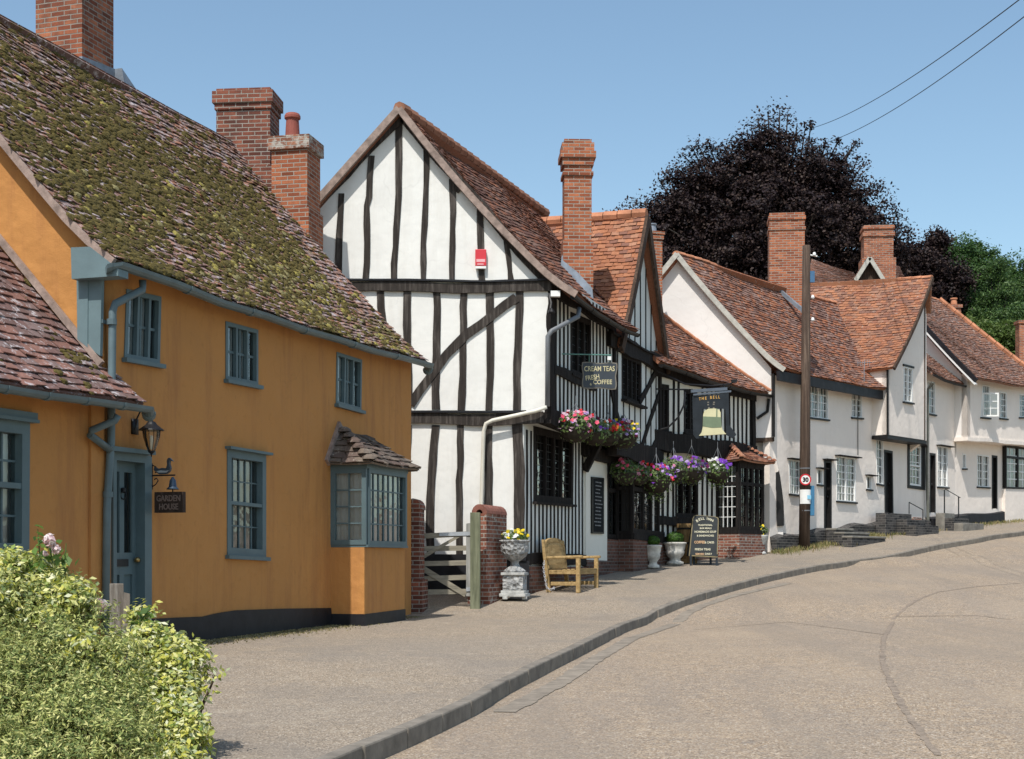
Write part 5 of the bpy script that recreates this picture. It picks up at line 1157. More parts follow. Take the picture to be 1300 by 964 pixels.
# ================================================================== G: narrow link house
GG = thing('link_house', 'narrow white link house with a small brown roof and dark drainpipe', 'house', (13.8, 47, zt(47)))
sH = PD.hit(1212, 500)[0]
wall('front_wall', PD, [(sG + .01, 2.3), (sH, 2.3), (sH, zy(484, 47)), (sG + .01, zy(468, 46))], [ins(x) for x in (gU, gDr, gW)], .2, PINKW, GG)
window(PD, gU, 3, 4, GG, curtain=(CURT, [(.04, .96)]), **wkw); window(PD, gW, 4, 5, GG, mull=(.5,), mw=.04, curtain=(CURTG, [(.04, .96)]), **wkw); door(PD, gDr, GG)
M().prism(PD, [(gW[0][0] - .08, gW[0][1]), (gW[1][0] + .25, gW[1][1]), (gW[1][0] + .25, gW[1][1] + .03), (gW[0][0] - .08, gW[0][1] + .03)], -.02, .16).build('drip_board', OAKB, GG)
e0 = PD.w(sG - .2, zy(474, 45.6), .35); e1 = PD.w(PD.hit(1224, 487, .35)[0], zy(489, 47.7), .35)
roofG, SG = roof(GG, T_H, e0, e1, e1 + perp * 3.2 + Vector((0, 0, 2.9)), e0 + perp * 3.2 + Vector((0, 0, 2.9)), sag=.06, seed=91, tw=.17, tl=.11)
gutter(GG, [SG(i / 3, 0, 0) + Vector((0, 0, -.05)) + Vector((PD.n[0], PD.n[1], 0)) * .05 for i in range(4)], .055, TAR, 0)
M().tube([PD.w(PD.hit(1184, 487, .3)[0], zy(487, 46), .32), PD.w(PD.hit(1178, 497, .1)[0], zy(495, 46), .10), PD.w(PD.hit(1177, 600, .1)[0], zy(600, 46), .10), PD.w(PD.hit(1177.5, 660, .1)[0], zy(664, 46), .12)], .05, 8).build('downpipe', mplain('dull_green_pipe', (.13, .13, .11), .6, .2, 5), GG)
n = 12; vs = []
for i in range(n + 1):
    s_ = sG + .02 + (sH + .6 - sG) * i / n; zt_ = zg(s_); vs += [PD.w(s_, zt_ - .5, .22), PD.w(s_, zt_ + .36, .20), PD.w(s_, zt_ + .42, .001)]
fs = []
for i in range(n): fs += [(3 * i, 3 * i + 3, 3 * i + 4, 3 * i + 1), (3 * i + 1, 3 * i + 4, 3 * i + 5, 3 * i + 2)]
M().add(vs, fs).build('plinth', TAR, GG)
sd = (gDr[0][0] + gDr[1][0]) / 2; zb_ = zg(sd); zd = gDr[3][1]
for i in range(3): step(GG, sd - .3, sd + .5 + i * .45, zb_ - .5, zd - (zd - zb_ + .1) / 4 * i - .02, .23 + i * .3, .23 + (i + 1) * .3, (STONE, BRICKG, STONE)[i])
hr0 = PD.w(sd + .9, 0, .85); hr1 = PD.w(sd + 2.3, 0, .95)
m = M(); za, zb2_ = zt(hr0.y), zt(hr1.y)
a_ = P(1199, 622, hr0.y - .2); b_ = P(1217, 631, hr0.y + .9)
m.tube([P(1199, 658, a_.y), a_], .02, 6); m.tube([P(1217, 664, b_.y), b_], .02, 6); m.tube([P(1200, 621, a_.y), P(1219, 632, b_.y)], .014, 6)
hr = thing('handrail', 'thin iron handrail beside the stone steps of the link house', 'handrail', (a_.x, a_.y, zt(a_.y))); m.build('rail', IRON, hr)
# ================================================================== H: long jettied house on the right
oH = PD.w(sH, 0); PH = Plane(oH.x - .05, oH.y, .724, .69)
H = thing('jettied_house', 'long white jettied house with a faded red tile roof at the right edge', 'house', (15.5, 49, zt(49)))
HL = 7.5
hv = PH.pts([(1222, 576), (1226, 577), (1226, 595), (1222, 595)]); hw1 = PH.pts([(1240, 577), (1255.5, 579), (1255.5, 619), (1240.5, 618)]); hd = PH.pts([(1259, 578), (1266, 579), (1266, 646), (1259, 646)])
jz0, jz1 = zy(555, 47.5), zy(563, 51)
wall('lower_wall', PH, [(0, 2.4), (HL, 2.6), (HL, jz1), (0, jz0 + .1)], [ins(x) for x in (hv, hw1, hd)], .2, PINKW, H)
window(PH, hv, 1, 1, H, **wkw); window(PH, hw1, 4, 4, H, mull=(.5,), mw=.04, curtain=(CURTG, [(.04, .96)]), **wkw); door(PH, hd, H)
PHU = PH.shifted(.5)
hu1 = PHU.pts([(1247, 488), (1256, 490), (1256, 531), (1245, 530)]); hu2 = PHU.pts([(1269, 497), (1278, 499), (1278, 532), (1269, 531)]); hu3 = PHU.pts([(1294, 500), (1306, 502), (1306, 530), (1294, 530)])
zU = 7.45
wall('upper_wall', PHU, [(0, jz0 - .02), (HL, jz1), (HL, zU + .2), (0, zU + .25)], [ins(x) for x in (hu1, hu2, hu3)], .2, PINKW, H)
PHS = Plane(PHU.w(0, 0).x, PHU.w(0, 0).y, PHU.n[0], PHU.n[1])
wall('side_wall', PHS, [(-5.6, 5.0), (-.5, 5.0), (-.5, jz0 - .02), (0, jz0 - .02), (0, zU), (-2.8, zU + 3.1), (-5.6, zU)], [], .2, PINKG, H)
for q, c in ((hu1, 4), (hu2, 3), (hu3, 3)): window(PHU, q, c, 4, H, curtain=(CURT, [(.04, .6)]), **wkw)
# open casement
sh = thing('open_casement', 'x', 'x', (0, 0, 0)) if False else None
PO = Plane(PHU.w(hu1[0][0], 0).x, PHU.w(hu1[0][0], 0).y, PHU.u[0] * .55 + PHU.n[0], PHU.u[1] * .55 + PHU.n[1])
oc = [(.0, hu1[0][1] - .28), (.52, hu1[0][1] - .30), (.52, hu1[3][1] + .02), (.0, hu1[3][1] + .03)]
window(PO, oc, 2, 3, H, frame=WHITEPT, fw=.05, bw=.025, depth=.04, sill=False, name='open_casement', back=.0)
for ch_ in list(H.children):
    if ch_.name.startswith('open_casement'):
        for g in list(ch_.children):
            if g.name.startswith('interior'): bpy.data.objects.remove(g)
beam('jetty_edge', PHU, [(-.05, jz0 - .05), (HL, jz1 - .04)], .12, -.5, .05, PINKW, H, .01)
eoh = .48
e0 = PHU.w(-.25, zy(484, 48), eoh); e1 = PHU.w(5.0, zy(497, 51.8), eoh); pH = Vector((-PHU.n[0], -PHU.n[1], 0))
r0 = e0 + pH * 3.15 + Vector((0, 0, 3.45)); r1 = PHU.w(3.0, 0, 0) ; r1 = Vector((r1.x, r1.y, 0)) + pH * 2.8 + Vector((0, 0, r0.z - .15))
roofH, SH = roof(H, T_H, e0, e1, r1, r0, sag=.12, seed=95, wob=.04, jit=1.3, ridge=True, tw=.17, tl=.11)
verge(H, SH, 0, .10, .18, TAR, drop=.02, out=Vector((-PHU.u[0], -PHU.u[1], 0)) * .02); verge(H, SH, 0, .13, .05, WHITEPT, drop=.20, out=Vector((-PHU.u[0], -PHU.u[1], 0)) * .02, name='verge_trim')
m = M()
for i in range(14): a = SH(1, i / 14, .05); b = SH(1, (i + .95) / 14, .06); m.tube([a, b], .10, 7)
m.build('hip_tiles', RIDGE, H)
e2 = e1 + pH * 6; roof(H, T_H, e1, PHU.w(5.4, e1.z, -6), r1 + pH * .2, r1, sag=.05, seed=96, tw=.3, tl=.2)
bwq = PH.pts([(1277, 566), (1310, 570), (1310, 621), (1277, 620)], .14); PHb = PH.shifted(.14)
bwo = window(PHb, bwq, 6, 5, H, frame=BLACKP, bars=WHITEPT, fw=.05, bw=.03, mull=(.46,), mw=.08, trans=(.74,), sill=False, drip=False, name='bay_window', curtain=(CURT, [(.1, .4)]), depth=.06, back=.3)
m = M(); m.prism(PH, [(bwq[3][0] - .0, 2.6), (bwq[2][0] + .3, 2.6), (bwq[2][0] + .3, bwq[2][1]), (bwq[3][0] - .0, bwq[3][1] - .02)], .0, .12); m.build('bay_base', PINKW, H)
n = 18; vs = []
for i in range(n + 1):
    s_ = HL * i / n; zt_ = zt(PH.w(s_, 0).y); vs += [PH.w(s_, zt_ - .5, .12), PH.w(s_, zt_ + .36 + .03 * math.sin(s_ * 2), .10), PH.w(s_, zt_ + .39 + .03 * math.sin(s_ * 2), .001)]
fs = []
for i in range(n): fs += [(3 * i, 3 * i + 3, 3 * i + 4, 3 * i + 1), (3 * i + 1, 3 * i + 4, 3 * i + 5, 3 * i + 2)]
M().add(vs, fs).build('plinth', TAR, H)
# small houses seen behind the roofs
RB = thing('rear_house', 'far house behind the ridges with a tall brick chimney and tiny gable', 'house', (13.5, 53, zt(53)))
dR = 52
def tri_roof(par, mat, pts, seed): return roof(par, mat, *pts, sag=.04, seed=seed, tw=.2, tl=.14)
# tiny gable facing the camera
m = M(); a, b, c = P(1088, 352, dR), P(1116, 352, dR), P(1102, 331, dR)
PR = Plane(a.x, dR, 1, 0)
M().prism(PR, [(a.x - a.x, a.z - 3), (b.x - a.x, b.z - 3), (b.x - a.x, b.z), (c.x - a.x, c.z), (0, a.z)], -.2, 0).build('gable_wall', OAKM, RB)
back = Vector((1.2, 3.0, 0)); upz = Vector((0, 0, .12))
tri_roof(RB, T_H, (b + Vector((.12, -.2, -.1)) , b + back * 1.6 + Vector((.3, 0, -.1)), c + back * 1.6 + upz, c + Vector((0, -.2, 0)) + upz), 101)
tri_roof(RB, T_H, (a + back * 1.6 + Vector((-.2, 0, -.1)), a + Vector((-.15, -.2, -.1)), c + Vector((0, -.2, 0)) + upz, c + back * 1.6 + upz), 102)
for p in (a, b): M().bar(p + Vector((0, -.24, 0)) * 1 + (p - c).normalized() * .2, c + Vector((0, -.24, .05)), .06, .14).build('bargeboard', BARGEW, RB)
tri_roof(RB, T_H, (P(1116, 352, 53), P(1150, 356, 53), P(1142, 338, 56), P(1118, 326, 55)), 103)
tri_roof(RB, T_H, (P(1026, 358, 54), P(1092, 362, 54), P(1083, 346, 57), P(1030, 329, 57)), 104)
M().prism(Plane(P(1026, 360, 55).x, 55, 1, 0), [(0, 3), (4.5, 3), (4.5, zy(358, 55)), (0, zy(356, 55))], -3, 0).build('wall', PINKG, RB)
cR = P(1113.5, 345, 53.5); cR.z = 8.5
chimney(RB, cR, (1, -.1), 1.05, .8, zy(289, 53.5), BRICK, [(8.5, zy(327, 53), .08), (zy(303, 53.5), zy(298, 53.5), .05), (zy(294, 53.5), zy(290, 53.5), .04)])
RC = thing('far_house', 'distant red tiled roof just showing above the right-hand house', 'house', (21, 62, zt(62)))
tri_roof(RC, T_H, (P(1262, 498, 60), P(1340, 498, 60), P(1330, 458, 64), P(1274, 457, 64)), 105)
M().prism(Plane(P(1262, 498, 60).x, 60.3, 1, 0), [(0, 3), (2.8, 3), (2.8, zy(494, 60)), (0, zy(494, 60))], -3.6, 0).build('wall', PINKG, RC)
cq = P(1299, 455, 62); cq.z = 8.6; chimney(RC, cq, (1, 0), .5, .5, zy(408, 62), BRICK, [(zy(412, 62), zy(408, 62), .05)])
cp = thing('chimney', 'short red chimney stub with a clay pot peeping over the faded red ridge', 'chimney', P(1211, 420, 56))
m = M(); b_ = P(1211, 400, 56); b_.z = 8.0; m.box(b_, .42, .42, zy(389, 56) - 8.0); m.box((b_.x, b_.y, zy(392, 56)), .52, .52, zy(388, 56) - zy(392, 56)); m.build('stack', BRICK, cp)
M().lathe([(.13, 0), (.12, .1), (.10, .22), (.14, .24), (.13, .28)], (b_.x, b_.y, zy(388, 56)), 12).build('pot', RIDGE, cp)
# ================================================================== telegraph pole and wires
tp = ground(1021, 697.5); tpz = zy(312, tp.y)
TP = thing('telegraph_pole', 'tall brown wooden telegraph pole standing on the verge before the pale house', 'pole', tp)
M().tube([tp + Vector((0, 0, -.3)), tp + Vector((.02, 0, 2.5)), Vector((tp.x + .06, tp.y, tpz))], [.150, .140, .105], 14).build('shaft', mtimber('pole_timber', (.075, .05, .037), (.16, .115, .085), (22, 22, .8)), TP, smooth=True)
m = M(); m.box((tp.x + .20, tp.y - .05, tpz - 1.0), .12, .10, .30); m.build('junction_box', mplain('blue_box_metal', (.06, .14, .25), .5, .1, 5), TP)
m = M(); m.tube([(tp.x + .16, tp.y, tpz - .25), (tp.x + .34, tp.y - .05, tpz - .3)], .02, 6); m.lathe([(.03, 0), (.05, .03), (.03, .1)], (tp.x + .25, tp.y - .1, tpz - .3), 8); m.lathe([(.03, 0), (.05, .03), (.03, .1)], (tp.x + .2, tp.y - .14, tpz - 1.45), 8); m.lathe([(.03, 0), (.05, .03), (.03, .1)], (tp.x + .2, tp.y - .14, tpz - 2.05), 8); m.build('insulator', WHITEPT, TP)
M().tube([(tp.x + .03, tp.y - .13, tp.z + 1.12), (tp.x + .03, tp.y - .13, tp.z + 1.17)], .005, 5).build('band', GREYPIPE, TP)
for zz in (1.62, 2.75): M().lathe([(.149, 0), (.149, .03)], (tp.x + .02, tp.y, tp.z + zz - .6), 14).build('band', GREYPIPE, TP)
bb = thing('blue_case', 'narrow blue box fixed to the side of the telegraph pole', 'box', (tp.x + .2, tp.y, tp.z + 1))
M().box((tp.x + .205, tp.y + .0, zy(655, tp.y)), .11, .16, zy(617, tp.y) - zy(655, tp.y)).build('case', mplain('bright_blue_paint', (.05, .17, .30), .45, .1, 4), bb, bevel=.01)
nt_ = thing('notice', 'white paper notice wrapped on the telegraph pole under the speed sign', 'notice', (tp.x, tp.y - .16, zy(640, tp.y)))
vs = []; 
for i in range(9):
    t = math.pi * (1.12 + .76 * i / 8); 
    for zz in (zy(640, tp.y), zy(622, tp.y)): vs.append((tp.x + .02 + math.cos(t) * .158, tp.y + math.sin(t) * .158, zz))
M().add(vs, [(2 * i, 2 * i + 2, 2 * i + 3, 2 * i + 1) for i in range(8)]).build('paper', WHITEPT, nt_, recalc=False)
SKYB = mplain('notice_blue_print', (.22, .50, .68), .6, .1, 5, bump=0)
M().box((tp.x + .10, tp.y - .165, zy(634, tp.y)), .10, .004, .10).build('print', SKYB, nt_)
sg = thing('speed_sign', 'round 30 speed limit sign with a red ring on the telegraph pole', 'road sign', (tp.x - .01, tp.y - .2, zy(610, tp.y)))
RED = mplain('sign_red', (.55, .02, .03), .35, .05, 4, bump=0); BLK = mplain('sign_black', (.01, .01, .01), .4, .1, 4, bump=0)
sx, sy, sz = tp.x - .005, tp.y - .19, zy(609.5, tp.y)
def disc(r0, r1, y0, y1, mat, name):
    vs, fs = [], []; k = 36
    for (r, y) in ((r0, y0), (r1, y0), (r1, y1), (r0, y1)):
        for j in range(k): t = 2 * math.pi * j / k; vs.append((sx + r * math.cos(t), y, sz + r * math.sin(t)))
    for i in range(4):
        i2 = (i + 1) % 4
        for j in range(k): j2 = (j + 1) % k; fs.append((i * k + j, i * k + j2, i2 * k + j2, i2 * k + j))
    return M().add(vs, fs).build(name, mat, sg)
disc(.0, .122, sy - .004, sy + .012, WHITEPT, 'face'); disc(.118, .152, sy - .008, sy + .012, RED, 'red_ring')
textmesh('30', .165, (sx, sy - .007, sz - .060), (1, 0, 0), (0, 0, 1), BLK, sg, xs=.95, extrude=.002, bold=.05)
M().box((sx, sy + .03, sz - .05), .05, .05, .1).build('bracket', GREYPIPE, sg)
for k_, (a, b) in enumerate(((P(1330, -28, 24), P(1030, 163, 60)), (P(1345, -14, 24.5), P(1046, 182, 60)))):
    pts = []
    for i in range(25):
        t = i / 24; p = a.lerp(b, t); p.z -= 1.0 * 4 * t * (1 - t) * .35; pts.append(p)
    w_ = M().tube(pts, .011, 5, caps=False).build('power_line', IRON, None)
    props(w_, ('upper overhead wire crossing the sky at top right', 'lower overhead wire crossing the sky at top right')[k_], 'wire', 'overhead wires into the copper beech')
w_ = M().tube([P(1262, 338, 70), P(1300, 335, 62), P(1360, 330, 55)], .012, 5).build('power_line', IRON, None); props(w_, 'short thin wire above the green trees at right edge', 'wire')
# ================================================================== trees
def lobes_points(lobes, nclump, per, spread, rg, shell=.55):
    """clumps of leaves through ellipsoid lobes; returns points and outward normals"""
    L = np.array([l[:3] for l in lobes]); Rr = np.array([l[3:6] for l in lobes]); wts = Rr.prod(1) ** (2 / 3); wts /= wts.sum()
    idx = rg.choice(len(L), nclump, p=wts); d = rg.normal(0, 1, (nclump, 3)); d /= np.linalg.norm(d, axis=1)[:, None]
    rad = (shell + (1 - shell) * rg.random(nclump))[:, None]
    c = L[idx] + d * rad * Rr[idx]; n = max(1, per)
    pts = np.repeat(c, n, 0) + rg.normal(0, 1, (nclump * n, 3)) * spread * np.repeat(rg.uniform(.5, 1.3, nclump), n)[:, None] * np.array([1, 1, .6])
    nr = np.repeat(d, n, 0) * .6 + np.array([0, 0, .7])
    return pts, nr, c
def tree(name, label, lobes, trunk, r0, mat, nclump, per, spread, leaf, seed, barkm, group=None, shell=.55, nbr=40, aspect=.6, extra=None):
    rg = np.random.default_rng(seed); base = Vector(trunk)
    t = thing(name, label, 'tree', base, group)
    cen = Vector(np.average([l[:3] for l in lobes], axis=0, weights=[l[3] for l in lobes])); top = Vector((base.x, base.y, cen.z))
    m = M(); m.tube([base - Vector((0, 0, .4)), base.lerp(top, .3), base.lerp(top, .65), top + Vector((.2, 0, 1))], [r0 * 1.25, r0, r0 * .75, r0 * .35], 10)
    pts, nr, cl = lobes_points(lobes, nclump, per, spread, rg, shell)
    if extra is not None:
        e = np.array(extra); c2 = np.repeat(e[:, :3], per, 0) + rg.normal(0, 1, (len(e) * per, 3)) * np.repeat(e[:, 3] * .62, per)[:, None]; pts = np.concatenate([pts, c2]); nr = np.concatenate([nr, np.tile([0, -.3, .7], (len(c2), 1))])
        cl = np.concatenate([cl, e[:, :3]])
    m.build('trunk', barkm, t, smooth=True)
    lm = M()
    for i in range(nbr):
        p = Vector(cl[rg.integers(len(cl))]) if i < nbr - (0 if extra is None else len(extra)) else Vector(cl[-(nbr - i)])
        s_ = base.lerp(top, float(rg.uniform(.45, .95))); mid_ = s_.lerp(p, .5) + Vector((0, 0, float(rg.uniform(.2, 1.0)))); lm.tube([s_, mid_, p], [r0 * .28, r0 * .15, r0 * .04], 5)
    lm.build('limbs', barkm, t, recalc=False)
    leafmesh('crown', pts, nr, leaf, mat, t, aspect=aspect, seed=seed)
    return t
BARK = mplain('bark', (.06, .05, .045), .95, .4, 4, bump=.8, bscale=12)
BEECH = mleaf('copper_beech_leaves', [(.012, .007, .009), (.020, .011, .013), (.030, .018, .018), (.055, .035, .028)], .12, .6, .22)
GRN = mleaf('green_leaves', [(.03, .07, .018), (.055, .115, .028), (.085, .155, .04), (.04, .085, .03)], .35)
GRN2 = mleaf('yellow_green_leaves', [(.06, .10, .02), (.09, .14, .03), (.12, .17, .045)], .35)
CON = mleaf('conifer_needles', [(.028, .065, .022), (.05, .10, .032), (.085, .15, .042), (.11, .18, .05)], .2)
def lob(px, py, d, rx, rz, ry=None):  # ellipsoid lobe by where it stands, radii in metres
    p = P(px, py, d); return (p.x, p.y, p.z, rx, ry or rx, rz)
dB = 62
bl_lobes = [lob(975, 190, dB, 1.5, 1.4, 1.6), lob(935, 225, dB, 2.1, 1.8), lob(1005, 220, dB, 2.0, 1.7), lob(895, 260, dB, 2.2, 2.0), lob(960, 275, dB, 3.2, 2.6), lob(1050, 250, dB, 2.0, 1.6), lob(1085, 275, dB, 1.9, 1.5),
            lob(865, 300, dB, 1.8, 1.9), lob(930, 325, dB, 3.0, 2.2), lob(1035, 300, dB, 3.0, 2.0), lob(1110, 315, dB, 1.7, 1.5), lob(840, 335, dB, 1.5, 1.5), lob(985, 350, dB, 3.0, 2.0), lob(1090, 345, dB, 2.0, 1.6), lob(900, 365, dB, 2.6, 1.6), lob(820, 292, dB, 1.3, .6), lob(1140, 325, dB, .8, .8), lob(1040, 222, dB, 1.6, 1.2), lob(880, 235, dB, 1.0, .9), lob(838, 300, dB, 1.3, 1.4), lob(855, 270, dB, 1.5, 1.5), lob(815, 305, dB, .9, .7), lob(850, 345, dB, 1.8, 1.5)]
def ex(lst, d=dB): return [(*P(x, y, d), r) for x, y, r in lst]
bt = P(985, 500, dB + 1); bt.z = zt(63)
tree('copper_beech', 'huge dark copper beech crown rising behind the village roofs', bl_lobes, bt, .55, BEECH, 3500, 50, .22, .15, 11, BARK, shell=.25, nbr=110,
     extra=ex([(772, 272, .16), (780, 271, .2), (790, 268, .22), (800, 262, .3), (812, 256, .3), (806, 270, .3), (826, 262, .35), (838, 232, .25), (846, 222, .3), (858, 212, .3), (866, 196, .25), (878, 186, .3), (886, 184, .28), (900, 184, .25), (896, 200, .3), (948, 165, .35), (962, 150, .4), (975, 142, .4), (990, 140, .35), (1000, 146, .3), (1012, 158, .3), (1022, 164, .25), (1030, 158, .15), (1048, 182, .3), (1062, 190, .3), (1078, 192, .2), (1086, 182, .16), (1095, 210, .3), (1090, 200, .25), (1108, 232, .35), (1118, 238, .3), (1122, 252, .4), (1128, 262, .3), (1140, 275, .3), (1152, 292, .3), (1158, 300, .25), (1065, 178, .12), (920, 188, .35), (936, 176, .3)]))
d2 = 66
tree('copper_beech', 'smaller dark copper tree right of the brick chimney, before green trees', [lob(1165, 335, d2, 1.1, 1.0), lob(1184, 345, d2, 1.1, 1.2), lob(1206, 358, d2, .9, .7), lob(1180, 372, d2, 1.1, 1.0), lob(1198, 380, d2, .9, .8), lob(1190, 308, d2, .45, .55), lob(1150, 340, d2, 1.0, 1.0), lob(1218, 356, d2, .5, .4)], Vector((P(1188, 0, d2).x, d2, zt(66))), .3, BEECH, 760, 50, .2, .15, 12, BARK, shell=.3, nbr=30,
     extra=ex([(1188, 292, .25), (1195, 296, .25), (1182, 298, .2), (1200, 304, .25), (1222, 336, .3), (1232, 348, .3)], d2))
d3 = 72
tree('round_green_tree', 'rounded green tree behind the smaller copper tree', [lob(1212, 328, d3, 1.5, 1.1), lob(1232, 340, d3, 1.6, 1.3), lob(1205, 350, d3, 1.5, 1.3), lob(1240, 375, d3, 2.2, 2), lob(1215, 400, d3, 2.4, 2)], Vector((P(1222, 0, d3).x, d3, zt(72))), .3, GRN, 1300, 50, .2, .15, 13, BARK, shell=.35, nbr=20)
d4 = 67
rg4 = np.random.default_rng(4); cl = []
for i in range(34):
    t_ = i / 33; y = 338 + t_ * 120; w_ = (.35 + 2.6 * t_ ** .75)
    for k in range(int(2 + 7 * t_)):
        a_ = rg4.uniform(0, 6.28); rr = w_ * rg4.uniform(.55, 1); p = P(1260, y, d4); cl.append((p.x + math.cos(a_) * rr, p.y + math.sin(a_) * rr, p.z - .18 * rr + rg4.uniform(-.2, .2), .55 + .25 * t_, .55 + .25 * t_, .14))
tree('conifer', 'tall layered dark green conifer behind the right-hand roofs', cl, Vector((P(1260, 0, d4).x, d4, zt(67))), .28, CON, 1300, 70, .18, .13, 14, BARK, shell=.1, nbr=60, aspect=.35)
d5 = 74
tree('leafy_tree', 'broad green tree at the right edge beyond the conifer', [lob(1292, 360, d5, 1.9, 1.5), lob(1300, 385, d5, 2.4, 2.2), lob(1280, 410, d5, 2.4, 2.0), lob(1320, 400, d5, 2.5, 2.5), lob(1310, 440, d5, 2.5, 2)], Vector((P(1300, 0, d5).x, d5, zt(74))), .3, GRN, 1400, 50, .2, .15, 15, BARK, shell=.35, nbr=20)
d6 = 64
tree('bushy_tree', 'yellow-green bushy tree low behind the faded red roof', [lob(1262, 440, d6, 1.3, 1.0), lob(1285, 430, d6, 1.2, 1.1), lob(1275, 455, d6, 1.6, 1.2), lob(1235, 425, d6, 1.0, .9), lob(1300, 445, d6, 1.2, 1.0)], Vector((P(1272, 0, d6).x, d6, zt(64))), .2, GRN2, 560, 70, .22, .13, 16, BARK, shell=.35, nbr=14)
# ================================================================== gate, walls
GP = thing('brick_wall', 'tall dark brick pier with a rounded top at the orange cottage corner', 'brick wall', ground(525, 778))
dp_ = 24.3; pw = 17 / F * dp_
PGW = Plane(*(P(520, 0, 23.9).xy), .93, -.36)
x0 = P(516, 0, 24.0).x; 
m = M(); b_ = P(526, 0, 24.35); b_.z = zt(24) - .3
m.box(b_, .26, .50, zy(646, 24.1) - b_.z, (1, -.1)); m.box(b_, .36, .60, zy(736, 24.1) - b_.z, (1, -.1))
k = 10; top = zy(646, 24.1)
PT = Plane(b_.x - .13, b_.y - .26, 1, -.1)
M_ = M(); pts = [(0, top - .01), (.26, top - .01)] + [(.26 if t < .01 else .13 + .13 * math.cos(t), top + .17 * math.sin(t)) for t in [i * math.pi / 10 for i in range(11)]]
M_.prism(PT, pts[0:2] + pts[3:-1], -.5, .0); m.add(M_.v, M_.f); m.build('brickwork', BRICKD, GP)
GW = thing('brick_wall', 'weathered red brick wall end with rounded coping behind the gate post', 'brick wall', ground(620, 768))
b0 = Vector((P(617.5, 0, 25.05).x, 25.05, 0)); dv = Vector((.30, .954, 0))
PW = Plane(b0.x, b0.y, .30, .954)   # street face of the wall
ztop = zy(652, 25.1); zbb = zt(25) - .3
L_ = 1.15; th = .26
m = M(); m.prism(PW, [(0, zbb), (L_, zbb), (L_, ztop), (0, ztop)], -th, 0)
m.prism(PW, [(-.06, zbb), (L_, zbb), (L_, zy(742, 25.1)), (-.06, zy(742, 25.1))], -th - .06, .07)
m.build('brickwork', BRICKW, GW)
m = M(); n = 10
for i in range(7):
    a0, a1 = L_ * i / 7, L_ * (i + .97) / 7; vs = []
    for s_ in (a0, a1):
        for r_ in (th / 2 + .01, th / 2 - .07):
            for j in range(n): t = math.pi * j / (n - 1); vs.append(PW.w(s_, ztop + math.sin(t) * r_ * 1.15, -th / 2 + math.cos(t) * r_))
    fs = []
    for j in range(n - 1):
        fs += [(j, j + 1, 2 * n + j + 1, 2 * n + j), (n + j, 3 * n + j, 3 * n + j + 1, n + j + 1), (j, n + j, n + j + 1, j + 1), (2 * n + j, 2 * n + j + 1, 3 * n + j + 1, 3 * n + j)]
    m.add(vs, fs)
m.build('coping', mplain('coping_clay', (.24, .10, .075), .9, .4, 6, bump=.5), GW)
m = M(); m.prism(PW, [(L_, zbb), (L_ + 1.2, zbb), (L_ + 1.2, zy(737, 26)), (L_, zy(737, 26))], -.2, .1); m.build('low_wall', BRICKW, GW)
gpz = ground(603, 768)
GPST = thing('gate_post', 'square green-tinged wooden gate post in front of the brick wall end', 'post', gpz)
M().box((P(603.5, 0, 24.6).x, 24.6, zt(24.6) - .2), .165, .165, zy(651, 24.6) - zt(24.6) + .2, (1, -.05)).build('timber', mtimber('treated_post_timber', (.17, .18, .115), (.26, .265, .18), (14, 14, 1.2), .3), GPST, bevel=.006)
GT = thing('gate', 'weathered five-bar wooden gate standing shut across the yard entrance', 'gate', ground(565, 770))
PGt = Plane(P(530, 0, 24.75).x, 24.75, 1, -.03)
GWD = mtimber('weathered_gate_wood', (.30, .27, .21), (.42, .38, .30), (2, 2, 22), .3)
gl = PGt.hit(530, 700)[0] - .02; gr = PGt.hit(594, 700)[0]
for ya, yb in ((681, 678), (697, 696), (716, 714.5), (735, 733), (752, 751)):
    M().prism(PGt, PGt.pts([(530, ya - 3.2), (593, yb - 3.2), (593, yb + 3.2), (530, ya + 3.2)]), -.02, .02).build('rail', GWD, GT)
M().prism(PGt, PGt.pts([(592, 665), (598.5, 664), (598.5, 757), (592, 757)]), -.04, .04).build('stile', mtimber('grey_gate_stile', (.38, .38, .36), (.5, .5, .47), (14, 14, 1.5), .3), GT)
M().prism(PGt, PGt.pts([(530, 665), (534, 665), (534, 760), (530, 760)]), -.04, .04).build('stile', GWD, GT)
for pp in ([(534, 712), (534, 706), (577, 682), (584, 682)], [(532, 723), (536, 717), (593, 752), (590, 758)]):
    M().prism(PGt, PGt.pts(pp), .021, .045).build('brace', GWD, GT)
M().prism(PGt, PGt.pts([(558, 676.5), (601, 675), (601, 680), (558, 681)]), .046, .056).prism(PGt, PGt.pts([(592, 746), (603, 745), (603, 750), (592, 751)]), .046, .056).build('hinge', mplain('galvanised_hinge', (.45, .47, .5), .45, .15, 10, metal=.5), GT)
# ================================================================== things on the pavement
STN = N('carved_stone'); f_ = STN.noise(7, 5, .7); v_ = STN.n('ShaderNodeTexVoronoi'); v_.inputs['Scale'].default_value = 16; STN.l(STN.tc.outputs['Object'], v_.inputs['Vector'])
STN.color(STN.mix(STN.ramp(f_, [(.4, 0.0), (.65, .8)]), (.46, .46, .45), (.13, .135, .14))); STN.rough(.9); STN.bump(STN.math('ADD', STN.math('MULTIPLY', v_.outputs['Distance'], 2.0), f_), .9, .03); STONEU = STN.m
STN2 = mplain('grey_cast_stone', (.42, .42, .40), .9, .45, 7, bump=.5, bscale=30)
def tgt(px, py): return ground(px, py)
u0 = tgt(653.5, 761)
UR = thing('stone_urn', 'grey stone urn of yellow and white flowers on a carved square pedestal', 'planter', u0)
k_ = F / u0.y
def hz(py): return (u0.z + (761 - py) / k_) - u0.z
m = M()
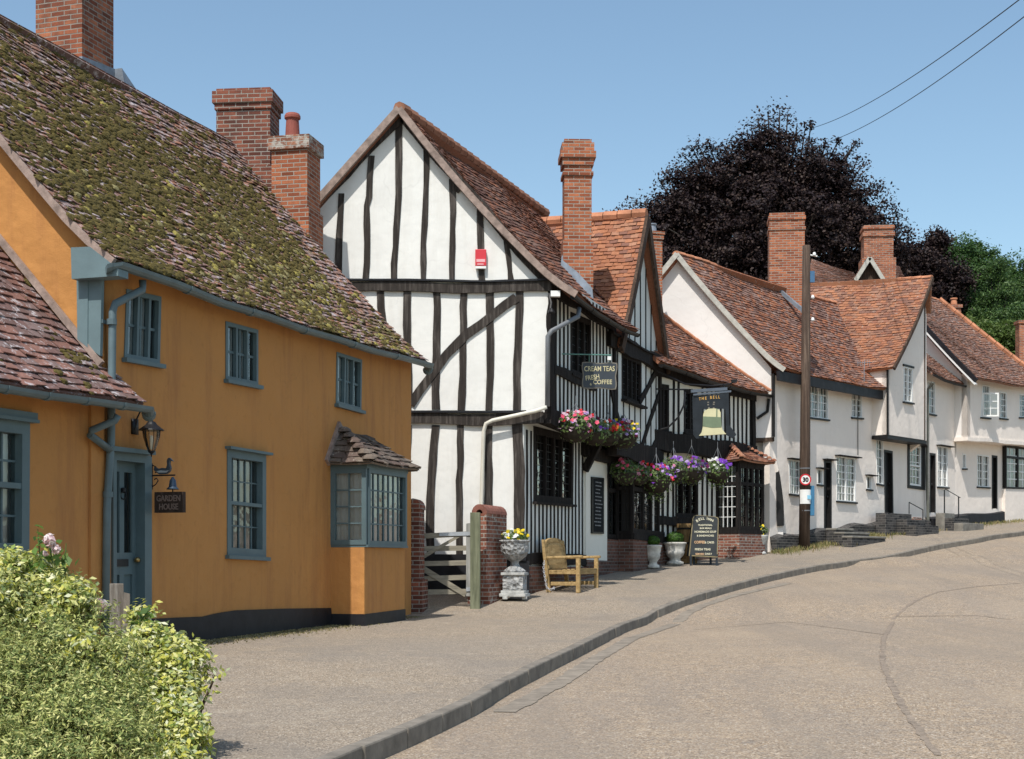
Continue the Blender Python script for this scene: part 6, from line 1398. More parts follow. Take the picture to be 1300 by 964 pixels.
for a in (-1, 1):
    for b in (-1, 1): m.box((a * .17, b * .17, 0), .09, .09, .05)
m.box((0, 0, .045), .47, .47, .06, (1, -.2)); m.box((0, 0, .105), .42, .42, .05, (1, -.2)); m.box((0, 0, .42), .42, .42, .05, (1, -.2))
m.build('pedestal', STN2, UR, local=True, bevel=.01)
M().box((0, 0, .155), .365, .365, .27, (1, -.2)).build('pedestal_block', STONEU, UR, local=True, bevel=.012)
M().lathe([(.20, .47), (.20, .50), (.16, .53), (.09, .58), (.07, .62), (.075, .66), (.12, .69), (.20, .75), (.245, .84), (.25, .93), (.24, .99), (.265, 1.01), (.27, 1.035), (.24, 1.04), (.22, 1.0)], (0, 0, 0), 28).build('urn', STONEU, UR, local=True, smooth=True)
FG = mleaf('flower_foliage', [(.07, .13, .03), (.13, .21, .05), (.20, .28, .09), (.06, .10, .04), (.26, .32, .16)], .35)
FLS = {n: mleaf('petals_' + n, [c, shade(c, 1.15), shade(c, .8)], .3, .5) for n, c in dict(yellow=(.80, .60, .03), white=(.80, .80, .78), pink=(.72, .28, .42), rose=(.78, .10, .18), red=(.60, .02, .03), purple=(.22, .06, .50), mauve=(.45, .32, .62), magenta=(.60, .06, .38), orange=(.75, .20, .04), blue=(.14, .12, .45), pale=(.72, .50, .60), burgundy=(.16, .01, .04)).items()}
def petals(name, cs, r, mat, parent, seed, n=5):
    """flower heads: each a ring of petals"""
    rg = np.random.default_rng(seed); pts, nr, dr = [], [], []
    for c in cs:
        nd = np.array([rg.normal(0, .4), -.8 + rg.normal(0, .3), .6 + rg.normal(0, .3)]); nd /= np.linalg.norm(nd)
        t = np.cross(nd, [0, 0, 1.]); t /= np.linalg.norm(t); b = np.cross(nd, t)
        for k in range(n):
            a = 2 * math.pi * k / n + .3; q = t * math.cos(a) + b * math.sin(a); pts.append(np.array(c) + q * r * .5); nr.append(nd * 6); dr.append(q * 6)
    return leafmesh(name, pts, nr, r * 1.15, mat, parent, aspect=.9, seed=seed, local=True, dirs=dr, fold=.05)
def bunch(parent, cz, rx, ry, rz, nleaf, leaf, cols, seed, c=(0, 0), droop=.0, fr=.05):
    rg = np.random.default_rng(seed); d = rg.normal(0, 1, (nleaf, 3)); d /= np.linalg.norm(d, axis=1)[:, None]; q = d * (rg.random(nleaf) ** .4)[:, None] * np.array([rx, ry, rz])
    low = q[:, 2] < 0; q[low, 2] *= 1 + droop; q += np.array([c[0], c[1], cz])
    leafmesh('foliage', q * np.array([1.06, 1.06, 1]), d + np.array([0, 0, .5]), leaf, FG, parent, aspect=.5, seed=seed, local=True)
    for i, (cn, k, side) in enumerate(cols):
        cs = []
        for _ in range(k):
            d_ = rg.normal(0, 1, 3); d_ /= np.linalg.norm(d_); d_[1] = -abs(d_[1]) if rg.random() < .8 else d_[1]; d_[2] = abs(d_[2]) if rg.random() < .65 else d_[2]; d_[0] = d_[0] * .55 + side * .6
            d_ /= max(1e-6, np.linalg.norm(d_)); cs.append(np.array([c[0], c[1], cz]) + d_ * np.array([rx, ry, rz]) * rg.uniform(.88, 1.04))
        petals(cn + '_flowers', cs, fr * rg.uniform(.8, 1.0), FLS[cn], parent, seed * 7 + i)
bunch(UR, 1.10, .25, .2, .13, 420, .07, [('yellow', 9, .6), ('white', 8, -.4), ('yellow', 3, -.5)], 5, fr=.045)
# bench
bf = tgt(736, 753)
bang = math.atan2(BU[1], BU[0])   # along the wall
BE_ = thing('garden_bench', 'pale wooden slatted garden bench chained up beside the inn wall', 'bench', bf, rotz=bang)
# local: x along the seat (near arm at x=0), y = back towards the wall
BWD = mtimber('bench_teak', (.40, .27, .12), (.54, .39, .20), (3, 16, 16), .2)
BL_, BD_ = 1.22, .60
def bb_(name, c, sx_, sy_, sz_): return M().box(c, sx_, sy_, sz_).build(name, BWD, BE_, local=True, bevel=.008)
for x in (.04, BL_ - .04):
    bb_('leg', (x, .04, 0), .075, .075, .64)
    M().hexa([(x - .035, BD_ - .03, 0), (x + .035, BD_ - .03, 0), (x + .035, BD_ + .05, 0), (x - .035, BD_ + .05, 0)], [(x - .035, BD_ + .10, .98), (x + .035, BD_ + .10, .98), (x + .035, BD_ + .15, .98), (x - .035, BD_ + .15, .98)]).build('leg', BWD, BE_, local=True, bevel=.008)
    M().hexa([(x - .045, -.04, .64), (x + .045, -.04, .64), (x + .045, BD_ + .05, .62), (x - .045, BD_ + .05, .62)], [(x - .045, -.04, .69), (x + .045, -.04, .69), (x + .045, BD_ + .05, .67), (x - .045, BD_ + .05, .67)]).build('armrest', BWD, BE_, local=True, bevel=.015)
    bb_('side_rail', (x, BD_ / 2, .13), .05, BD_ - .06, .07); bb_('side_rail', (x, BD_ / 2, .34), .05, BD_ - .06, .08)
bb_('front_rail', (BL_ / 2, .04, .34), BL_ - .12, .04, .08); bb_('front_rail', (BL_ / 2, BD_ + .0, .34), BL_ - .12, .04, .08)
m = M()
for i in range(7): m.box((BL_ / 2, .05 + i * .085, .423 - .006 * i), BL_ - .02 - (.10 if i in (0, 6) else 0), .065, .025)
m.build('seat', BWD, BE_, local=True)
m = M(); nb_ = 9
for i in range(nb_):
    x0_ = .09 + (BL_ - .18) * i / nb_; x1_ = .09 + (BL_ - .18) * (i + .93) / nb_; c_ = (i + .5) / nb_; zt_ = .93 + .10 * (1 - (2 * c_ - 1) ** 2) ** .5
    m.hexa([(x0_, BD_ + .03, .46), (x1_, BD_ + .03, .46), (x1_, BD_ + .055, .46), (x0_, BD_ + .055, .46)], [(x0_, BD_ + .10, zt_ - .03), (x1_, BD_ + .10, zt_ - .03), (x1_, BD_ + .125, zt_ - .03), (x0_, BD_ + .125, zt_ - .03)])
m.hexa([(.08, BD_ + .02, .44), (BL_ - .08, BD_ + .02, .44), (BL_ - .08, BD_ + .07, .44), (.08, BD_ + .07, .44)], [(.08, BD_ + .025, .52), (BL_ - .08, BD_ + .025, .52), (BL_ - .08, BD_ + .075, .52), (.08, BD_ + .075, .52)])
for i in range(12):
    a, b = i / 12, (i + 1) / 12; f = lambda t: .90 + .12 * (1 - (2 * t - 1) ** 2) ** .5
    xa, xb = .07 + (BL_ - .14) * a, .07 + (BL_ - .14) * b
    m.hexa([(xa, BD_ + .085, f(a) - .07), (xb, BD_ + .085, f(b) - .07), (xb, BD_ + .14, f(b) - .07), (xa, BD_ + .14, f(a) - .07)], [(xa, BD_ + .09, f(a)), (xb, BD_ + .09, f(b)), (xb, BD_ + .145, f(b)), (xa, BD_ + .145, f(a))])
m.build('backrest', BWD, BE_, local=True)
cu = thing('cushion', 'blue floral cushion end lying inside the bench arm', 'cushion', bf)
cc = bf + Vector((BU[0] * .12 - .12 * .938, BU[1] * .12 + .12 * .345, 0))
bpy.data.objects.remove(cu)
cn = thing('chain', 'pale steel chain looped round the near leg of the bench', 'chain', bf)
m = M(); pth = [(691, 712), (690, 722), (692, 735), (694, 746), (698, 749), (703, 747), (704, 743)]
pw_ = [P(x, y, 26.75) for x, y in pth]; tot = []
for a, b in zip(pw_, pw_[1:]):
    k = max(1, int((b - a).length / .035)); tot += [a.lerp(b, i / k) for i in range(k)]
for i, p in enumerate(tot):
    q = tot[min(i + 1, len(tot) - 1)]; dd_ = (q - p).normalized() if (q - p).length > 1e-5 else Vector((0, 0, 1)); s_ = (dd_.cross(Vector((0, 1, 0))) if i % 2 else dd_.cross(Vector((1, 0, 0))) ).normalized()
    c_ = (p + q) / 2; ring = [c_ + dd_ * math.cos(t) * .026 + s_ * math.sin(t) * .017 for t in [j * math.pi / 4 for j in range(9)]]; m.tube(ring, .006, 4, caps=False)
m.build('links', mplain('chain_steel', (.55, .56, .6), .35, .1, 9, metal=.4), cn, recalc=False)
# cream teas sign
cs_ = thing('hanging_sign', 'dark slate-blue hanging board reading CREAM TEAS FRESH COFFEE', 'sign', P(760, 477, 27.3))
dS = 27.4; PS = Plane(P(739, 0, dS).x, dS, 1, -.04)
SLATE = mplain('slate_blue_paint', (.045, .055, .068), .5, .15, 4); GOLDL = mplain('cream_gold_letters', (.62, .56, .34), .6, .1, 8, bump=0); FRAMEG = mplain('grey_gilt_frame', (.17, .155, .13), .6, .25, 9)
cor = PS.pts([(740.5, 461.5), (782, 462.5), (780.5, 493), (741, 491.5)])
def wavy(c, n=8, a=.010):
    out_ = []
    for i in range(4):
        p, q = c[i], c[(i + 1) % 4]; dx, dz = q[0] - p[0], q[1] - p[1]; l = math.hypot(dx, dz)
        for j in range(n): t = j / n; w_ = a * math.sin(t * math.pi * 3); out_.append((p[0] + dx * t - dz / l * w_, p[1] + dz * t + dx / l * w_))
    return out_
grow = lambda c, g: [(c[0][0] - g, c[0][1] + g), (c[1][0] + g, c[1][1] + g), (c[2][0] + g, c[2][1] - g), (c[3][0] - g, c[3][1] - g)]
M().prism(PS, wavy(grow(cor, .022)), -.03, .01).build('frame', FRAMEG, cs_)
M().prism(PS, wavy(cor), .0, .016).build('board', SLATE, cs_)
sc_ = dS / F; rv = Vector((PS.u[0], PS.u[1], 0)); uv_ = Vector((0, 0, 1))
def sgn(txt, px, py, h, xs=1.0, rot=0.0, al='CENTER'):
    s_, z_ = PS.hit(px, py); r_ = (rv * math.cos(rot) + uv_ * math.sin(rot)); u_ = (uv_ * math.cos(rot) - rv * math.sin(rot))
    textmesh(txt, h, PS.w(s_, z_, .018), r_, u_, GOLDL, cs_, xs=xs, align=al, bold=.008)
sgn('CREAM TEAS', 761, 471.5, .135, .74); sgn('FRESH', 752.5, 482.2, .125, .78, .14); sgn('COFFEE', 765, 488, .12, .86); sgn('&', 750, 489.5, .06, 1.0)
m = M(); q0 = PBU.w(PBU.hit(712, 450)[0], zy(450, 27.2), 0); m.tube([P(711, 449.5, 27.2), P(776, 451, 27.35)], .012, 6)
for x_ in (748, 774): m.tube([P(x_, 451, 27.35), P(x_, 462, 27.4)], .008, 5)
m.build('arm', mplain('green_iron', (.10, .22, .19), .5, .2, 6), cs_)
m = M(); m.box(P(773.5, 457.5, 27.35), .07, .05, .07); m.build('lamp', WHITEPT, cs_)
# inn sign
bs_ = thing('inn_sign', 'black hanging inn sign with a cut-out cream and green bell reading THE BELL', 'sign', P(905, 525, 33.6))
dI = 33.6; PI_ = Plane(P(879, 0, dI).x, dI, 1, -.06)
BLK2 = mplain('sign_board_black', (.018, .022, .028), .4, .3, 5); CRM = mplain('bell_cream_paint', (.62, .58, .36), .6, .08, 4); GRNB = mplain('bell_green_paint', (.17, .22, .14), .6, .12, 5)
bp2 = PI_.pts([(879, 503), (925, 499), (926, 540), (935, 552), (930, 557), (922, 552), (921, 520), (918, 519), (892, 519.5), (892, 556), (884, 557), (880, 552)])
M().prism(PI_, bp2, -.03, .0).build('board', BLK2, bs_)
bell = [(892.5, 556), (890, 553.5), (888, 553.5)] 
bell = PI_.pts([(887, 553.6), (890.5, 549.5), (892, 543), (892.6, 527), (894, 522), (899, 519.3), (907, 518.8), (913, 520.5), (914.8, 524), (915, 537), (917, 545), (919.5, 549), (922, 551.3)])
M().prism(PI_, bell, -.05, .03).build('bell', CRM, bs_)
M().prism(PI_, PI_.pts([(892.6, 529), (915.1, 530), (916.0, 542.8), (904, 543.4), (892, 541.5)]), .0305, .036).build('bell_band', GRNB, bs_)
M().prism(PI_, PI_.pts([(909.2, 519), (910.8, 519), (910.6, 530), (909, 530)]), .0305, .034).build('bell_line', GRNB, bs_)
GOLD = mplain('gold_letters', (.62, .36, .10), .45, .1, 8, bump=0)
for ch_, x_, y_ in zip('THE BELL', (888.5, 892.2, 896, 0, 902.5, 906, 909.6, 912.8), (508.4, 507.8, 507.6, 0, 506.6, 506.3, 506, 506)):
    if ch_ != ' ': s_, z_ = PI_.hit(x_, y_); textmesh(ch_, .095, PI_.w(s_, z_, .006), (PI_.u[0], PI_.u[1], 0), (0, 0, 1), GOLD, bs_, xs=.8)
for x_, y_ in ((899, 511), (906.5, 511), (899, 514), (906, 513.5), (900, 518), (906, 518)): s_, z_ = PI_.hit(x_, y_); M().prism(PI_, [(s_ - .02, z_ - .015), (s_ + .02, z_ - .015), (s_ + .02, z_ + .015), (s_ - .02, z_ + .015)], .001, .006).build('stud_plate', FRAMEG, bs_)
m = M(); m.bar(P(877, 497, dI), P(923, 494, dI), .10, .07); m.bar(P(880, 501.5, dI), P(928, 497, dI), .08, .04); m.build('hood', mplain('leaded_hood', (.10, .12, .15), .35, .2, 5), bs_)
m = M(); m.tube([P(832, 494, 33.5), P(880, 495, dI)], .018, 6); m.tube([P(828, 468, 33.4), P(845, 476, 33.45), P(870, 488, 33.5), P(905, 490, dI), P(925, 488, dI), P(936, 483, dI)], .018, 6); m.tube([P(834, 547, 33.5), P(848, 543, 33.5), P(861, 530, 33.5), P(868, 515, 33.5), P(870, 498, dI)], .022, 6); m.tube([P(920, 497, dI), P(918, 487, dI)], .02, 5); m.build('bracket', IRON, bs_)
m = M(); m.box(P(932, 486, dI), .12, .10, .07); m.build('lamp', IRON, bs_)
# hanging baskets
WICK = mplain('dark_basket', (.035, .028, .02), .9, .4, 12, bump=.6, bscale=40)
def basket(px, py, d, r, label, cols, seed, hang=.45, droop=.3, bowl=True, nl=680, rz=.8):
    c = P(px, py, d); t = thing('hanging_basket', label, 'flower basket', c, 'flower baskets along the inn front')
    M().lathe([(.02, -r * .85), (r * .5, -r * .75), (r * .8, -r * .4), (r * .9, -.02), (r * .93, 0), (r * .8, -.03)], (0, 0, 0), 14).build('bowl', WICK, t, local=True, smooth=True)
    m = M()
    for k in range(3): a = k * 2.1 + .5; m.tube([(math.cos(a) * r * .85, math.sin(a) * r * .85, 0), (0, 0, hang)], .008, 4)
    m.tube([(0, 0, hang), (0, .0, hang + .14)], .008, 4); m.build('chains', GREYPIPE, t, local=True)
    bunch(t, .08, r * 1.15, r * 1.0, r * rz, nl, .075, [(a_, max(3, int(n_ * .8)), s_) for a_, n_, s_ in cols], seed, droop=droop + .25, fr=.05)
basket(731, 543, 27.0, .33, 'nearest flower basket, pink and red blooms at the house corner', [('pale', 26, -.7), ('rose', 14, .2), ('red', 8, 0), ('pink', 16, .7), ('mauve', 6, 0)], 201, rz=.75)
basket(754, 550, 28.1, .28, 'basket of lime leaves, dark red and white flowers below the tea sign', [('burgundy', 10, -.2), ('white', 7, .7), ('purple', 5, .3), ('yellow', 5, -.6)], 202)
basket(772, 552, 29.2, .27, 'small basket with purple, white and red flowers under the jetty', [('purple', 8, -.3), ('white', 8, -.6), ('red', 10, .5), ('orange', 6, .5)], 203)
basket(792, 553, 30.2, .32, 'mixed basket of blue, red and lilac flowers before the cross gable', [('blue', 12, -.5), ('red', 8, 0), ('mauve', 14, .6), ('yellow', 7, .2), ('burgundy', 6, .2), ('pale', 6, .8)], 204)
basket(793, 601, 31.3, .29, 'low basket of dusty pink geraniums above the leaded window', [('rose', 12, -.6), ('pink', 9, .3)], 205, hang=.5)
basket(810, 603, 32.2, .27, 'low basket of coral red geraniums beside the oak bay', [('rose', 9, 0), ('pink', 6, .2), ('red', 7, .5)], 206, hang=.5)
basket(833, 610, 33.0, .36, 'trailing basket of magenta, red and grey foliage at the bay end', [('magenta', 8, .5), ('red', 8, -.3), ('purple', 8, 0), ('mauve', 12, -.2), ('rose', 6, .7)], 207, hang=.6, droop=1.0, nl=700)
basket(855, 598, 33.8, .32, 'large leafy basket with deep violet petunias by the inn door', [('purple', 18, -.2), ('mauve', 10, .2), ('pink', 4, .4)], 208, hang=.55, droop=.5, nl=650)
basket(878, 598, 34.4, .34, 'basket of violet and bright pink petunias left of the tiled bay', [('purple', 18, -.1), ('magenta', 7, .7), ('mauve', 12, .8), ('rose', 4, .2)], 209, hang=.6, droop=.5, nl=650)
basket(911, 600, 35.2, .33, 'last flower basket, pale green leaves with violet petunias on its right', [('purple', 22, .9), ('mauve', 6, .5), ('white', 18, -.5)], 210, hang=.6, droop=.8, nl=650)
# chalkboard on the pier
cb_ = thing('menu_board', 'tall black menu board fixed to the cream plaster pier', 'menu board', PBL.w(*PBL.hit(759, 640, .08), .08))
q = PBL.pts([(751.5, 605.5), (766.5, 607), (766.5, 678), (751.5, 677.5)], .08)
M().prism(PBL, q, .055, .09).build('frame', BLK, cb_)
q2 = [bl(q, .08, .97), bl(q, .92, .97), bl(q, .92, .03), bl(q, .08, .03)]; M().prism(PBL, q2, .0905, .093).build('panel', mplain('menu_black', (.012, .014, .016), .8, .3, 5, spec=.1), cb_)
CHK = mplain('chalk_writing', (.28, .29, .30), .9, .2, 9, bump=0); rc = random.Random(8)
for i in range(13):
    b_ = .93 - i * .068; w_ = rc.uniform(.25, .42); p0 = bl(q2, .5 - w_, b_); p1 = bl(q2, .5 + w_ * rc.uniform(.5, 1), b_)
    m = M(); x = p0[0]
    while x < p1[0]:
        wv = rc.uniform(.03, .09); m.prism(PBL, [(x, p0[1]), (x + wv, p0[1]), (x + wv, p0[1] + .022), (x, p0[1] + .022)], .0932, .095); x += wv + .03
    m.build('chalk_line', CHK, cb_)
# A-board
af = tgt(893, 718)
AB = thing('sandwich_board', 'black folding chalkboard with pale lettering standing on the pavement', 'sandwich board', af)
dAb = af.y; PAb = Plane(P(874, 0, dAb).x, dAb, 1, -.05)
kk = dAb / F
FRM = mplain('board_frame_wood', (.22, .18, .10), .7, .2, 7)
CH = mplain('chalkboard_black', (.022, .026, .028), .55, .3, 5, bump=.1)
def ap(lst, tilt0=.0):  # leaning panel
    out_ = []
    for x, y in lst:
        s_, z_ = PAb.hit(x, y); out_.append((s_, z_))
    return out_
zt_top = zy(655, dAb); zbt = af.z
def lean(s, z, o): return PAb.w(s, z, o - (z - zbt) * .22)
def lprism(pts, o0, o1, name, mat):
    n_ = len(pts); vs = [lean(s, z, o0) for s, z in pts] + [lean(s, z, o1) for s, z in pts]
    return M().add(vs, [tuple(range(n_)), tuple(range(2 * n_ - 1, n_ - 1, -1))] + [(i, (i + 1) % n_, n_ + (i + 1) % n_, n_ + i) for i in range(n_)]).build(name, mat, AB)
outl = ap([(874.5, 706), (880, 658), (882, 654.5), (886, 653.5), (909, 655.5), (913, 657), (913.5, 660), (911, 708)])
cx_ = sum(p[0] for p in outl) / 8; cz_ = sum(p[1] for p in outl) / 8
lprism(outl, .0, .03, 'frame', FRM)
inn_ = [(cx_ + (s - cx_) * .93, cz_ + (z - cz_) * .955) for s, z in outl]; lprism(inn_, .031, .036, 'chalk_panel', CH)
M().add([lean(s, z, 0) * 1 + Vector((0, (z - zbt) * .0 + .02 + (zt_top - z) * .42, 0)) for s, z in outl] + [lean(s, z, 0) + Vector((0, .045 + (zt_top - z) * .42, 0)) for s, z in outl], [tuple(range(8)), tuple(range(15, 7, -1))] + [(i, (i + 1) % 8, 8 + (i + 1) % 8, 8 + i) for i in range(8)]).build('back_panel', CH, AB)
for px_, yb_, oo in ((877, 717, 0), (910, 718, 0), (883.5, 714, .42), (905, 715, .42)):
    s_, z_ = PAb.hit(px_, 704); p = lean(s_, z_, .015) + Vector((0, oo * .9, 0)); e = Vector((p.x - .0, p.y - .03, zt(p.y) - .01)); M().bar(p, e, .05, .04).build('leg', BLK2, AB)
CHL = mplain('chalk_lettering', (.66, .62, .46), .8, .1, 8, bump=0); CHO = mplain('orange_chalk_lettering', (.66, .42, .24), .8, .1, 8, bump=0)
nup = Vector((0, (lean(0, 1, 0) - lean(0, 0, 0)).y, 1)).normalized()
def atx(txt, px_, py_, h, mat=CHL, xs=1.0, rot=0):
    s_, z_ = PAb.hit(px_, py_); r_ = Vector((PAb.u[0], PAb.u[1], 0)); rr_ = r_ * math.cos(rot) + nup * math.sin(rot); uu_ = nup * math.cos(rot) - r_ * math.sin(rot)
    textmesh(txt, h, lean(s_, z_, .040), rr_, uu_, mat, AB, xs=xs)
for ch_, x_, y_, r_ in (('B', 886.5, 662.5, .5), ('E', 889.2, 660.8, .3), ('L', 891.8, 659.9, .15), ('L', 894.2, 659.6, .05), ('I', 898.5, 659.8, -.1), ('N', 901.3, 660.6, -.2), ('N', 904.5, 662, -.4)): atx(ch_, x_, y_, .085, rot=r_)
atx('TRADITIONAL', 896, 667.6, .055, xs=.95); atx('BAR MEALS', 896.5, 671.6, .055); atx('HOMEMADE SOUP', 896, 676.4, .068, xs=.9); atx('& SANDWICHES', 896, 681.2, .06, xs=.92); atx('COFFEE', 888.5, 690, .085, CHO, .85); atx('& CAKES', 901, 690, .07, CHL, .8); atx('FRESH', 887.5, 698.8, .07); atx('TEAS', 898, 698.8, .07); atx('SERVED', 888.5, 704.6, .06, CHO); atx('DAILY', 899.5, 704.4, .06)
# planters by the inn
WST = mplain('white_weathered_urn', (.55, .53, .48), .85, .35, 6, bump=.4)
BOXL = mleaf('box_leaves', [(.03, .08, .01), (.06, .14, .02), (.09, .19, .03)], .3)
def boxurn(px, py, w, label, seed):
    g = tgt(px, py); t = thing('box_planter', label, 'planter', g, 'box ball urns by the inn'); r = w / 2
    M().lathe([(r * .75, 0), (r * .75, .06), (r * .5, .09), (r * .45, .14), (r * .75, .22), (r * .86, .30), (r * .80, .33), (r * .9, .40), (r * .92, .46), (r * 1.02, .49), (r * 1.04, .52), (r * .9, .53), (r * .85, .48)], (0, 0, 0), 20).build('urn', WST, t, local=True, smooth=True)
    rg = np.random.default_rng(seed); n = 1500; d = rg.normal(0, 1, (n, 3)); d /= np.linalg.norm(d, axis=1)[:, None]; q = d * rg.uniform(.82, 1.03, n)[:, None] * np.array([r * .82, r * .82, r * .62]) + np.array([0, 0, .62])
    leafmesh('box_ball', q, d * 1.3, .035, BOXL, t, aspect=.6, seed=seed, local=True)
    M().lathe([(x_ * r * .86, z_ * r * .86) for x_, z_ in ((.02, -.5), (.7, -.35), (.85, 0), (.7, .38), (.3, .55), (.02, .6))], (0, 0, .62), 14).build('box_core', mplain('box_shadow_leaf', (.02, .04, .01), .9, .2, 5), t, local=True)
boxurn(857, 717, .54, 'white urn with a clipped round box bush beside the chalkboard', 301); boxurn(829, 721.5, .40, 'narrow urn with a small box bush tucked behind the brick bay', 302)
sB_ = PEL.hit(874, 700, .34)[0]; bg_ = PEL.w(sB_, 0, .34); bg_.z = zt(bg_.y)
BR = thing('wooden_barrel', 'tan half barrel stood on a low crate behind the chalkboard', 'barrel', bg_)
BRW = mtimber('barrel_oak', (.30, .19, .085), (.42, .29, .14), (14, 14, 1.5), .3)
M().lathe([(.26, .50), (.30, .75), (.33, .98), (.335, 1.06), (.30, 1.06), (.29, 1.0)], (0, .15, 0), 20).build('staves', BRW, BR, local=True)
m = M(); m.lathe([(.273, .52), (.279, .56)], (0, .15, 0), 20); m.lathe([(.325, .90), (.332, .95)], (0, .15, 0), 20); m.build('hoops', IRON, BR, local=True)
M().lathe([(.24, .12), (.26, .48), (.22, .50)], (0, .15, 0), 16).build('stand', BRW, BR, local=True)
m = M(); m.box((0, .1, 0), .5, .4, .12); m.build('crate', BRW, BR, local=True); BR.scale = (.8, .8, .9)
fu = tgt(966, 704); FU = thing('flower_urn', 'grey urn of yellow daffodil-like flowers against the tiled bay end', 'planter', fu)
M().lathe([(.14, 0), (.14, .04), (.07, .10), (.06, .2), (.16, .36), (.18, .46), (.20, .50), (.17, .50)], (0, 0, 0), 16).build('urn', STN2, FU, local=True, smooth=True)
bunch(FU, .62, .2, .18, .16, 300, .08, [('yellow', 12, 0)], 303, fr=.05)
# ================================================================== shrubs in the foreground
def pxc(lst, k=1.0): return np.array([(*P(x, y, d), r * k) for x, y, d, r in lst])
JUN = mleaf('juniper_sprays', [(.10, .14, .045), (.24, .29, .09), (.44, .46, .15), (.64, .61, .26), (.13, .18, .06)], .2, .6, .2)
EUO = mleaf('variegated_leaves', [(.50, .47, .07), (.70, .66, .20), (.80, .79, .55), (.12, .20, .04), (.62, .60, .14), (.25, .33, .08), (.74, .70, .30)], .3, .45, .3)
ROS = mleaf('rose_leaves', [(.07, .14, .025), (.12, .21, .04), (.18, .27, .06)], .35)
TWIG = mplain('twig', (.10, .07, .045), .9, .3, 10)
def sprays(c, nper, ln, rg, up=.4):
    """short shoots radiating from clump centres, leaves set along them"""
    pts, nr, dr = [], [], []
    for (x, y, z, r) in c:
        k = int(nper * (r / .3) ** 2); d = rg.normal(0, 1, (k, 3)); d[:, 2] += up; d /= np.linalg.norm(d, axis=1)[:, None]
        s0_ = np.array([x, y, z]) + d * (r * rg.uniform(.55, .95, k))[:, None]
        pts.append(s0_); dr.append(d)
    return np.concatenate(pts), np.concatenate(dr)
def shrub(name, label, cat, clumps, mat, nper, leaf, seed, shoots=7, step=.02, aspect=.4, base=None, up=.4, spread=.010):
    rg = np.random.default_rng(seed); c = pxc(clumps); b = Vector(base) if base is not None else Vector((c[:, 0].mean(), c[:, 1].mean(), zt(c[:, 1].mean())))
    t = thing(name, label, cat, b); s0_, d = sprays(c, nper, 0, rg, up); P_, N_, D_ = [], [], []
    cur = s0_.copy(); dd_ = d.copy()
    for i in range(shoots):
        cur = cur + dd_ * step; side = rg.normal(0, 1, d.shape); side -= dd_ * (side * dd_).sum(1)[:, None]; side /= np.linalg.norm(side, axis=1)[:, None]
        P_.append(cur + side * spread); N_.append(dd_ * .6 + np.array([0, -.1, .5])); D_.append(dd_ * 1.2 + side * 1.1); dd_ = dd_ + rg.normal(0, .10, d.shape); dd_ /= np.linalg.norm(dd_, axis=1)[:, None]
    leafmesh('foliage', np.concatenate(P_), np.concatenate(N_), leaf, mat, t, aspect=aspect, seed=seed, dirs=np.concatenate(D_))
    m = M()
    for row in c:
        p = Vector(row[:3]); s_ = Vector((b.x + (p.x - b.x) * .4, b.y + (p.y - b.y) * .4, b.z)); m.tube([s_, s_.lerp(p, .5) + Vector((0, 0, .05)), p], [.02, .012, .006], 5)
        for k in range(6):
            q = p + Vector((rg.normal(0, 1), rg.normal(0, 1), rg.normal(.3, 1))).normalized() * row[3] * .85; m.tube([p, q], [.006, .003], 4)
    m.build('stems', TWIG, t, recalc=False)
    return t
jr = random.Random(12); jc = []
def topy(x): return np.interp(x, [-30, 0, 40, 80, 110, 140, 175, 205, 240, 262], [735, 728, 745, 752, 780, 818, 830, 845, 870, 900])
for i in range(105):
    x = jr.uniform(-20, 235); y0 = topy(x); y = y0 + (990 - y0) * jr.random() ** .9; dd = 9.25 - 1.5 * (y - 730) / 250 + jr.uniform(-.15, .15)
    if x > 150 + (y - 800) * .12 and jr.random() < .92: continue
    jc.append((x, y + 8, dd, jr.uniform(.07, .16)))
shrub('juniper', 'low grey-green juniper filling the bottom left corner', 'shrub', jc, JUN, 620, .034, 401, shoots=9, step=.0135, aspect=.30, up=.7, spread=.012)
ec = [(jr.uniform(-10, 60), jr.uniform(722, 775), jr.uniform(9.1, 9.4), jr.uniform(.04, .09)) for _ in range(22)] + [(jr.uniform(60, 140), jr.uniform(800, 860), jr.uniform(8.4, 8.6), jr.uniform(.02, .04)) for _ in range(6)] + [(jr.uniform(-10, 90), jr.uniform(760, 830), jr.uniform(8.75, 8.95), jr.uniform(.03, .06)) for _ in range(10)] + [(jr.uniform(72, 104), jr.uniform(752, 800), jr.uniform(8.85, 9.2), jr.uniform(.04, .08)) for _ in range(16)] + [(60, 735, 9.4, .08), (20, 725, 9.4, .08), (0, 745, 9.3, .1)]
shrub('variegated_shrub', 'yellow variegated shrub at the back of the juniper under the window', 'shrub', ec, EUO, 1100, .050, 402, shoots=4, step=.022, aspect=.5, spread=.02)
ec = []
for i in range(95):
    x = jr.uniform(140, 245); y0 = np.interp(x, [140, 160, 200, 240, 255], [822, 812, 808, 838, 870]); y = y0 + (980 - y0) * jr.random() ** 1.1; ec.append((x, y + 5, 9.2 - 1.3 * (y - 780) / 220 + jr.uniform(-.1, .1), jr.uniform(.05, .10)))
ec += [(250, 842, 9.0, .04), (262, 850, 8.95, .03), (185, 782, 9.3, .04), (178, 792, 9.3, .05), (272, 862, 8.8, .02)]
shrub('variegated_shrub', 'bright yellow variegated shrub spilling right onto the pavement', 'shrub', ec, EUO, 1150, .046, 403, shoots=4, step=.022, aspect=.5, spread=.02, base=(-2.1, 9.0, zt(9)))
rb = thing('rose_bush', 'spindly rose with pale pink blooms rising from the shrubs', 'rose', (P(60, 0, 9.3).x, 9.3, zt(9.3)))
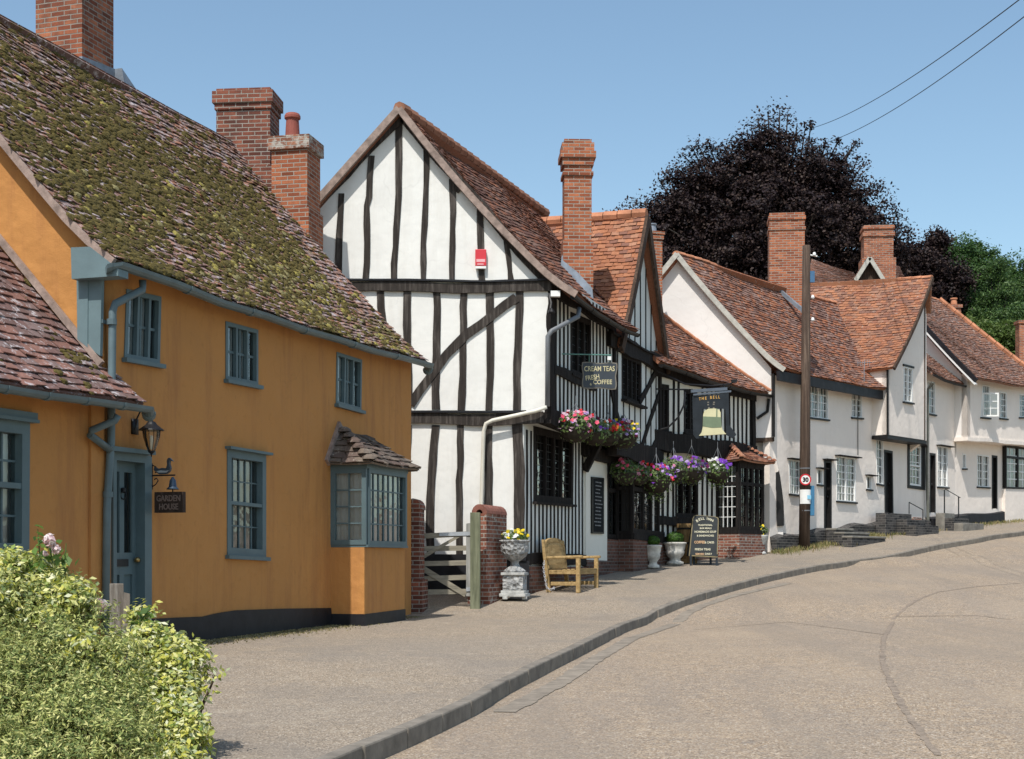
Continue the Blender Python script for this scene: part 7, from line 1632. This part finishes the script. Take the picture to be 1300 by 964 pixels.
m = M(); stems = [[(60, 790), (58, 740), (50, 700), (48, 672)], [(65, 780), (70, 740), (66, 710), (62, 684)], [(62, 780), (75, 745), (82, 720), (84, 690)], [(110, 800), (118, 780), (122, 770)], [(160, 830), (168, 800), (182, 785), (188, 776)], [(70, 760), (50, 730), (36, 722)]]
rg = np.random.default_rng(9); lp_, ln_ = [], []
for st_ in stems:
    w_ = [P(x, y, 9.15) for x, y in st_]; m.tube(w_, [.008, .006, .005, .003][:len(w_)] if len(w_) <= 4 else .005, 5)
    for a, b in zip(w_, w_[1:]):
        for i in range(11): p = a.lerp(b, rg.random()); lp_.append(np.array(p) + rg.normal(0, .035, 3)); ln_.append([rg.normal(0, .5), -.4, .6])
m.build('stems', mplain('green_stem', (.08, .12, .03), .7, .2, 9), rb)
leafmesh('leaves', lp_, ln_, .065, ROS, rb, aspect=.6, seed=91)
L0_ = wloc(rb)
def rose(px, py, r, col, sd, d=9.1):
    c = P(px, py, d) - L0_; rg = np.random.default_rng(sd); pts, nr, dr = [], [], []
    for k in range(46):
        v = rg.normal(0, 1, 3); v[1] = -abs(v[1]); v /= np.linalg.norm(v); q = rg.uniform(.3, 1); pts.append(np.array(c) + v * r * q); nr.append(v * 2); dr.append(np.cross(v, rg.normal(0, 1, 3)))
    leafmesh('bloom', pts, nr, r * 1.1, FLS[col], rb, aspect=.95, seed=sd, local=True, dirs=dr, fold=.25)
PPK = mleaf('petals_blush', [(.80, .52, .55), (.82, .64, .64), (.80, .72, .70)], .35); FLS['blush'] = PPK
rose(63, 686, .045, 'blush', 1); rose(71, 697, .03, 'blush', 2); rose(125, 770, .06, 'blush', 3, 8.95); rose(116, 765, .04, 'blush', 4, 8.95); rose(58, 703, .02, 'blush', 5)
# weathered post
wp = P(150, 800, 11.4); PSt = thing('wooden_stake', 'weathered grey wooden stake with a broken lath behind the shrubs', 'post', (wp.x, wp.y, zt(11.4)))
SILV = mtimber('silvered_post', (.20, .17, .14), (.36, .33, .29), (30, 30, 2), .7)
M().box((P(148, 0, 11.4).x, 11.4, zt(11.4) - .1), .105, .09, zy(741, 11.4) - zt(11.4) + .1, (1, .3)).build('post', SILV, PSt, bevel=.006)
M().hexa([P(154, 850, 11.3), P(164, 850, 11.3), P(164, 850, 11.34), P(154, 850, 11.34)], [P(157, 752, 11.3), P(165, 754, 11.3), P(165, 754, 11.34), P(157, 752, 11.34)]).build('lath', SILV, PSt)
# dry grass and weeds along walls
DRY = mleaf('dry_grass_blades', [(.34, .27, .12), (.42, .34, .17), (.20, .19, .07), (.12, .15, .04)], .3)
pts, nr, dr = [], [], []; rg = np.random.default_rng(77)
def tuft(fn, n, h):
    for _ in range(n):
        p = fn(); p = Vector(p); pts.append((p.x, p.y, p.z + h * .4)); nr.append((rg.normal(0, 1), rg.normal(0, 1), .1)); dr.append((rg.normal(0, .3), rg.normal(0, .3), 1.6))
def along(pl, s0_, s1_, o0, o1, n, h):
    def f():
        s_ = rg.uniform(s0_, s1_); o = o0 + abs(rg.normal(0, (o1 - o0) * .5)); q = pl.w(s_, 0, o); return (q.x, q.y, zt(q.y))
    tuft(f, n, h)
along(PD, -.5, 9.5, .22, .8, 2600, .14); along(PD, 2.8, 5.5, .2, .55, 900, .22); along(PH, 0, 7, .12, .6, 700, .12)
leafmesh('grass', pts, nr, .16, DRY, None, aspect=.12, seed=5, dirs=dr)['kind'] = 'stuff'
# low moss and grit at the foot of the cottage wall
pts, nr, dr = [], [], []; along(PA, -.2, 8.4, .03, .5, 5200, .02)
MOS2 = mleaf('mossy_weeds', [(.17, .14, .06), (.24, .20, .09), (.12, .12, .045), (.30, .25, .15)], .1)
leafmesh('weeds', pts, nr, .030, MOS2, None, aspect=.5, seed=6)['kind'] = 'stuff'
pts, nr, dr = [], [], []; rg = np.random.default_rng(78)
along(PD, 6.6, 7.6, .3, .6, 260, .15)
leafmesh('weeds', pts, nr, .07, GRN2, None, aspect=.5, seed=7, dirs=dr)['kind'] = 'stuff'
